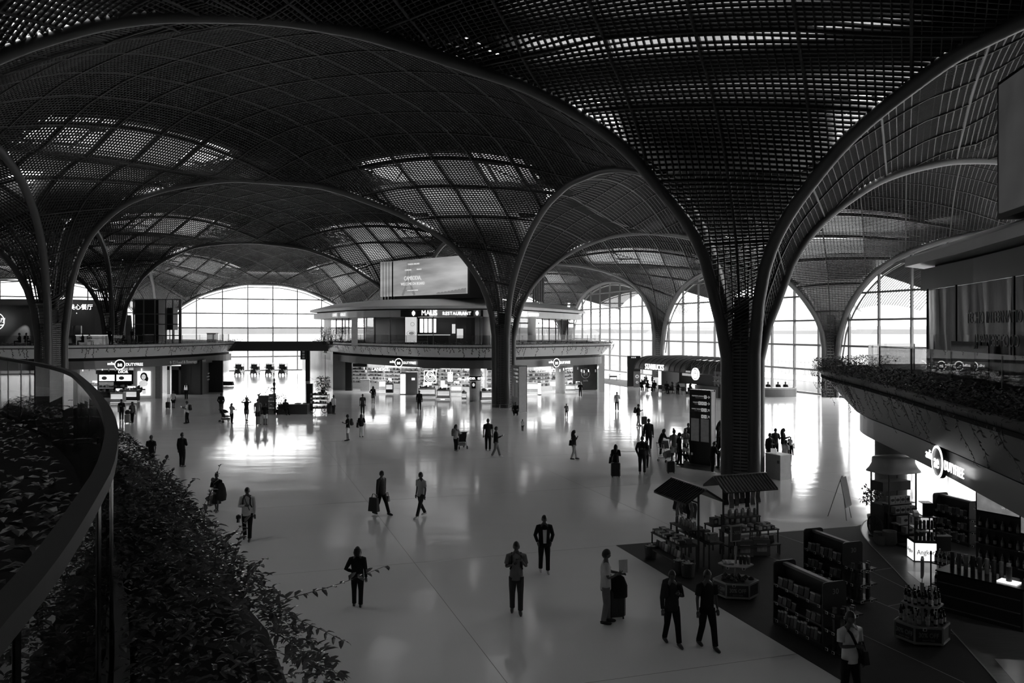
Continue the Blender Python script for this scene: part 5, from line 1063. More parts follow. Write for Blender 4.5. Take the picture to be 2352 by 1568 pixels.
# ---------------------------------------------------------------- gondolas
def rpanel(mb,y0,y1,z0,z1,x,th,r=.08):
    pts=[(y0,z0),(y1,z0),(y1,z1-r),(y1-r*.3,z1-r*.3),(y1-r,z1),(y0+r,z1),(y0+r*.3,z1-r*.3),(y0,z1-r)]; n=len(pts)
    mb.add([(x-th/2,a,b) for a,b in pts]+[(x+th/2,a,b) for a,b in pts],[tuple(range(n)),tuple(range(n,2*n))[::-1]]+[(i,n+i,n+(i+1)%n,(i+1)%n) for i in range(n)])
RC=mat('gondola_panel',.045,.4); PACK=[mat('packet_%d'%k,v,.35,0,.5,20,.5) for k,v in enumerate((.03,.08,.16,.5))]
def gondola(c,rz,L,label,gid,h=1.45,w_=.62,txt='30'):
    """local x runs along the shelf, the end cap is at +x; shelves face -y and +y"""
    t=thing('shelf_gondola',label,'shelving',(c.x,c.y,.01),rz); M=Matrix.Rotation(rz,3,'Z')
    for x in (0,L): mb=MB(); rpanel(mb,-w_/2,w_/2,0,h,x,.035); mb.build('end_panel',RC,t)
    MB().box(L/2,0,.05,L-.04,.03,h-.15).build('back_board',RC,t); MB().box(L/2,0,0,L,w_*.95,.1).build('plinth',RACK,t); MB().box(L/2,0,h-.1,L-.04,.12,.06).build('top_rail',mat('top_rail_grey',.2,.4),t)
    for z in (.1,.5,.92):
        for sy in (-1,1): MB().box(L/2,sy*w_/4,z,L-.05,w_/2-.02,.02).build('shelf',RACK,t)
        for k in range(4 if z<.9 else 5): tagp(t,.14+k*(L-.25)/4,-w_/2-.006,z-.035)
        mb=MB(); mb.box(L/2,-w_/2,z-.015,L-.05,.012,.045); mb.build('shelf_edge',mat('shelf_edge',.06,.3),t)
    for z in (.08,.48,.86): 
        MB().box(L+.26,0,z,.5,w_*1.02,.025).build('end_shelf',RACK,t); 
        for k in range(2): tagp(t,L+.515,-.15+.3*k,z-.03,math.pi/2); tagp(t,L+.15+.2*k,-w_/2-.012,z-.03)
    MB().box(L+.02,0,0,.02,w_,.9).build('end_back',RC,t)
    text(t,txt,(L+.02,.02,h-.22),.17,PTX,rot=(math.pi/2,0,math.pi/2),ext=.003); 
    o=lambda p:Vector((c.x,c.y,.01))+M@Vector(p)
    nb=0
    for lv,(z,n,hh,nm,pl) in enumerate(((.12,13,.27,'bottom',.0),(.52,9,.2,'middle',.3),(.94,8,.22,'upper',.25))):
        for k in range(n):
            if lv==1 and k in(4,5): continue
            x=.1+(L-.2)*(k+.5)/n; wd=(L-.2)/n*.82; hgt=hh*(.8+.2*((k*7)%3)/2); mb=MB(); mb.m(PACK[(k+lv)%3]).prism([(-wd/2,-.05),(wd/2,-.05),(wd/2,.05),(-wd/2,.05)],0,hgt,[(-wd/2,-.012),(wd/2,-.012),(wd/2,.012),(-wd/2,.012)]); mb.m(PACK[3 if lv==0 or k%3==0 else 2]).box(0,-.014,hgt*.82,wd,.03,hgt*.17)
            mb.build('packet',None,None,o((x,-w_/2+.08,z)),rz,label='upright packet on the %s shelf of the %s gondola'%(nm,gid),cat='packet',group='packets on the %s shelf of the %s gondola'%(nm,gid))
    for lv,(z,hh) in enumerate(((.105,.26),(.505,.25),(.885,.12))):
        for k in range(5):
            y=-.24+k*.12; mb=MB(); mb.m(PACK[(k+lv)%3]).lathe([(.05,0),(.055,.02),(.05,hh*.8),(.052,hh),(.01,hh+.01)],0,0,8,1,.8); mb.build('jar',None,None,o((L+.3+.1*(k%2),y,z)),rz,label='rounded pack on the %s end shelf of the %s gondola'%(('lowest','middle','top')[lv],gid),cat='packet',group='end packs, %s shelf of the %s gondola'%(('lowest','middle','top')[lv],gid))
    return t
ru=math.atan2(-.9502,.3118)
gondola(fl(1790,1427)+Vector((.12,.0,0)),ru,1.7,'dark double sided shelf gondola nearest the open floor, full of packets','near')
gondola(Vector((8.25,22.0,0)),ru,1.5,'dark double sided shelf gondola with 30 sign behind the near one','rear')
gondola(Vector((14.3,26.8,0)),ru,1.4,'dark shelf gondola with -30% sign on the timber floor','timber floor',txt='-30%')
# ---------------------------------------------------------------- gabled market stalls
TIM=mat('stall_timber',.05,.6); ROOFT=mat('stall_roof',.028,.45); SCF=[mat('scarf_%d'%k,v,.85,0,.3,8,.2) for k,v in enumerate((.03,.07,.12,.2))]
def stall(c,rz,label,gid,zr=2.3):
    t=thing('market_stall',label,'stall',(c.x,c.y,.01),rz); M=Matrix.Rotation(rz,3,'Z'); o=lambda p:Vector((c.x,c.y,.01))+M@Vector(p)
    for sx in (-.62,.62):
        for sy in (-.02,): MB().box(sx,sy,0,.045,.045,zr-.1).build('post',TIM,t)
    for sy in (-1,1):
        mb=MB(); a=(-.95,0,zr); b=(.95,0,zr); c_=(.95,sy*.62,zr-.38); d_=(-.95,sy*.62,zr-.38); up=.035
        mb.add([a,b,c_,d_]+[(p[0],p[1],p[2]+up) for p in (a,b,c_,d_)],[(0,1,2,3),(7,6,5,4),(0,4,5,1),(1,5,6,2),(2,6,7,3),(3,7,4,0)]); mb.build('roof_slope',ROOFT,t)
        for k in range(17): x=-.93+k*.11625; mb=MB(); mb.tube([(x,0,zr+.055),(x,sy*.62,zr-.325)],.018,5); mb.build('roof_batten',ROOFT,t)
    MB().box(0,0,zr+.02,1.94,.06,.05).build('ridge',mat('ridge_metal',.3,.3,.6),t)
    MB().box(0,-.05,zr-.42,1.3,.04,.04).build('rail',TIM,t); MB().box(0,-.06,zr-.85,.62,.03,.16).build('name_board',PAN,t); text(t,'SOUVENIRS',(0,-.085,zr-.77),.08,PTX,ext=.002)
    for (x0,x1,y0,y1,z) in ((-.9,.9,-.75,-.2,.72),(-.9,.9,.15,.65,.72),(-.55,.55,-.3,.25,1.05),(-.85,.85,-.9,-.3,.3)):
        MB().box((x0+x1)/2,(y0+y1)/2,z,x1-x0,y1-y0,.035).build('table_top',TIM,t)
        for x in (x0+.03,x1-.03):
            for y in (y0+.03,y1-.03): MB().box(x,y,0,.035,.035,z).build('leg',TIM,t)
    for k in range(7):
        x=-.58+k*.193; L=.42+.06*((k*5)%3); n=5; mb=MB(); A_=[(x-.078+.006*math.sin(i+k),-.12-.02*math.cos(i*1.3+k),zr-.42-L*i/n) for i in range(n+1)]; B_=[(x+.078+.008*math.sin(i*1.7+k),-.12+.02*math.sin(i+k),zr-.42-L*i/n) for i in range(n+1)]
        mb.strip(A_,B_); mb.strip([(p[0],p[1]+.015,p[2]) for p in B_],[(p[0],p[1]+.015,p[2]) for p in A_])
        for q in range(7): xx=x-.07+q*.023; mb.box(xx,-.12,zr-.42-L-.05,.005,.005,.05)
        s=mb.build('scarf',SCF[(k*3)%4],None,o((0,0,0)),rz,label='fringed scarf hanging under the roof of the %s stall'%gid,cat='scarf',group='scarves on the %s stall'%gid)
    for k in range(11):
        for q in range(2):
            if (k+q)%7==6: continue
            mb=MB(); x=-.8+k*.15
            carton(o((x,-.62+q*.22,.757)),(.13,.18,.10+.04*((k*3+q)%3)),rz,'small goods box on the front table of the %s stall'%gid,'goods boxes on the %s stall'%gid,BX[(k*2+q)%5])
    for k in range(9): x=-.46+k*.115; one('jar',MB().lathe([(.045,0),(.05,.02),(.05,.15),(.035,.18),(.04,.2)],0,0,10),(BX[2],BX[3],LIQ)[k%3],'lidded jar on the raised tray of the %s stall'%gid,'jar',loc=o((x,-.1+.12*(k%2),1.087)),group='jars on the %s stall'%gid)
    for k in range(8): carton(o((-.7+k*.2,.4,.757)),(.16,.26,.2+.05*(k%2)),rz,'boxed goods on the rear table of the %s stall'%gid,'boxed goods behind the %s stall'%gid,BX[(k*3+1)%5])
    for k in range(9): one('packet',MB().prism([(-.07,-.05),(.07,-.05),(.07,.05),(-.07,.05)],0,.2,[(-.07,-.01),(.07,-.01),(.07,.01),(-.07,.01)]),PACK[k%4],'packet on the low front shelf of the %s stall'%gid,'packet',loc=o((-.72+k*.18,-.6,.337)),rz=rz,group='packets low on the %s stall'%gid)
    return t
stall(fl(1580,1292),ru,'gabled market stall with hanging scarves nearest the carpet corner','near'); stall(fl(1700,1262),math.atan2(.31,.95),'gabled market stall with scarves and tall jars beside the great column','rear')
for k,(px_,py_,gid) in enumerate(((1495,1283,'carpet corner'),(1560,1318,'stall front'),(1580,1325,'stall front'))):
    c=fl(px_,py_); b=thing('basket','round wicker basket of small packets by the %s%s'%(gid,('',', hindmost',', foremost')[k]),'basket',(c.x,c.y,.01)); MB().lathe([(.15,0),(.17,.02),(.19,.2),(.2,.4),(.185,.4),(.17,.1)],0,0,16,caps=False).build('body',mat('wicker',.07,.8,0,.5,40,bump=.6,bs=60),b); MB().lathe([(.01,.36),(.18,.34)],0,0,12).build('fill',BX[3],b)
    mb=MB()
    for q in range(14): a=q*2.4; r_=.03+.01*q; mb.box(r_*math.cos(a),r_*math.sin(a),.35+.012*(q%4),.09,.05,.03,a)
    mb.m; mb.build('packets',BX[4],b,kind='stuff')
for k in range(2): carton(fl(1708+k*38,1275-k*3)+Vector((0,0,.01)),(.5,.4,.48),-.03,('large closed carton left of the pair in front of the rear stall','large closed carton right of the pair in front of the rear stall')[k],None,mat('cardboard',.2,.7))
# ---------------------------------------------------------------- timber floor shop
c=fl(2052,1232); t=thing('cart_kiosk','cart kiosk with rounded canopy and stepped boxes beside the round column','kiosk',(c.x,c.y,.012),ru+math.pi/2)
CAN=mat('canopy_fabric',.6,.4,0,.1,2); n=24
def rr(w_,d,z,r=.3): 
    out=[]
    for k in range(n): a=2*math.pi*k/n; cx_,sy_=math.cos(a),math.sin(a); out.append((w_*abs(cx_)**.55*math.copysign(1,cx_),d*abs(sy_)**.55*math.copysign(1,sy_),z))
    return out
mb=MB(); lv=[rr(.02,.02,2.66),rr(.62,.42,2.66),rr(.66,.45,2.63),rr(.67,.46,2.45),rr(.74,.53,2.3),rr(.82,.6,2.2),rr(.82,.6,2.17),rr(.7,.5,2.17)]
mb.add([p for r_ in lv for p in r_],[(i*n+k,i*n+(k+1)%n,(i+1)*n+(k+1)%n,(i+1)*n+k)[::-1] for i in range(len(lv)-1) for k in range(n)]); mb.build('canopy',CAN,t,smooth=True)
for x in (-.55,.55):
    for y in (-.4,.4): MB().box(x,y,0,.04,.04,2.2).build('post',TIM,t)
for k,(y,z) in enumerate(((-.85,.35),(-.65,.62),(-.42,.9),(-.2,1.18))): MB().box(0,y,z-.03,1.1,.32,.03).build('step_shelf',RIMW if k%2 else TIM,t); MB().box(0,y+.1,0,1.0,.1,z-.04).build('step_back',TIM,t)
MB().box(0,.1,.0,1.15,.6,1.1).build('body',TIM,t); MB().box(0,.1,1.55,1.15,.5,.3).build('shelf_box',TIM,t); MB().box(0,-.5,0,1.5,1.6,.06).build('platform',TIM,t)
for sx in (-1,1):
    mb=MB(); mb.tube([(sx*.66,.1+.34*math.cos(a),.38+.34*math.sin(a)) for a in np.linspace(0,6.283,25)],.025,6,False); [mb.tube([(sx*.66,.1,.38),(sx*.66,.1+.33*math.cos(a),.38+.33*math.sin(a))],.01,4) for a in np.linspace(0,5.5,8)]; mb.build('wheel',TIM,t)
M=Matrix.Rotation(ru+math.pi/2,3,'Z')
for lvl,(y,z,nn) in enumerate(((-.85,.35,2),(-.65,.62,2),(-.42,.9,4),(-.2,1.18,4))):
    for k in range(nn):
        p=Vector((c.x,c.y,.012))+M@Vector((-.42+(k+.5)*.84/nn,y,z)); w_=.8/nn-.02
        o=carton(p,(w_,.2,.2),ru+math.pi/2,'pale box with round motif on the %s step of the cart kiosk'%('lowest','second','third','top')[lvl],'motif boxes on the %s step'%('lowest','second','third','top')[lvl],BX[3],lid=False); disc(o,0,.1,.06,BX[0],12,-.104,name='motif',sx=1.3,sz=.8)
for k,(px_,py_) in enumerate(((2019,1246),(2023,1251),(2043,1251))):
    q=fl(px_,py_); r_=(.17,.15,.22)[k]; b=thing('sack_basket','woven sack basket with rolled rim, %s of three by the cart kiosk'%('rear','smallest','largest')[k],'basket',(q.x,q.y,.012)); MB().lathe([(r_*.8,0),(r_*1.05,.08),(r_*.95,r_*1.9),(r_,r_*2),(r_*.85,r_*1.95),(r_*.8,r_*1.2)],0,0,14,caps=False).build('body',mat('hessian',.2,.85,0,.2,20,bump=.4,bs=80),b,smooth=True); MB().lathe([(.01,r_*1.75),(r_*.85,r_*1.65)],0,0,12).build('fill',BX[2],b)
q=fl(2118,1285); t=thing('lightbox_stand','square stand with glowing Angkor lightbox base and packet rack above','display stand',(q.x,q.y,.012),-.12)
LB=mat('lightbox_face',.9,.5,0,.05,2,emit=.6); LBT=mat('lightbox_text',.01,.5)
MB().box(0,0,0,.66,.55,.58).build('frame',BLK,t); MB().box(0,-.28,.03,.6,.01,.52).build('lightbox_face',LB,t); MB().box(-.335,0,.03,.01,.49,.52).build('lightbox_face',LB,t)
text(t,'Angkor',(0,-.29,.28),.2,LBT,ext=.002,sx=.85); text(t,'Angkor',(-.345,0,.28),.17,LBT,rot=(math.pi/2,0,-math.pi/2),ext=.002,sx=.85)
for z in (.6,.95,1.3): MB().box(0,0,z,.6,.5,.025).build('shelf',RACK,t)
for x in (-.3,.3):
    for y in (-.24,.24): MB().box(x,y,.58,.03,.03,.75).build('post',RACK,t)
MB().box(.12,.05,1.33,.3,.34,.38).build('top_box',BLK,t); MB().box(-.035,.05,1.35,.01,.3,.34).build('lightbox_face',LB,t)
M=Matrix.Rotation(-.12,3,'Z')
for lvl,z in ((0,.625),(1,.975)):
    for k in range(5): 
        p=Vector((q.x,q.y,.012))+M@Vector((-.22+k*.11,-.16,z)); one('tin',MB().lathe([(.04,0),(.042,.02),(.042,.2),(.03,.24)],0,0,10),BX[k%3],'dark tin on the rack shelf above the Angkor lightbox','tin',loc=p,group='tins in the lightbox rack')
for k in range(3): p=Vector((q.x,q.y,.012))+M@Vector((-.22+.03*k,-.15+.13*k,1.325)); carton(p,(.12,.1,.12),-.12,'pale box on top of the Angkor rack','boxes on top of the lightbox rack',BX[4],lid=False)
q=fl(2158,1262); t=thing('card_rack','small dark rack of cards behind the Angkor stand','display stand',(q.x,q.y,.012)); MB().box(0,0,0,.5,.4,.45).build('body',RACK,t); MB().box(0,0,.45,.55,.45,.02).build('top',RIMW,t); goods(t,-.22,.22,0,.47,.1,6,(.04,.1),4)
# round column by the near shop and the potted tree, easel
p=Vector((14.06,29.8)); MB().lathe([(.55,0),(.55,3.4)],p.x,p.y,32).build('column',mat('column_plaster',.2,.4),kind='structure',smooth=True)
pt=fl(2003,1203); t=thing('potted_tree','small leafy tree in a pale tapered pot on the timber edge','plant',(pt.x,pt.y,.012)); MB().lathe([(.12,0),(.17,.3),(.18,.32),(.16,.32),(.15,.28),(.01,.27)],0,0,18).build('pot',mat('pot_glaze',.4,.4),t,smooth=True)
mb=MB(); mb.tube([(0,0,.25),(.02,0,.6),(-.02,.02,.95)],[.025,.02,.012],6); br=[]
for k in range(16): a=k*2.4; b0=Vector((.0,0,.55+.035*k)); b1=b0+Vector((math.cos(a)*.36,math.sin(a)*.36,.22+.01*k))*(1-.025*k); mb.tube([b0,b0.lerp(b1,.5)+Vector((0,0,.04)),b1],[.008,.006,.003],4); br.append((b0,b1))
mb.build('trunk',STEM,t); mb=MB()
for b0,b1 in br:
    for q_ in range(24): f_=rnd.uniform(.3,1.1); p=b0.lerp(b1,f_)+Vector((rnd.uniform(-.05,.05),rnd.uniform(-.05,.05),rnd.uniform(-.02,.06))); leaf(mb,p,(rnd.uniform(-1,1),rnd.uniform(-1,1),rnd.uniform(-.6,.4)),(0,0,1),.11,.06)
mb.build('leaves',LEAF,t,kind='stuff')
e0=fl(1950,1192); t=thing('easel','thin metal easel holding a pale board, standing at the timber edge','easel',(e0.x,e0.y,0),.9)
for a,b in (((-.3,0,0),(-.05,.25,1.55)),((.3,0,0),(.05,.25,1.55)),((0,.75,0),(0,.27,1.5))): MB().tube([a,b],.014,6).build('leg',WIRE,t)
MB().tube([(-.35,.03,.45),(.35,.03,.45)],.014,6).build('ledge',WIRE,t)
mb=MB(); mb.add([(-.35,.0,.47),(.35,.0,.47),(.35,.2,1.5),(-.35,.2,1.5),(-.35,.02,.465),(.35,.02,.465),(.35,.22,1.495),(-.35,.22,1.495)],[(0,1,2,3),(7,6,5,4),(0,4,5,1),(1,5,6,2),(2,6,7,3),(3,7,4,0)]); mb.build('board',mat('board_back',.3,.6),t)
# spirits counters and wall displays
def spirit_wall(c,rz,label,txt,w_=1.5):
    t=thing('wall_display',label,'cabinet',(c.x,c.y,.012),rz); MB().box(0,.25,0,w_,.5,2.4).build('carcass',RACK,t); 
    MB().box(0,-.04,1.75,w_-.06,.06,.6).build('header_frame',BLK,t); MB().box(0,-.075,1.79,w_-.14,.01,.52).build('header_screen',mat('header_picture',.10,.4,0,.9,3,emit=.7),t)
    if txt: text(t,txt,(.2,-.085,2.0),.2,mat('header_text',.5,.5,emit=.25),ext=.003,sx=.7,bold=.004); text(t,'WORLD OF',(.2,-.085,2.18),.09,MT['header_text'],ext=.002)
    for z in (.4,.85,1.3): MB().box(0,-.05,z,w_-.05,.2,.02).build('shelf',mat('shelf_edge2',.1,.3),t)
    M=Matrix.Rotation(rz,3,'Z')
    for z in (.42,.87,1.32):
        for k in range(7): bottle(Vector((c.x,c.y,.012))+M@Vector((-w_/2+.15+k*(w_-.3)/6,-.06,z)),'bottle on the dark wall display %s'%('with the SPIRITS header' if txt else 'next to the SPIRITS header'),'bottles on wall display %s'%('one' if txt else 'two'),k%2)
spirit_wall(Vector((13.6,22.2,0)),ru+.25,'dark wall display with lit SPIRITS header on timber floor','SPIRITS')
spirit_wall(Vector((13.2,19.6,0)),ru+.25,'dark wall display with picture header right of the SPIRITS one','')
t=thing('sales_counter','black counter with lit tray and bottle rows on the timber floor','counter',(fl(2300,1440).x,fl(2300,1440).y,.012),ru+.35)
MB().box(-.5,.4,.0,1.9,.8,.95).build('body',RACK,t); MB().box(-.5,.4,.95,1.95,.85,.03).build('top',BLK,t); MB().box(.05,.3,.98,.42,.3,.03).build('lit_tray',LB,t); 
for z in (.1,.4,.7): MB().box(-.5,-.02,z,1.8,.03,.02).build('shelf_line',mat('shelf_edge3',.2,.3),t)
c0=Vector((fl(2300,1440).x,fl(2300,1440).y,.012)); M=Matrix.Rotation(ru+.35,3,'Z')
one('gift_tube',MB().lathe([(.06,0),(.062,.01),(.062,.33),(.05,.34)],0,0,16),BX[0],'dark gift tube on the lit tray of the black counter','tube',loc=c0+M@Vector((.05,.3,1.012)))
for k in range(9): one('gift_tube',MB().lathe([(.05,0),(.05,.36),(.04,.365)],0,0,12),BX[k%3],'dark gift tube in the tall row behind the black counter','tube',loc=c0+M@Vector((-1.35+k*.16,.62,.982)),group='gift tubes in the tall row')
t2=thing('bottle_rack','low black rack full of bottles at the timber edge beside the counter','rack',(fl(2200,1365).x,fl(2200,1365).y,.012),ru+.2)
for z in (.05,.62): MB().box(0,.2,z,1.5,.42,.03).build('shelf',RACK,t2)
for x in (-.74,.74):
    for y in (0,.4): MB().box(x,y,0,.03,.03,.95).build('post',RACK,t2)
c0=Vector((fl(2200,1365).x,fl(2200,1365).y,.012)); M=Matrix.Rotation(ru+.2,3,'Z')
for z in (.08,.65):
    for k in range(12):
        for r_ in range(2): bottle(c0+M@Vector((-.66+k*.12,.1+.16*r_,z)),'dark bottle on the %s shelf of the low black rack'%('lower' if z<.3 else 'upper'),'bottles on the low black rack, %s shelf'%('lower' if z<.3 else 'upper'))
t=thing('glass_cabinet','framed glass cabinet with dim goods at the right end of the timber shop','cabinet',(fl(2345,1455).x+1.3,fl(2345,1455).y,.012),-.1); MB().box(0,.3,0,1.1,.6,1.0).build('carcass',RACK,t); MB().box(0,-.01,.12,.9,.02,.8).build('glass_door',RGL,t); goods(t,-.4,.4,.02,.15,.04,8,(.08,.16),5); goods(t,-.4,.4,.02,.5,.04,8,(.08,.16),6)
# bright window side of the near shop floor seen behind the kiosk: shop ceiling lights
for k,(x,y) in enumerate(((14,22),(16,26),(13.5,17))):
    l=bpy.data.lights.new('shop_downlight','AREA'); l.shape='DISK'; l.size=.35; l.energy=8; o=bpy.data.objects.new('shop_downlight',l); SC.collection.objects.link(o); o.location=(x,y,3.22)
# ---------------------------------------------------------------- way-finding monoliths
SIGNF=mat('sign_face',.02,.25); SIDEG=mat('sign_side',.42,.35); IC=mat('sign_icon',.6,.5,emit=.22); ROW=mat('sign_rows',.05,.4,0,.5,6,emit=.3)
def monolith(a,b,h,depth,label,rows=True,side=1):
    a=Vector((a.x,a.y));b=Vector((b.x,b.y)); d=(b-a); L=d.length; an=math.atan2(d.y,d.x); t=thing('sign_monolith',label,'sign',(a.x,a.y,0),an)
    MB().box(L/2,depth/2,.06,L,depth,h-.06).build('face_body',SIGNF,t); MB().box(L/2,depth/2,0,L+.06,depth+.06,.06).build('foot',WIRE,t); MB().box(L+.01,depth/2,.06,.02,depth-.08,h-.14).build('side_panel',SIDEG,t); MB().box(L+.012,depth-.02,.02,.03,.05,h-.02).build('edge_strip',BLK,t)
    if rows:
        z=h-.35
        for r_,(n_,tx,ar) in enumerate(((1,'PREMIUM LOUNGE','\u2192'),(3,'TOILETS','\u2192'),(2,'FAMILY ROOM','\u2197'),(2,'','\u2197'))):
            zz=z-r_*.33; text(t,ar,(L-.12,-.012,zz),.24,IC,ext=.002)
            for k in range(n_): 
                x=L-.3-k*.17; s=MB().box(x,-.004,zz-.08,.14,.012,.17).build('icon',IC,t); MB().box(0,-.011,.0,.03,.006,.09).build('glyph',SIGNF,s,(x,0,zz-.04)); MB().lathe([(.018,0),(.018,.001)],0,0,6).build('glyph',SIGNF,s,(x,-.011,zz+.06))
            if tx: text(t,tx,(L-.38-.17*(n_-1),-.008,zz+.03),.085,IC,ext=.002,al='RIGHT'); text(t,tx,(L-.38-.17*(n_-1),-.008,zz-.06),.06,mat('sign_small',.25,.5,emit=.08),ext=.002,al='RIGHT')
        for x in (.08,L*.5+.04): MB().box(x+L*.2,-.004,h*.32,L*.38,.012,h*.3).build('flight_screen',ROW,t); mb=MB(); [mb.box(x+L*.2,-.011,h*.32+h*.3*k/15,L*.34,.004,.012) for k in range(1,15)]; mb.build('flight_line',mat('flight_text',.15,.5,emit=.12),t)
        MB().box(.14,-.006,h*.13,.1,.012,.12).build('icon',mat('sign_small',.25,.5),t)
    else:
        for k in range(3): MB().box(L*.35+k*.2,-.004,h-.28,.15,.012,.15).build('icon',IC,t)
    return t
monolith(fl(1584,1066),fl(1632,1073),3.85,.42,'tall dark way-finding sign with icons and flight rows beside the great column')
monolith(fl(1175,943),fl(1191,947),3.9,.75,'dark way-finding sign with pale side beside the middle column')
monolith(fl(1441,888),fl(1471,888),3.75,.3,'dark monolith with three icons at top before the tall side window',False)
MB().prism([(8.4,40.2),(11.2,37.6),(11.9,39),(9.0,42)],0,.012).build('floor_plate',mat('dark_plate',.05,.4),kind='structure')
for (p,q) in (((8.3,40.1),(11.1,37.5)),): inl=joint(p,q,.05)
# pale counter by the great column
a=fl(1759,1096);b=fl(1792,1103); d=(b-a); t=thing('service_counter','pale lectern counter with small screen beside the great column','counter',(a.x,a.y,0),math.atan2(d.y,d.x)); MB().box(.42,.35,0,.9,.7,1.12).build('body',mat('counter_white',.5,.35),t); MB().box(.42,.35,1.12,.95,.75,.03).build('top',WHT,t); MB().box(.3,.2,1.15,.3,.03,.22,.3).build('screen',mat('counter_screen',.4,.3,emit=.3),t); MB().box(.75,-.003,.75,.14,.006,.14).build('notice',FASD,t)
# curved information counter and its staff
c=Vector(((1785-CX)/F*83,83,0)); t=thing('information_counter','curved dark counter with pale band before the side windows','counter',c)
arc=[(2.0*math.cos(a),-.9*math.sin(a)) for a in np.linspace(-.2,math.pi+.2,22)]
mb=MB(); ring(mb,arc,0,arc,.95,False); mb.build('front',FASD,t,smooth=True); mb=MB(); i_=[(x*.75,y*.7) for x,y in arc]; ring(mb,arc,.95,i_,.98,False); mb.build('worktop',BLK,t); mb=MB(); ring(mb,[(x*1.01,y*1.01) for x,y in arc],.8,[(x*1.01,y*1.01) for x,y in arc],.9,False); mb.build('pale_band',SIDEG,t)
for k,px_ in enumerate((1764,1787,1804)): P_('i%d'%k,0,0,0,0,'dark clad attendant seated behind the curved counter, %s of three'%('nearest the column','middle one','at its far end')[k],'black','black',('fwd','fwd'),0,sit=True,Ht=1.7,loc=((px_-CX)/F*84.2,84.2,.12))
# ---------------------------------------------------------------- coffee kiosk
K0=Vector((15.7,92.5)); K1=Vector((21.4,78.6)); d=(K1-K0); KL=d.length; an=math.atan2(d.y,d.x); t=thing('coffee_kiosk','long coffee kiosk with ribbed barrel canopy and lit name before the side windows','kiosk',(K0.x,K0.y,0),an)
CANO=mat('kiosk_canopy',.09,.5,0,.15,1); nb=int(KL/1.0)
def prof(k): a=math.pi/2*k/7; return (-1.2+1.9*(1-math.cos(a))-.7, 2.5+1.35*math.sin(a))
for s_ in range(nb):
    x0=KL*s_/nb; x1=KL*(s_+1)/nb; mb=MB(); A_=[(x0+.02,prof(k)[0],prof(k)[1]) for k in range(8)]+[(x0+.02,4.6,3.85)]; B_=[(x1-.02,p[1],p[2]) for p in A_]; mb.strip(A_,B_); mb.strip([(p[0],p[1],p[2]-.04) for p in B_],[(p[0],p[1],p[2]-.04) for p in A_])
    if s_<nb*.66: mb.build('canopy_panel',CANO,t,smooth=True)
    mb=MB(); mb.tube([(x0,p[1]-.02,p[2]+.02) for p in A_],.05,5); mb.build('canopy_rib',TIM,t)
    if s_>=nb*.6:
        for fl_ in (1,-1): mb=MB(); mb.tube([(x0+(x1-x0)*(.5+fl_*.5*math.cos(math.pi*k/7/1)),prof(k)[0],prof(k)[1]) for k in range(8)],.035,4); mb.build('lattice_rib',TIM,t)
MB().box(KL/2,-1.9,2.42,KL,.08,.1).build('front_beam',TIM,t)
MB().box(KL*.62,1.6,0,KL*.72,.2,3.6).build('rear_wall',DARK,t); MB().box(KL*.18,1.5,0,.2,3,3.3).build('side_wall',DARK,t)
MB().box(KL*.6,.5,0,KL*.5,.7,1.1).build('counter',mat('kiosk_counter',.05,.4),t); MB().box(KL*.86,1.2,0,KL*.26,.5,2.6).build('shelf_wall',mat('kiosk_shelves',.12,.5),t)
for z in (.6,1.1,1.6,2.1): goods(t,KL*.745,KL*.98,.9,z,.1,22,(.12,.28),int(z*10),name='shelf_stock'); MB().box(KL*.86,.9,z-.04,KL*.25,.3,.03).build('shelf',RIMW,t)
MB().box(KL*.12,.6,.2,1.4,.05,2.0).build('lit_panel',mat('kiosk_lightbox',.85,.5,emit=.8),t)
for k in range(3): MB().box(KL*.5+k*1.05,-.2,2.0,.98,.05,.55).build('menu_board',mat('menu_board',.35,.5,0,.3,3,emit=.45),t)
MB().box(KL*.55,.1,.35,1.1,.5,.8).build('cake_cabinet',mat('cake_cabinet',.6,.4,0,.7,7,emit=.9),t)
text(t,'STARBUCKS',(KL*.30,-2.12,2.8),.85,LIT,ext=.03,sx=.82)
mb=MB(); mb.tube([(KL*.80,-2.1,2.45),(KL*.80,-2.0,2.45)],.62,28); mb.build('round_logo',LIT,t)
# generic seated figure emblem inside the disc
EMB=mat('emblem_ink',.03,.5); disc(t,KL*.80,2.45,.52,EMB,28,-2.115,.88,'emblem_ring'); disc(t,KL*.80,2.62,.13,EMB,14,-2.115,.6,'emblem_face',1,1.2)
mb=MB()
for k in range(3):
    for sg in (-1,1): mb.tube([(KL*.80+sg*(.12+.07*k),-2.12,2.6-.02*k),(KL*.80+sg*(.17+.08*k),-2.12,2.38),(KL*.80+sg*(.1+.09*k),-2.12,2.15+.03*k)],.018,4)
mb.tube([(KL*.80-.09,-2.12,2.84),(KL*.80,-2.12,2.93),(KL*.80+.09,-2.12,2.84)],.02,4); mb.build('emblem_lines',EMB,t)
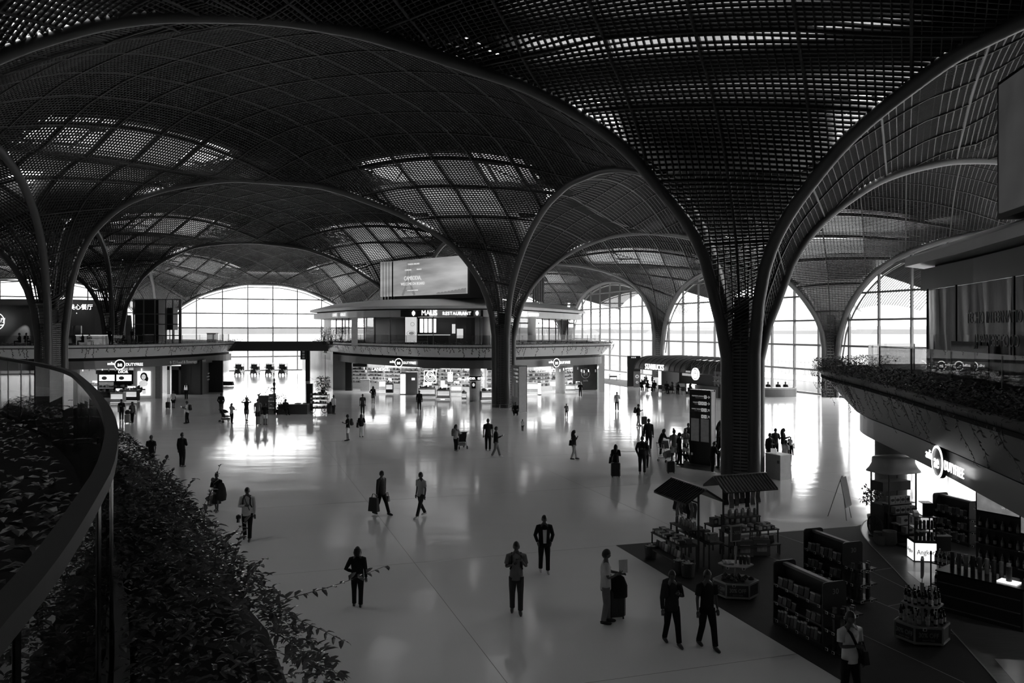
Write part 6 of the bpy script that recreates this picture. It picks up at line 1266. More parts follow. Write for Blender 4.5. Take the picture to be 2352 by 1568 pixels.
# seating crowd in front of the kiosk
rs=random.Random(5); TB=mat('cafe_table',.05,.3)
seats=[(1478,892,'pale screen'),(1492,893,''),(1507,894,''),(1520,896,''),(1535,897,''),(1548,899,''),(1562,899,''),(1575,901,''),(1590,903,''),(1484,884,''),(1530,888,''),(1556,890,'')]
for k,(x,y,_) in enumerate(seats):
    p=fl(x-4,y+6); q=p+Vector((.65,.0,0)); tb=thing('cafe_table','small round dark cafe table in front of the coffee kiosk','table',q,group='cafe tables at the coffee kiosk'); MB().lathe([(.35,.72),(.35,.75)],0,0,16).build('table_top',TB,tb); MB().lathe([(.2,0),(.19,.02),(.03,.05),(.03,.72)],0,0,10).build('pedestal',TB,tb)
    ch=thing('cafe_chair','dark cafe chair drawn up in front of the coffee kiosk','chair',p+Vector((0,.05,0)),rs.uniform(-.3,.3),group='cafe chairs at the coffee kiosk'); MB().box(0,0,.42,.42,.42,.04).build('seat',TB,ch); MB().box(0,.2,.46,.42,.03,.4).build('backrest',TB,ch)
    for sx in (-.18,.18):
        for sy in (-.18,.18): MB().box(sx,sy,0,.03,.03,.42).build('leg',TB,ch)
    if k%4!=3: P_('k%d'%k,0,0,0,rs.choice((-90,90,0,180)),'dark clad guest seated at the coffee kiosk tables',rs.choice(('black','dark','charcoal','mid')),'black',rs.choice((('chest','fwd'),('fwd','fwd'),('cross','cross'))),0,rs.choice(('short','long','bob')),sit=True,Ht=1.68,loc=p+Vector((0,0,.03)),group='guests seated at the coffee kiosk')
P_('ks1',1498,888,860,90,'dark clad person standing among the coffee kiosk tables near the pillar','black','black',('cross','down'),.1); P_('ks2',1618,905,868,-60,'person with pale top standing at the kiosk counter by the round emblem','light','dark',('fwd','down'),.1); P_('ks3',1484,884,862,0,'long haired dark figure standing between the monolith and kiosk','black','black',('down','down'),.05,'long')
c=fl(1566,905); t=thing('menu_stand','pale A-board menu standing before the coffee kiosk','sign',c,.2); mb=MB(); mb.add([(-.33,-.25,0),(.33,-.25,0),(.33,0,1.15),(-.33,0,1.15),(-.33,.25,0),(.33,.25,0)],[(0,1,2,3),(5,4,3,2),(0,3,4),(1,5,2)]); mb.build('board',SIDEG,t); MB().box(0,-.1,.35,.3,.02,.45).build('drawing',EMB,t)
c=fl(1463,889); t=thing('vending_panel','grey roll-up panel with round motif right of the dark monolith','panel',c,.1); MB().box(0,0,0,.8,.15,1.9).build('body',FASD,t); disc(t,0,1.3,.22,IC,18,-.09,.5,'motif'); disc(t,0,.6,.15,IC,18,-.09,.5,'motif')
# grey ramp with barrier by the side window
poly3('floor_ramp',[fl(1380,868),fl(1442,873),fl(1442,889),fl(1380,879)],.0,.02,mat('ramp_grey',.14,.7)); 
t=thing('barrier','thin post barrier on the grey ramp at the side window','barrier',fl(1410,876))
for x in (-1.9,-.6,.6,1.9): MB().lathe([(.16,0),(.16,.02),(.03,.03),(.03,1.0)],x,0,8).build('post',WIRE,t)
mb=MB(); mb.tube([(-1.9,0,.95),(1.9,0,.95)],.02,4); mb.build('belt',BLK,t); 
t=thing('bench_seat','low grey bench on the ramp behind the barrier','bench',fl(1408,873)); MB().box(0,0,.4,1.1,.45,.25).build('seat',FASD,t); [MB().box(x,0,0,.05,.4,.4).build('leg',BLK,t) for x in (-.5,.5)]
# ---------------------------------------------------------------- buggies in the passage
BUG=mat('buggy_body',.03,.3); BUGL=mat('buggy_pale',.12,.4)
def buggy(loc,label):
    t=thing('electric_buggy',label,'vehicle',loc); t.scale=(.86,.86,.95)
    MB().prism([(-.58,-1.1),(.58,-1.1),(.6,1.1),(-.6,1.1)],.28,.75,[(-.5,-.85),(.5,-.85),(.58,1.1),(-.58,1.1)]).build('body',BUG,t); MB().prism([(-.5,-1.15),(.5,-1.15),(.5,-.8),(-.5,-.8)],.55,.95,[(-.42,-.95),(.42,-.95),(.42,-.8),(-.42,-.8)]).build('bonnet',BUG,t)
    MB().box(0,-1.17,.38,1.0,.08,.14).build('bumper',BUGL,t)
    for x in (-.36,.36): MB().sph(x,-1.16,.68,.09,8,5).build('headlamp',BUGL,t)
    for x in (-.52,.52):
        for y in (-.75,.8): mb=MB(); mb.tube([(x-.09,y,.24),(x+.09,y,.24)],.24,14); mb.build('wheel',BLK,t)
        mb=MB(); mb.tube([(x,-.78,.9),(x*.95,-.5,1.85)],.025,5); mb.build('windscreen_post',BLK,t); mb=MB(); mb.tube([(x,.85,.75),(x*.97,.8,1.85)],.025,5); mb.build('rear_post',BLK,t)
    MB().prism([(-.5,-.7),(.5,-.7),(.52,.9),(-.52,.9)],1.84,1.9,[(-.42,-.6),(.42,-.6),(.44,.8),(-.44,.8)]).build('roof',BUGL,t)
    MB().box(0,.1,.75,1.0,.5,.15).box(0,.35,.85,1.0,.1,.5).box(0,.8,.75,1.0,.12,.6).build('seat',BUG,t); MB().box(0,-.62,1.0,1.0,.02,.75).build('windscreen',mat('smoked_glass',.02,.1),t)
    for x in (-.68,.68): MB().box(x,-.6,1.2,.12,.05,.16).build('mirror',BLK,t)
for k,(px_,w_) in enumerate(((550,'leftmost of four'),(586,'second of four from the pale left wall'),(620,'third of four from the pale left wall'),(650,'rightmost of four'))): buggy(fl(px_,861),'open electric buggy parked before the end window, '+w_)
# ---------------------------------------------------------------- display island in the middle distance
t=thing('kerb_platform','long low dark platform of the display island','platform',fl(672,951)); MB().box(0,.3,0,2.4,.6,.78).build('body',mat('platform_dark',.05,.5),t); MB().box(0,.3,.78,2.45,.65,.03).build('top',FASD,t)
t=thing('display_cabinet','pale framed cabinet with banner on the display island','cabinet',fl(606,951)); MB().box(0,.3,0,.85,.6,1.5).build('body',DARK,t); MB().box(0,-.01,.1,.75,.02,1.35).build('front',PAN,t); 
for x in (-.42,.42): MB().box(x,-.02,0,.04,.04,1.52).build('frame_post',SIDEG,t)
MB().box(0,-.02,1.48,.88,.04,.04).build('frame_top',SIDEG,t)
t=thing('banner_stand','grey banner with rows of lettering on the display island','banner',fl(623,951)); MB().box(0,0,0,.4,.06,1.65).build('banner',mat('banner_grey',.22,.6),t); [text(t,s_,(0,-.04,1.35-k*.28),.1,IC,ext=.002) for k,s_ in enumerate(('SALE','WELCOME','TO','CAMBODIA'))]
def bush(loc,r,h,label,n=260,L=.22,name='potted_shrub',pot=.25):
    t=thing(name,label,'plant',loc)
    if pot: MB().lathe([(pot*.7,0),(pot,.35),(pot*.85,.35),(.01,.3)],0,0,12).build('pot',DARK,t)
    mb=MB(); mb.tube([(0,0,.25),(0,.02,h*.6)],[.05,.02],5)
    for k in range(7): a=k*.9; mb.tube([(0,0,.35),(r*.5*math.cos(a),r*.5*math.sin(a),h*.5),(r*.8*math.cos(a),r*.8*math.sin(a),h*.75)],[.02,.015,.008],4)
    mb.build('stem',STEM,t); mb=MB()
    for _ in range(n):
        a=rnd.uniform(0,6.28); zz=rnd.uniform(.2,1); rr_=r*math.sqrt(max(0,1-(zz*1.6-.9)**2))*rnd.uniform(.5,1); leaf(mb,(rr_*math.cos(a),rr_*math.sin(a),h*zz),(math.cos(a),math.sin(a),rnd.uniform(-.5,.6)),(0,0,1),L,L*.4)
    mb.build('foliage',LEAF,t,kind='stuff'); return t
bush(fl(640,950),.75,1.55,'dark bushy shrub massed on the display island beside the banner',500,.2); bush(fl(618,948)+Vector((0,.5,.0)),.55,2.1,'round dark shrub behind the display cabinet',300,.2)
t=thing('potted_palm','spiky palm rising behind the display cabinet','plant',fl(590,951)+Vector((-.2,1.1,0))); MB().lathe([(.18,0),(.25,.4),(.2,.4)],0,0,12).build('pot',DARK,t); MB().tube([(0,0,.3),(0,0,1.45)],.06,6).build('stem',STEM,t)
for k in range(13):
    a=k*2.4; mb=MB(); e1=.35+.5*((k*5)%4)/3; A_=[];B_=[]
    for i in range(6): f_=i/5; x=.75*f_*math.cos(a)*(1-.2*e1); y=.75*f_*math.sin(a)*(1-.2*e1); z=1.42+e1*.9*f_-.65*f_*f_; w_=.05*(1-f_)+.004; A_.append((x-w_*math.sin(a),y+w_*math.cos(a),z)); B_.append((x+w_*math.sin(a),y-w_*math.cos(a),z))
    mb.strip(A_,B_); mb.build('frond',LEAF,t)
t=thing('statue_post','slender dark carved figure on a post above the display island','statue',fl(625,950)+Vector((0,.6,0))); MB().lathe([(.16,0),(.14,1.6),(.06,1.65),(.07,1.9),(.12,2.05),(.05,2.15),(.1,2.3),(.12,2.45),(.04,2.6),(.08,2.68),(.085,2.78),(.02,2.9)],0,0,10).build('figure',DARK,t,smooth=True)
c=fl(732,948); t=thing('goods_cart','wooden goods cart with spoked wheels and shelves of boxes on the display island','cart',c)
MB().box(0,.3,.35,1.55,.7,.08).build('bed',TIM,t); 
for z in (.75,1.1,1.45): MB().box(0,.3,z,1.45,.6,.04).build('shelf',TIM,t)
for z,s_ in ((.43,1),(.79,2),(1.14,3),(1.49,4)): goods(t,-.68,.68,.0,z,.2,9,(.12,.26),s_,name='boxes')
for x in (-.72,.72): MB().box(x,0,.3,.05,.05,1.25).build('post',TIM,t); MB().box(x,.6,.3,.05,.05,1.25).build('post',TIM,t)
for x in (-.5,.5):
    mb=MB(); mb.tube([(x+.25*math.cos(a),-.06,.26+.25*math.sin(a)) for a in np.linspace(0,6.283,21)],.025,5,False); [mb.tube([(x,-.06,.26),(x+.24*math.cos(a),-.06,.26+.24*math.sin(a))],.012,4) for a in np.linspace(0,5.5,8)]; mb.build('wheel',TIM,t)
for k,(px_,w_) in enumerate(((682,'standing alone before the low platform'),(701,'left of the goods cart'),(757,'right of the goods cart'))):
    b=thing('barrel','dark wooden barrel '+w_,'barrel',fl(px_,950)); MB().lathe([(.26,0),(.31,.3),(.31,.55),(.27,.85),(.24,.85),(.01,.8)],0,.3,16).build('staves',TIM,b,smooth=True); [MB().lathe([(.315,z),(.315,z+.05)],0,.3,16,caps=False).build('hoop',RACK,b) for z in (.2,.6)]
bush(fl(733,948)+Vector((.1,.9,1.5)),.55,1.45,'large drooping plant on top of the goods cart',320,.26,pot=0.2); MB().box(0,0,0,.5,.3,2.3).build('speaker_cabinet',DARK,None,fl(708,944)+Vector((0,.5,0)),label='tall dark box standing behind the goods cart',cat='cabinet')
for k,px_ in enumerate((485,508)): one('lounge_seat',MB().prism([(-.65,-.35),(.65,-.35),(.65,.35),(-.65,.35)],.08,.55,[(-.55,-.3),(.55,-.3),(.55,.3),(-.55,.3)]),DARK,'low dark rounded seat in the passage, %s'%('against the pale wall','in front of the bright floor')[k],'seat',loc=fl(px_+16,886))
t=thing('trolley_row','row of nested luggage trolleys against the pale passage wall','trolley',fl(764,889))
for k in range(4):
    mb=MB(); x=-.7+k*.42; mb.tube([(x,0,.15),(x+.1,0,.5),(x-.15,0,.95),(x-.15,.5,.95),(x+.1,.5,.5),(x,.5,.15)],.02,5); mb.box(x,.25,.3,.55,.45,.06); mb.box(x,.25,.05,.5,.4,.06); mb.build('frame',MULL,t)
pole=one('rope_post',MB().lathe([(.2,0),(.2,.03),(.03,.05),(.03,4.2)],0,0,8),MULL,'tall thin dark mast left of the right passage wall','post',loc=fl(747,905))
t=thing('passage_sign','dark blade sign fixed high on the right passage wall','sign',at(707,757,108)); t.location.z=0; MB().box(0,0,0,.5,.5,4.4).build('pylon',DARK,t); MB().box(-.5,-.3,2.9,.8,.1,1.3).build('blade',DARK,t); [MB().box(-.5,-.36,3.05+k*.38,.3,.02,.25).build('icon',mat('sign_small',.25,.5),t) for k in range(3)]
t=thing('post_barrier','low wire barrier round the foot of the middle column','barrier',fl(1148,941))
for x in (-.75,0,.75,1.5): MB().lathe([(.1,0),(.1,.02),(.02,.03),(.02,.5)],x,-.1,6).build('post',WIRE,t)
MB().tube([(-.75,-.1,.48),(1.5,-.1,.48)],.012,4).build('rail',WIRE,t)
# ---------------------------------------------------------------- centre shop under the deck
def lamp(name,x,y,z,w_,d,pw,rot=(0,0,0)):
    l=bpy.data.lights.new(name,'AREA'); l.shape='RECTANGLE'; l.size=w_; l.size_y=d; l.energy=pw; o=bpy.data.objects.new(name,l); SC.collection.objects.link(o); o.location=(x,y,z); o.rotation_euler=rot
sh=thing('shop_centre',None,None,kind='structure'); WL=mat('shop_wall',.6,.5); SHF=[mat('lit_shelf_back_%d'%k,v,.5,0,.25,3,emit=e) for k,(v,e) in enumerate(((.8,.3),(.7,.18),(.6,.1),(.8,.6)))]
bw=[(-19.4,97),(-13,95),(-8,91.5),(-3,88.5),(1,88.5),(4,91),(7,95.5),(8.6,100)]
mb=MB(); ring(mb,bw,0,bw,3.45,False); mb.build('back_wall',WL,sh)
poly3('floor_shop',[(-19,94.2),(-13,88),(-8.5,84),(-4,81.8),(0,82),(5,87),(8.3,93.5),(8.6,100),(-3,100),(-19.4,97.2)],0,.01,mat('shop_floor',.6,.2))
for a,b,M_ in ((fl(765,895),fl(793,895),FASD),(fl(793,897),fl(808,897),BLK),(fl(1378,893),fl(1383,900),FASC)): d=(b-a); MB().box((a.x+b.x)/2,(a.y+b.y)/2+.3,0,d.length,.6,4.1,math.atan2(d.y,d.x)).build('shop_pier',M_,sh)
for k,(x,y) in enumerate(((-15.5,90),(-10,86.5),(-4,85),(1,85.5),(4.8,90),(7,95))): lamp('shop_light',x,y,3.28,3.2,3.2,110)
for k,(px_,py_,r_) in enumerate(((1091,921,.55),(1287,903,.52))):
    p=fl(px_,py_); MB().lathe([(r_,0),(r_,3.45)],p.x,p.y+.3,28).build('column',WL,kind='structure',smooth=True)
p=fl(1091,921); t=thing('column_band','black lettered band round the white shop column','sign',(p.x,p.y+.3,2.0)); MB().lathe([(.58,0),(.58,.42)],0,0,28).build('band',BLK,t,smooth=True); text(t,'LAUDER   ESTEE',(0,-.6,.2),.3,LIT,sx=.9)
t=thing('poster','small black and white portrait poster on the white shop column','poster',(p.x-.12,p.y-.28,1.25)); MB().box(0,0,0,.4,.04,.62).build('board',BLK,t); disc(t,0,.35,.13,SHF[0],14,-.03,name='portrait',sz=1.3)
# wall shelving units along the back wall
names=['ESTEE','LANEIGE','LANCOME','SULWHASOO','CLARINS','KIEHLS']
for i in range(len(bw)-1):
    a,b=Vector(bw[i]),Vector(bw[i+1]); d=b-a; L=d.length; an=math.atan2(d.y,d.x); m=max(1,int(L/2.1)); dn=d.normalized(); nn=Vector((dn.y,-dn.x))
    for k in range(m):
        p=a+dn*(L*(k+.5)/m)+nn*.35; w_=L/m-.08; r_=random.Random(i*10+k)
        t=thing('wall_shelf','backlit cosmetics wall shelf in the centre shop','shelving',(p.x,p.y,.01),an,group='backlit wall shelves in the centre shop')
        MB().box(0,.1,0,w_,.3,2.9).build('carcass',SHF[r_.choice((1,2,2))],t); MB().box(0,-.2,0,w_,.5,.55).build('base_cabinet',WHT,t); MB().box(0,-.08,2.45,w_*.95,.04,.4).build('header',SHF[r_.choice((0,3,2))] if r_.random()<.7 else BLK,t)
        for q,z in enumerate((.6,1.0,1.4,1.8,2.15)): MB().box(0,-.2,z-.03,w_*.96,.32,.03).build('shelf',WHT if r_.random()<.6 else RACK,t); goods(t,-w_*.45,w_*.45,-.22,z,.12,9,(.1,.26),i*31+k*7+q)
lt=fl(873,880); text(sh,'LANEIGE',(at(873,848,93).x,93,at(873,848,93).z),.5,LIT); 
# counters and promotion pieces
def counter(px_,py_,w_,label,h=.95,rz=0,M_=None,top=True,hd=0,lit=True):
    p=fl(px_,py_); t=thing('display_counter',label,'counter',(p.x,p.y+.3,.01),rz); MB().box(0,0,.08,w_,.6,h-.1).build('body',M_ or mat('counter_pale',.5,.4),t); MB().box(0,-.0,h-.04,w_+.05,.65,.05).build('worktop',WHT,t)
    if lit: MB().box(0,-.31,h*.45,w_*.9,.02,h*.4).build('lit_niche',SHF[0],t); mb=MB(); mb.box(0,-.33,h*.42,w_*.9,.04,.03); mb.box(0,-.33,.04,w_,.03,.04); mb.build('light_strip',LITS,t)
    goods(t,-w_*.45,w_*.45,-.05,h+.01,.2,max(4,int(w_*6)),(.08,.3),px_); 
    if hd: MB().box(0,.15,h,w_*.5,.05,hd).build('backlit_card',SHF[3],t)
    return t
counter(981,913,1.75,'white lit cosmetics counter below the square rose lightbox',hd=.6); counter(1019,917,1.3,'pale lit counter left of the white lettered column',rz=-.1,hd=.5)
counter(1048,905,1.2,'low lit counter behind the lettered column',hd=.4); counter(1117,921,1.1,'pale counter with lit niche right of the lettered column',rz=.2); counter(1066,920,.45,'narrow white plinth at the left foot of the lettered column',h=.8)
counter(838,899,1.0,'grey cube plinth with drawn parasol motif at the left entrance',h=1.35,M_=mat('plinth_grey',.35,.4),lit=False); counter(878,898,.75,'pale open shelf block between the left entrance and dark pole',h=1.25); counter(894,904,.75,'dark shelf block with lit rows in the left entrance',h=1.15,M_=DARK,hd=.5)
counter(1185,904,.8,'pale lit counter just right of the middle column sign'); counter(1223,903,1.2,'open shelf full of small goods beside the white light pillar',h=1.15); counter(1262,897,1.5,'wide pale shelf block left of the plain round column',h=1.2); counter(1310,900,1.1,'low goods table with lit front right of the plain round column',h=.8,hd=.35); counter(1328,899,.9,'small goods table where the stooping person shops',h=.8,hd=.3); counter(1352,892,1.7,'long pale shelf block below the dark emblem wall',h=1.2,rz=.3)
def lightpillar(px_,py_,w_,h,label,d=.35): p=fl(px_,py_); t=thing('light_pillar',label,'lightbox',(p.x,p.y+.2,.01)); MB().box(0,0,0,w_,d,h).build('body',BLK,t); MB().box(0,-d/2-.01,.08,w_*.9,.02,h-.16).build('lit_face',mat('pillar_light',.95,.5,emit=1.0),t); return t
lightpillar(927,906,.78,2.25,'bright white light pillar at the front of the centre shop'); lightpillar(1239,907,.4,1.35,'small bright light pillar beside the open goods shelf'); lightpillar(1017,905,.5,1.55,'narrow bright light pillar behind the rose lightbox counter'); lightpillar(1213,903,.3,1.0,'low bright light pillar near the middle column sign')
p=fl(940,907); t=thing('promotion_block','grey block with small lit notice beside the bright light pillar','cabinet',(p.x+.2,p.y+.7,.01)); MB().box(0,0,0,1.25,1.0,2.4).build('body',FASD,t); MB().box(.2,-.52,1.55,.35,.03,.25).build('notice',LITS,t)
for k,(px_,py_,s_,w) in enumerate(((988,865,1.25,'large'),(1034,865,.95,'narrow'))):
    p=at(px_,py_,84.5); t=thing('square_lightbox','%s square lightbox with white rose outline hanging in the centre shop'%w,'lightbox',p); x1=s_*(1 if k==0 else .5)
    MB().box(0,.03,-s_/2,x1,.05,s_).build('backing',mat('rose_backing',.05,.5),t); mb=MB()
    for z in (-s_/2,s_/2): mb.tube([(-x1/2,-.02,z),(x1/2,-.02,z)],.035,4)
    for x in (-x1/2,x1/2): mb.tube([(x,-.02,-s_/2),(x,-.02,s_/2)],.035,4)
    mb.build('lit_frame',LIT,t)
    for q in range(4): r_=s_*(.12+.1*q); mb=MB(); mb.tube([(min(1,x1/s_)*r_*math.cos(a)*(1+.12*math.sin(3*a+q)),-.02,r_*math.sin(a)*(1+.1*math.cos(2*a+q))) for a in np.linspace(0,6.28,26)],.025,4,False); mb.build('rose_line',LIT,t)
    for x in (-x1/2,x1/2): MB().tube([(x,.03,s_/2),(x,.03,3.4-p.z)],.01,3).build('hanger',BLK,t)
p=at(1344,866,91.5); t=thing('emblem_wall','dark display wall with pale ringed emblem in the right of the centre shop','wall panel',(p.x,p.y,.01),.35); MB().box(0,0,0,3.0,.2,3.2).build('panel',mat('emblem_wall_dark',.03,.4,0,.8,1.5),t); disc(t,0,1.9,.55,SIDEG,28,-.12,.88,'ring'); text(t,'ae',(0,-.12,1.9),.7,SIDEG,sx=.85); text(t,'aelia',(0,-.12,1.1),.35,SIDEG)
t=thing('dark_partition','black open fronted bay in the right part of the centre shop','wall panel',(at(1250,757,92.5).x,92.0,.01)); MB().box(0,0,0,2.7,.2,3.2).build('panel',DARK,t); MB().box(.4,-.6,2.0,1.3,.4,.25).build('canopy_box',SIDEG,t)
for k in range(3): MB().lathe([(.02,2.6),(.22,2.5),(.25,2.35),(.2,2.25),(.02,2.2)],-.2+k*.55,-.7,10).build('round_lamp',SHF[0],t,smooth=True)
rs=random.Random(9)
lanes=[((808,893),(1130,905)),((1200,905),(1375,893))]
for k in range(34):
    a,b=lanes[k%2]; f_=rs.random(); px_=a[0]+(b[0]-a[0])*f_; Y=rs.uniform(80,85) if k%2==0 else rs.uniform(81,86); dl=rs.uniform(.15,.5)
    o=thing('pendant_light','small white cylinder pendant hanging at the front of the centre shop','lamp',((px_-CX)/F*Y,Y,3.2-dl),group='cylinder pendants of the centre shop'); MB().lathe([(.05,-.25),(.055,-.24),(.055,0),(.02,.01)],0,0,8).build('shade',LITS if k%3 else WHT,o); MB().tube([(0,0,0),(0,0,dl+.1)],.006,3).build('cord',BLK,o)
mb=MB()
for k in range(26): a=-.9+k*.075; mb.tube([(-3.5+1.5*math.sin(a),79.5+1.2*math.cos(a)*-1,3.24),(-3.5+6*math.sin(a),79.5+5,3.24)],.05,4)
mb.build('ceiling_fin',MULL,sh)
for k in range(6): 
    p=at(1050+((k*37)%60),862+((k*13)%14),84+k*.4); o=thing('round_lantern','grey ball lantern hanging in the centre shop','lamp',p,group='ball lanterns of the centre shop'); MB().sph(0,0,0,.24,10,6,.8).build('globe',FASC,o,smooth=True); MB().tube([(0,0,.15),(0,0,3.35-p.z)],.006,3).build('cord',BLK,o)
# ---------------------------------------------------------------- left shop
ls=thing('shop_left',None,None,kind='structure')
mb=MB(); lb=[(-52,88),(-38,88),(-36,84.5)]; ring(mb,lb,0,lb,3.4,False); mb.build('back_wall',WL,ls)
t=thing('cosmetics_display','black framed cosmetics display with lettered header and three lit pictures','display stand',(-39.5,81.2,.01),.05); t.scale=(1.2,1,1.05)
MB().box(0,.2,0,4.3,.3,2.65).build('back_panel',BLK,t); MB().box(0,-.1,2.3,4.3,.35,.38).build('header',BLK,t); text(t,'DIOR',(.1,-.3,2.5),.34,LIT)
for k in range(3): b=MB().box(-1.35+k*1.42,.02,1.62,1.25,.06,.6).build('lit_picture',SHF[3],t); disc(t,-1.55+k*1.42,1.9,.17,FASD,12,-.03,name='picture_motif',sx=1.3)
for x in (-.65,.75): MB().box(x,.0,.0,.08,.1,2.3).build('divider',BLK,t)
MB().box(-1.4,.02,.9,1.2,.05,.62).build('pale_panel',SHF[2],t)
for z in (.55,1.0): MB().box(0,-.1,z,4.1,.4,.03).build('shelf',RACK,t); goods(t,-2,2,-.15,z+.03,.15,26,(.1,.3),int(z*9))
for k,(px_,py_,w_,h_) in enumerate(((268,926,1.2,1.0),(297,922,1.5,1.1),(215,912,1.4,1.3))): counter(px_,py_,w_,('white lit counter in front of the cosmetics display','black tiered counter with lit rows before the cosmetics display','pale counter at the far left of the cosmetics shop')[k],h=h_,M_=(None,DARK,None)[k],hd=.35)
t=thing('portrait_poster','tall backlit poster of a long haired model holding a bottle','poster',(at(336,757,80.2).x,79.7,.01),.18); MB().box(0,.15,0,2.0,.2,3.2).build('surround',FASC,t); MB().box(0,0,.35,1.2,.06,2.4).build('lit_face',mat('poster_glow',.9,.5,0,.06,1,emit=.6),t)
SKP=mat('poster_skin',.6,.5,emit=.45); HRP=mat('poster_hair',.03,.5); 
disc(t,.0,2.25,.33,HRP,18,-.04,name='drawn_hair',sz=1.2); disc(t,.22,2.0,.2,HRP,14,-.042,name='drawn_hair',sz=1.5); disc(t,-.02,2.2,.2,SKP,18,-.05,name='drawn_face',sz=1.35); disc(t,-.05,1.55,.42,SKP,18,-.045,name='drawn_shoulder',sz=.8); disc(t,-.4,1.0,.3,HRP,14,-.044,name='drawn_dress',sz=1.3)
mb=MB(); mb.tube([(-.35,-.055,1.2),(.1,-.055,1.35),(.12,-.055,1.85)],.07,5); mb.build('drawn_arm',SKP,t); mb=MB(); mb.box(.02,-.06,.5,.34,.02,.4); mb.build('drawn_bottle',SHF[0],t); mb=MB(); mb.box(.02,-.065,.9,.26,.02,.12); mb.build('drawn_cap',HRP,t); disc(t,-.09,2.25,.03,HRP,8,-.06,name='drawn_eye'); disc(t,.07,2.25,.03,HRP,8,-.06,name='drawn_eye'); disc(t,-.01,2.05,.05,HRP,8,-.06,name='drawn_mouth',sz=.4)
lamp('shop_light',-40,83.5,3.25,4,3,150); lamp('shop_light',-46,82,3.25,4,3,100)
MB().box(at(363,757,80.5).x,80.5,0,.7,.4,3.4).build('shop_pier',mat('pier_grey',.3,.4),ls)
MB().lathe([(.7,0),(.7,3.4)],at(165,757,78).x,78,24).build('column',WL,kind='structure',smooth=True)
rec=thing('wall_recess',None,None,kind='structure'); MB().box(-34.3,88.5,0,4.5,.3,3.5).build('recess_back',DARK,rec)
t=thing('lift_portal','grey framed lift portal in the dark recess under the left deck','lift',(at(402,757,86).x,86,0)); MB().box(-.62,0,0,.25,.5,3.0).box(.62,0,0,.25,.5,3.0).box(0,0,2.6,1.5,.5,.4).build('frame',mat('portal_grey',.16,.4),t); MB().box(0,.1,0,1.0,.2,2.6).build('lift_door',BLK,t); MB().box(1.1,-.05,1.1,.2,.05,.5).build('call_panel',FASD,t)
a=fl(417,905);b=fl(462,906); t=wallrun((a.x,a.y),(b.x,b.y+.1),3.6,2,'wall_dark_box',mat('box_wall_dark',.035,.4)); c=fl(487,897); wallrun((b.x,b.y),(c.x,c.y),3.7,1,'wall_lettered',mat('lettered_wall',.16,.4))
m=(Vector((b.x,b.y))+Vector((c.x,c.y)))/2; dd=Vector((c.x-b.x,c.y-b.y)); t=thing('wall_notice','rows of pale notice lettering on the grey wall beside the passage','sign',(m.x,m.y,0),math.atan2(dd.y,dd.x)); [text(t,s_,(0,-.2,2.1-k*.33),.22,mat('sign_small',.25,.5,emit=.08)) for k,s_ in enumerate(('TERMINAL','FOOD & BEVERAGE','RESTAURANTS'))]
for k in range(12):
    px_=190+k*15; Y=79+((k*5)%4)*.6; dl=.2+.12*((k*3)%3); o=thing('pendant_light','small white cylinder pendant hanging at the front of the left shop','lamp',((px_-CX)/F*Y,Y,3.25-dl),group='cylinder pendants of the left shop'); MB().lathe([(.05,-.25),(.055,-.24),(.055,0),(.02,.01)],0,0,8).build('shade',LITS if k%3==0 else WHT,o); MB().tube([(0,0,0),(0,0,dl+.1)],.006,3).build('cord',BLK,o)
# small trees on the restaurant terrace
for k,px_ in enumerate((744,761,783)): 
    t=bush((at(px_,757,88).x,88,5.28),.36,1.9,'ball headed potted tree on the restaurant terrace, %s of three'%('nearest the end wall','middle one','beside the poster')[k],160,.22,'potted_tree',.22)
t=thing('terrace_poster','pale printed panel on the restaurant front beside potted trees','poster',(at(818,757,83).x,82.2,5.28)); MB().box(0,0,0,.62,.1,2.9).build('panel',mat('terrace_print',.25,.5,0,.5,2,emit=.12),t)
# ---------------------------------------------------------------- planting beside the camera
pb=thing('planter_shrubs','dense glossy leaved shrubs filling the curved planter outside the balustrade','planting',(0,0,0))
rn=random.Random(21); W7=walk(RS,.045); mb=MB(); near=MB(); cnt=0; st=MB(); singles=[]
def lf7(p,L):
    global cnt
    a=rn.uniform(0,6.28); e_=rn.uniform(-.35,.7); d=(math.cos(a),math.sin(a),e_)
    return leafv(p,d,(rn.uniform(-.4,.4),rn.uniform(-.4,.4),1),L,L*.42)
bedw=.86
for p,d in W7:
    n=Vector((-d.y,d.x)); n=n if n.x>0 or n.y>0 else -n
    n=Vector((d.y,-d.x)); 
    if n.x<0: n=-n
    dist=math.hypot(p.x,p.y); L=.045+.003*min(dist,8); dens=36 if dist<8 else 18
    for _ in range(dens):
        f_=rn.random(); hgt=(.16+.24*math.sin(min(1,f_*1.05)*math.pi)**.6)*rn.uniform(.72,1.06); q=p+n*(.05+f_*bedw*(1.0+.3*max(0,min(1,(6-dist)/3))))+d*rn.uniform(-.05,.05); z=5.13+hgt-(.3*max(0,f_-.78)/.22)
        v=lf7((q.x,q.y,z),L*rn.uniform(.7,1.25)); singles.append((dist,v,L))
singles.sort(key=lambda s:s[0])
big=[s for s in singles if s[0]>1.2]
for s in big[:270]:
    m=MB(); m.add(s[1],LF); m.build('leaf',LEAFN,pb)
for s in big[270:]: mb.add(s[1],LF)
mb.build('leaf_mass',LEAFN,pb,kind='stuff')
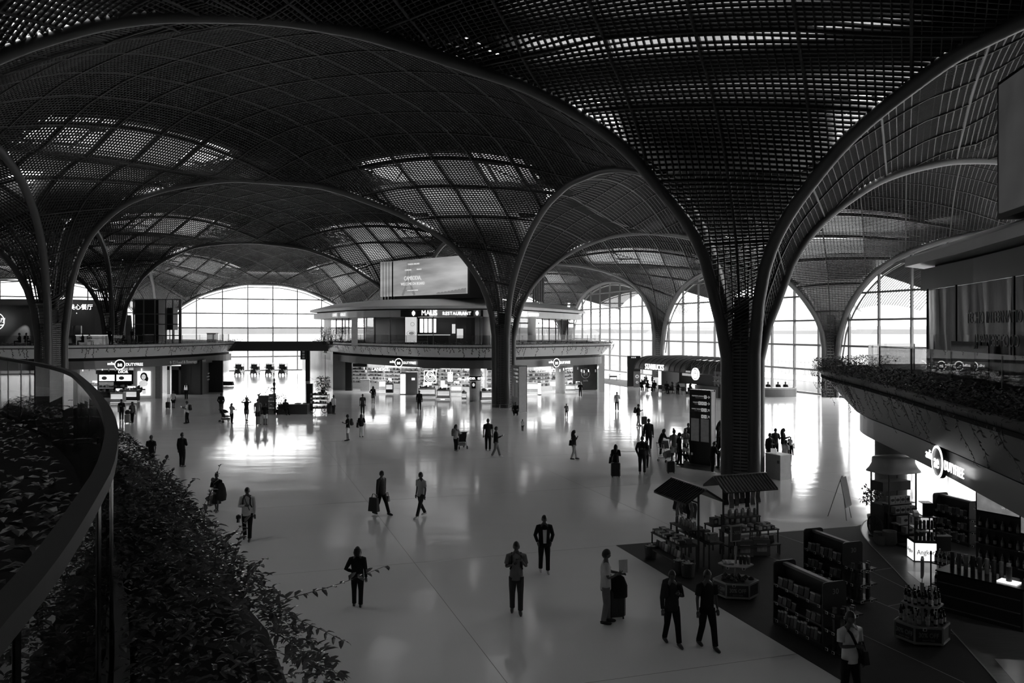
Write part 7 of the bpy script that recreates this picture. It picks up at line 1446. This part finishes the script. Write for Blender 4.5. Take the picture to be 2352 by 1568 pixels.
# core under the leaves
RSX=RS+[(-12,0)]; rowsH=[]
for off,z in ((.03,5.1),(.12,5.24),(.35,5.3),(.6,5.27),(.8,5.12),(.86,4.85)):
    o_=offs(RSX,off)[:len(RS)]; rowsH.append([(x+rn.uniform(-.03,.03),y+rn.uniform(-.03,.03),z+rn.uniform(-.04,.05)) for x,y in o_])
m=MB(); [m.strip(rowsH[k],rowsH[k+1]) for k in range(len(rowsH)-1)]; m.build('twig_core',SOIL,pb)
# long shoots leaning out over the hall
def shoot(p,d,L,n,label=None,droop=0):
    P=[Vector(p)]; d=Vector(d).normalized()
    for k in range(n): d=(d+Vector((rn.uniform(-.06,.06),rn.uniform(-.06,.06),-.04*droop+rn.uniform(-.04,.05)))).normalized(); P.append(P[-1]+d*L/n)
    m=MB(); m.tube(P,[.0022*(1-.7*k/n)+.0006 for k in range(n+1)],5); s=m.build('shoot_stem',STEM,pb)
    for k in range(2,n+1):
        for sd in (1,-1):
            q=P[k]; lat=d.cross(Vector((0,0,1))).normalized()*sd; dd=(lat+d*.6+Vector((0,0,rn.uniform(-.7,.4)))).normalized(); l_=rn.uniform(.04,.085); m=MB(); m.add(leafv(q,dd,(0,0,1),l_,l_*.42),LF); m.build('leaf',LEAFN,s)
for (px_,py_,z,dx,dy,dz,L) in ((480,1210,5.55,.35,.1,.75,.5),(500,1230,5.6,.2,.1,.8,.75),(430,1180,5.5,.5,.1,.7,.55),(520,1280,5.55,.5,0,.6,.5),(560,1330,5.55,.3,0,.8,.45),(380,1130,5.6,.4,.2,.8,.5),(350,1090,5.6,.3,.2,.9,.4),(580,1370,5.5,.5,.1,.7,.4),(300,1060,5.6,.1,.2,1,.5),(400,1170,5.6,.3,.1,.9,.5),(600,1390,5.5,.1,0,.9,.35),(540,1300,5.6,0,0,1,.4),(450,1200,5.6,-.1,0,1,.5)):
    shoot(fl(px_-45,py_+10,z-.08),(dx,dy,dz),L*.66,8)
shoot(fl(590,1395,5.4),(1,.25,.15),.7,14); shoot(fl(580,1390,5.4),(.9,-.5,.0),.6,12,droop=1); shoot(fl(650,1520,5.3),(.6,-.5,.3),.3,8); shoot(fl(610,1440,5.35),(.8,-.5,-.15),.4,9,droop=1)
# inner side: leaves added behind the glass to imitate the reflected planting, and the dark floor of the walkway
ib=thing('reflection_leaves','broad leaved planting behind the glass on the walkway side','planting',(0,0,0)); mb=MB()
for p,d in walk(RS,.06):
    n=Vector((d.y,-d.x)); 
    if n.x>0: n=-n
    for _ in range(8 if math.hypot(*p)<9 else 4):
        f_=rn.random(); q=p+n*(.15+f_*2.2); a=rn.uniform(0,6.28); l_=rn.uniform(.08,.2); mb.add(leafv((q.x,q.y,5.2+rn.uniform(0,.22)),(math.cos(a),math.sin(a),rn.uniform(0,.4)),(0,0,1),l_,l_*.6),LF)
mb.build('leaf_mass',LEAFN,ib,kind='stuff')
# ---------------------------------------------------------------- lettering becomes plain mesh objects
def text_to_mesh():
    dg=bpy.context.evaluated_depsgraph_get(); L=[o for o in SC.objects if o.type=='FONT']; M=[bpy.data.meshes.new_from_object(o.evaluated_get(dg)) for o in L]
    for o,me in zip(L,M):
        n=bpy.data.objects.new(o.name,me); SC.collection.objects.link(n); n.parent=o.parent; n.location=o.location; n.rotation_euler=o.rotation_euler; n.scale=o.scale
        nm=o.name; bpy.data.objects.remove(o); n.name=nm
text_to_mesh(); finish_skins()
ORD='first second third fourth fifth sixth seventh eighth ninth tenth eleventh twelfth thirteenth fourteenth'.split()
byl={}
for o in SC.objects:
    if o.parent is None and 'group' in o.keys() and 'label' in o.keys(): byl.setdefault(o['label'],[]).append(o)
for lb,os_ in byl.items():
    if 2<=len(os_)<=14 and len(lb.split())<=12:
        os_.sort(key=lambda o:o.location.x/max(o.location.y,.1))
        for k,o in enumerate(os_): o['label']=lb+', '+ORD[k]+' from the left'
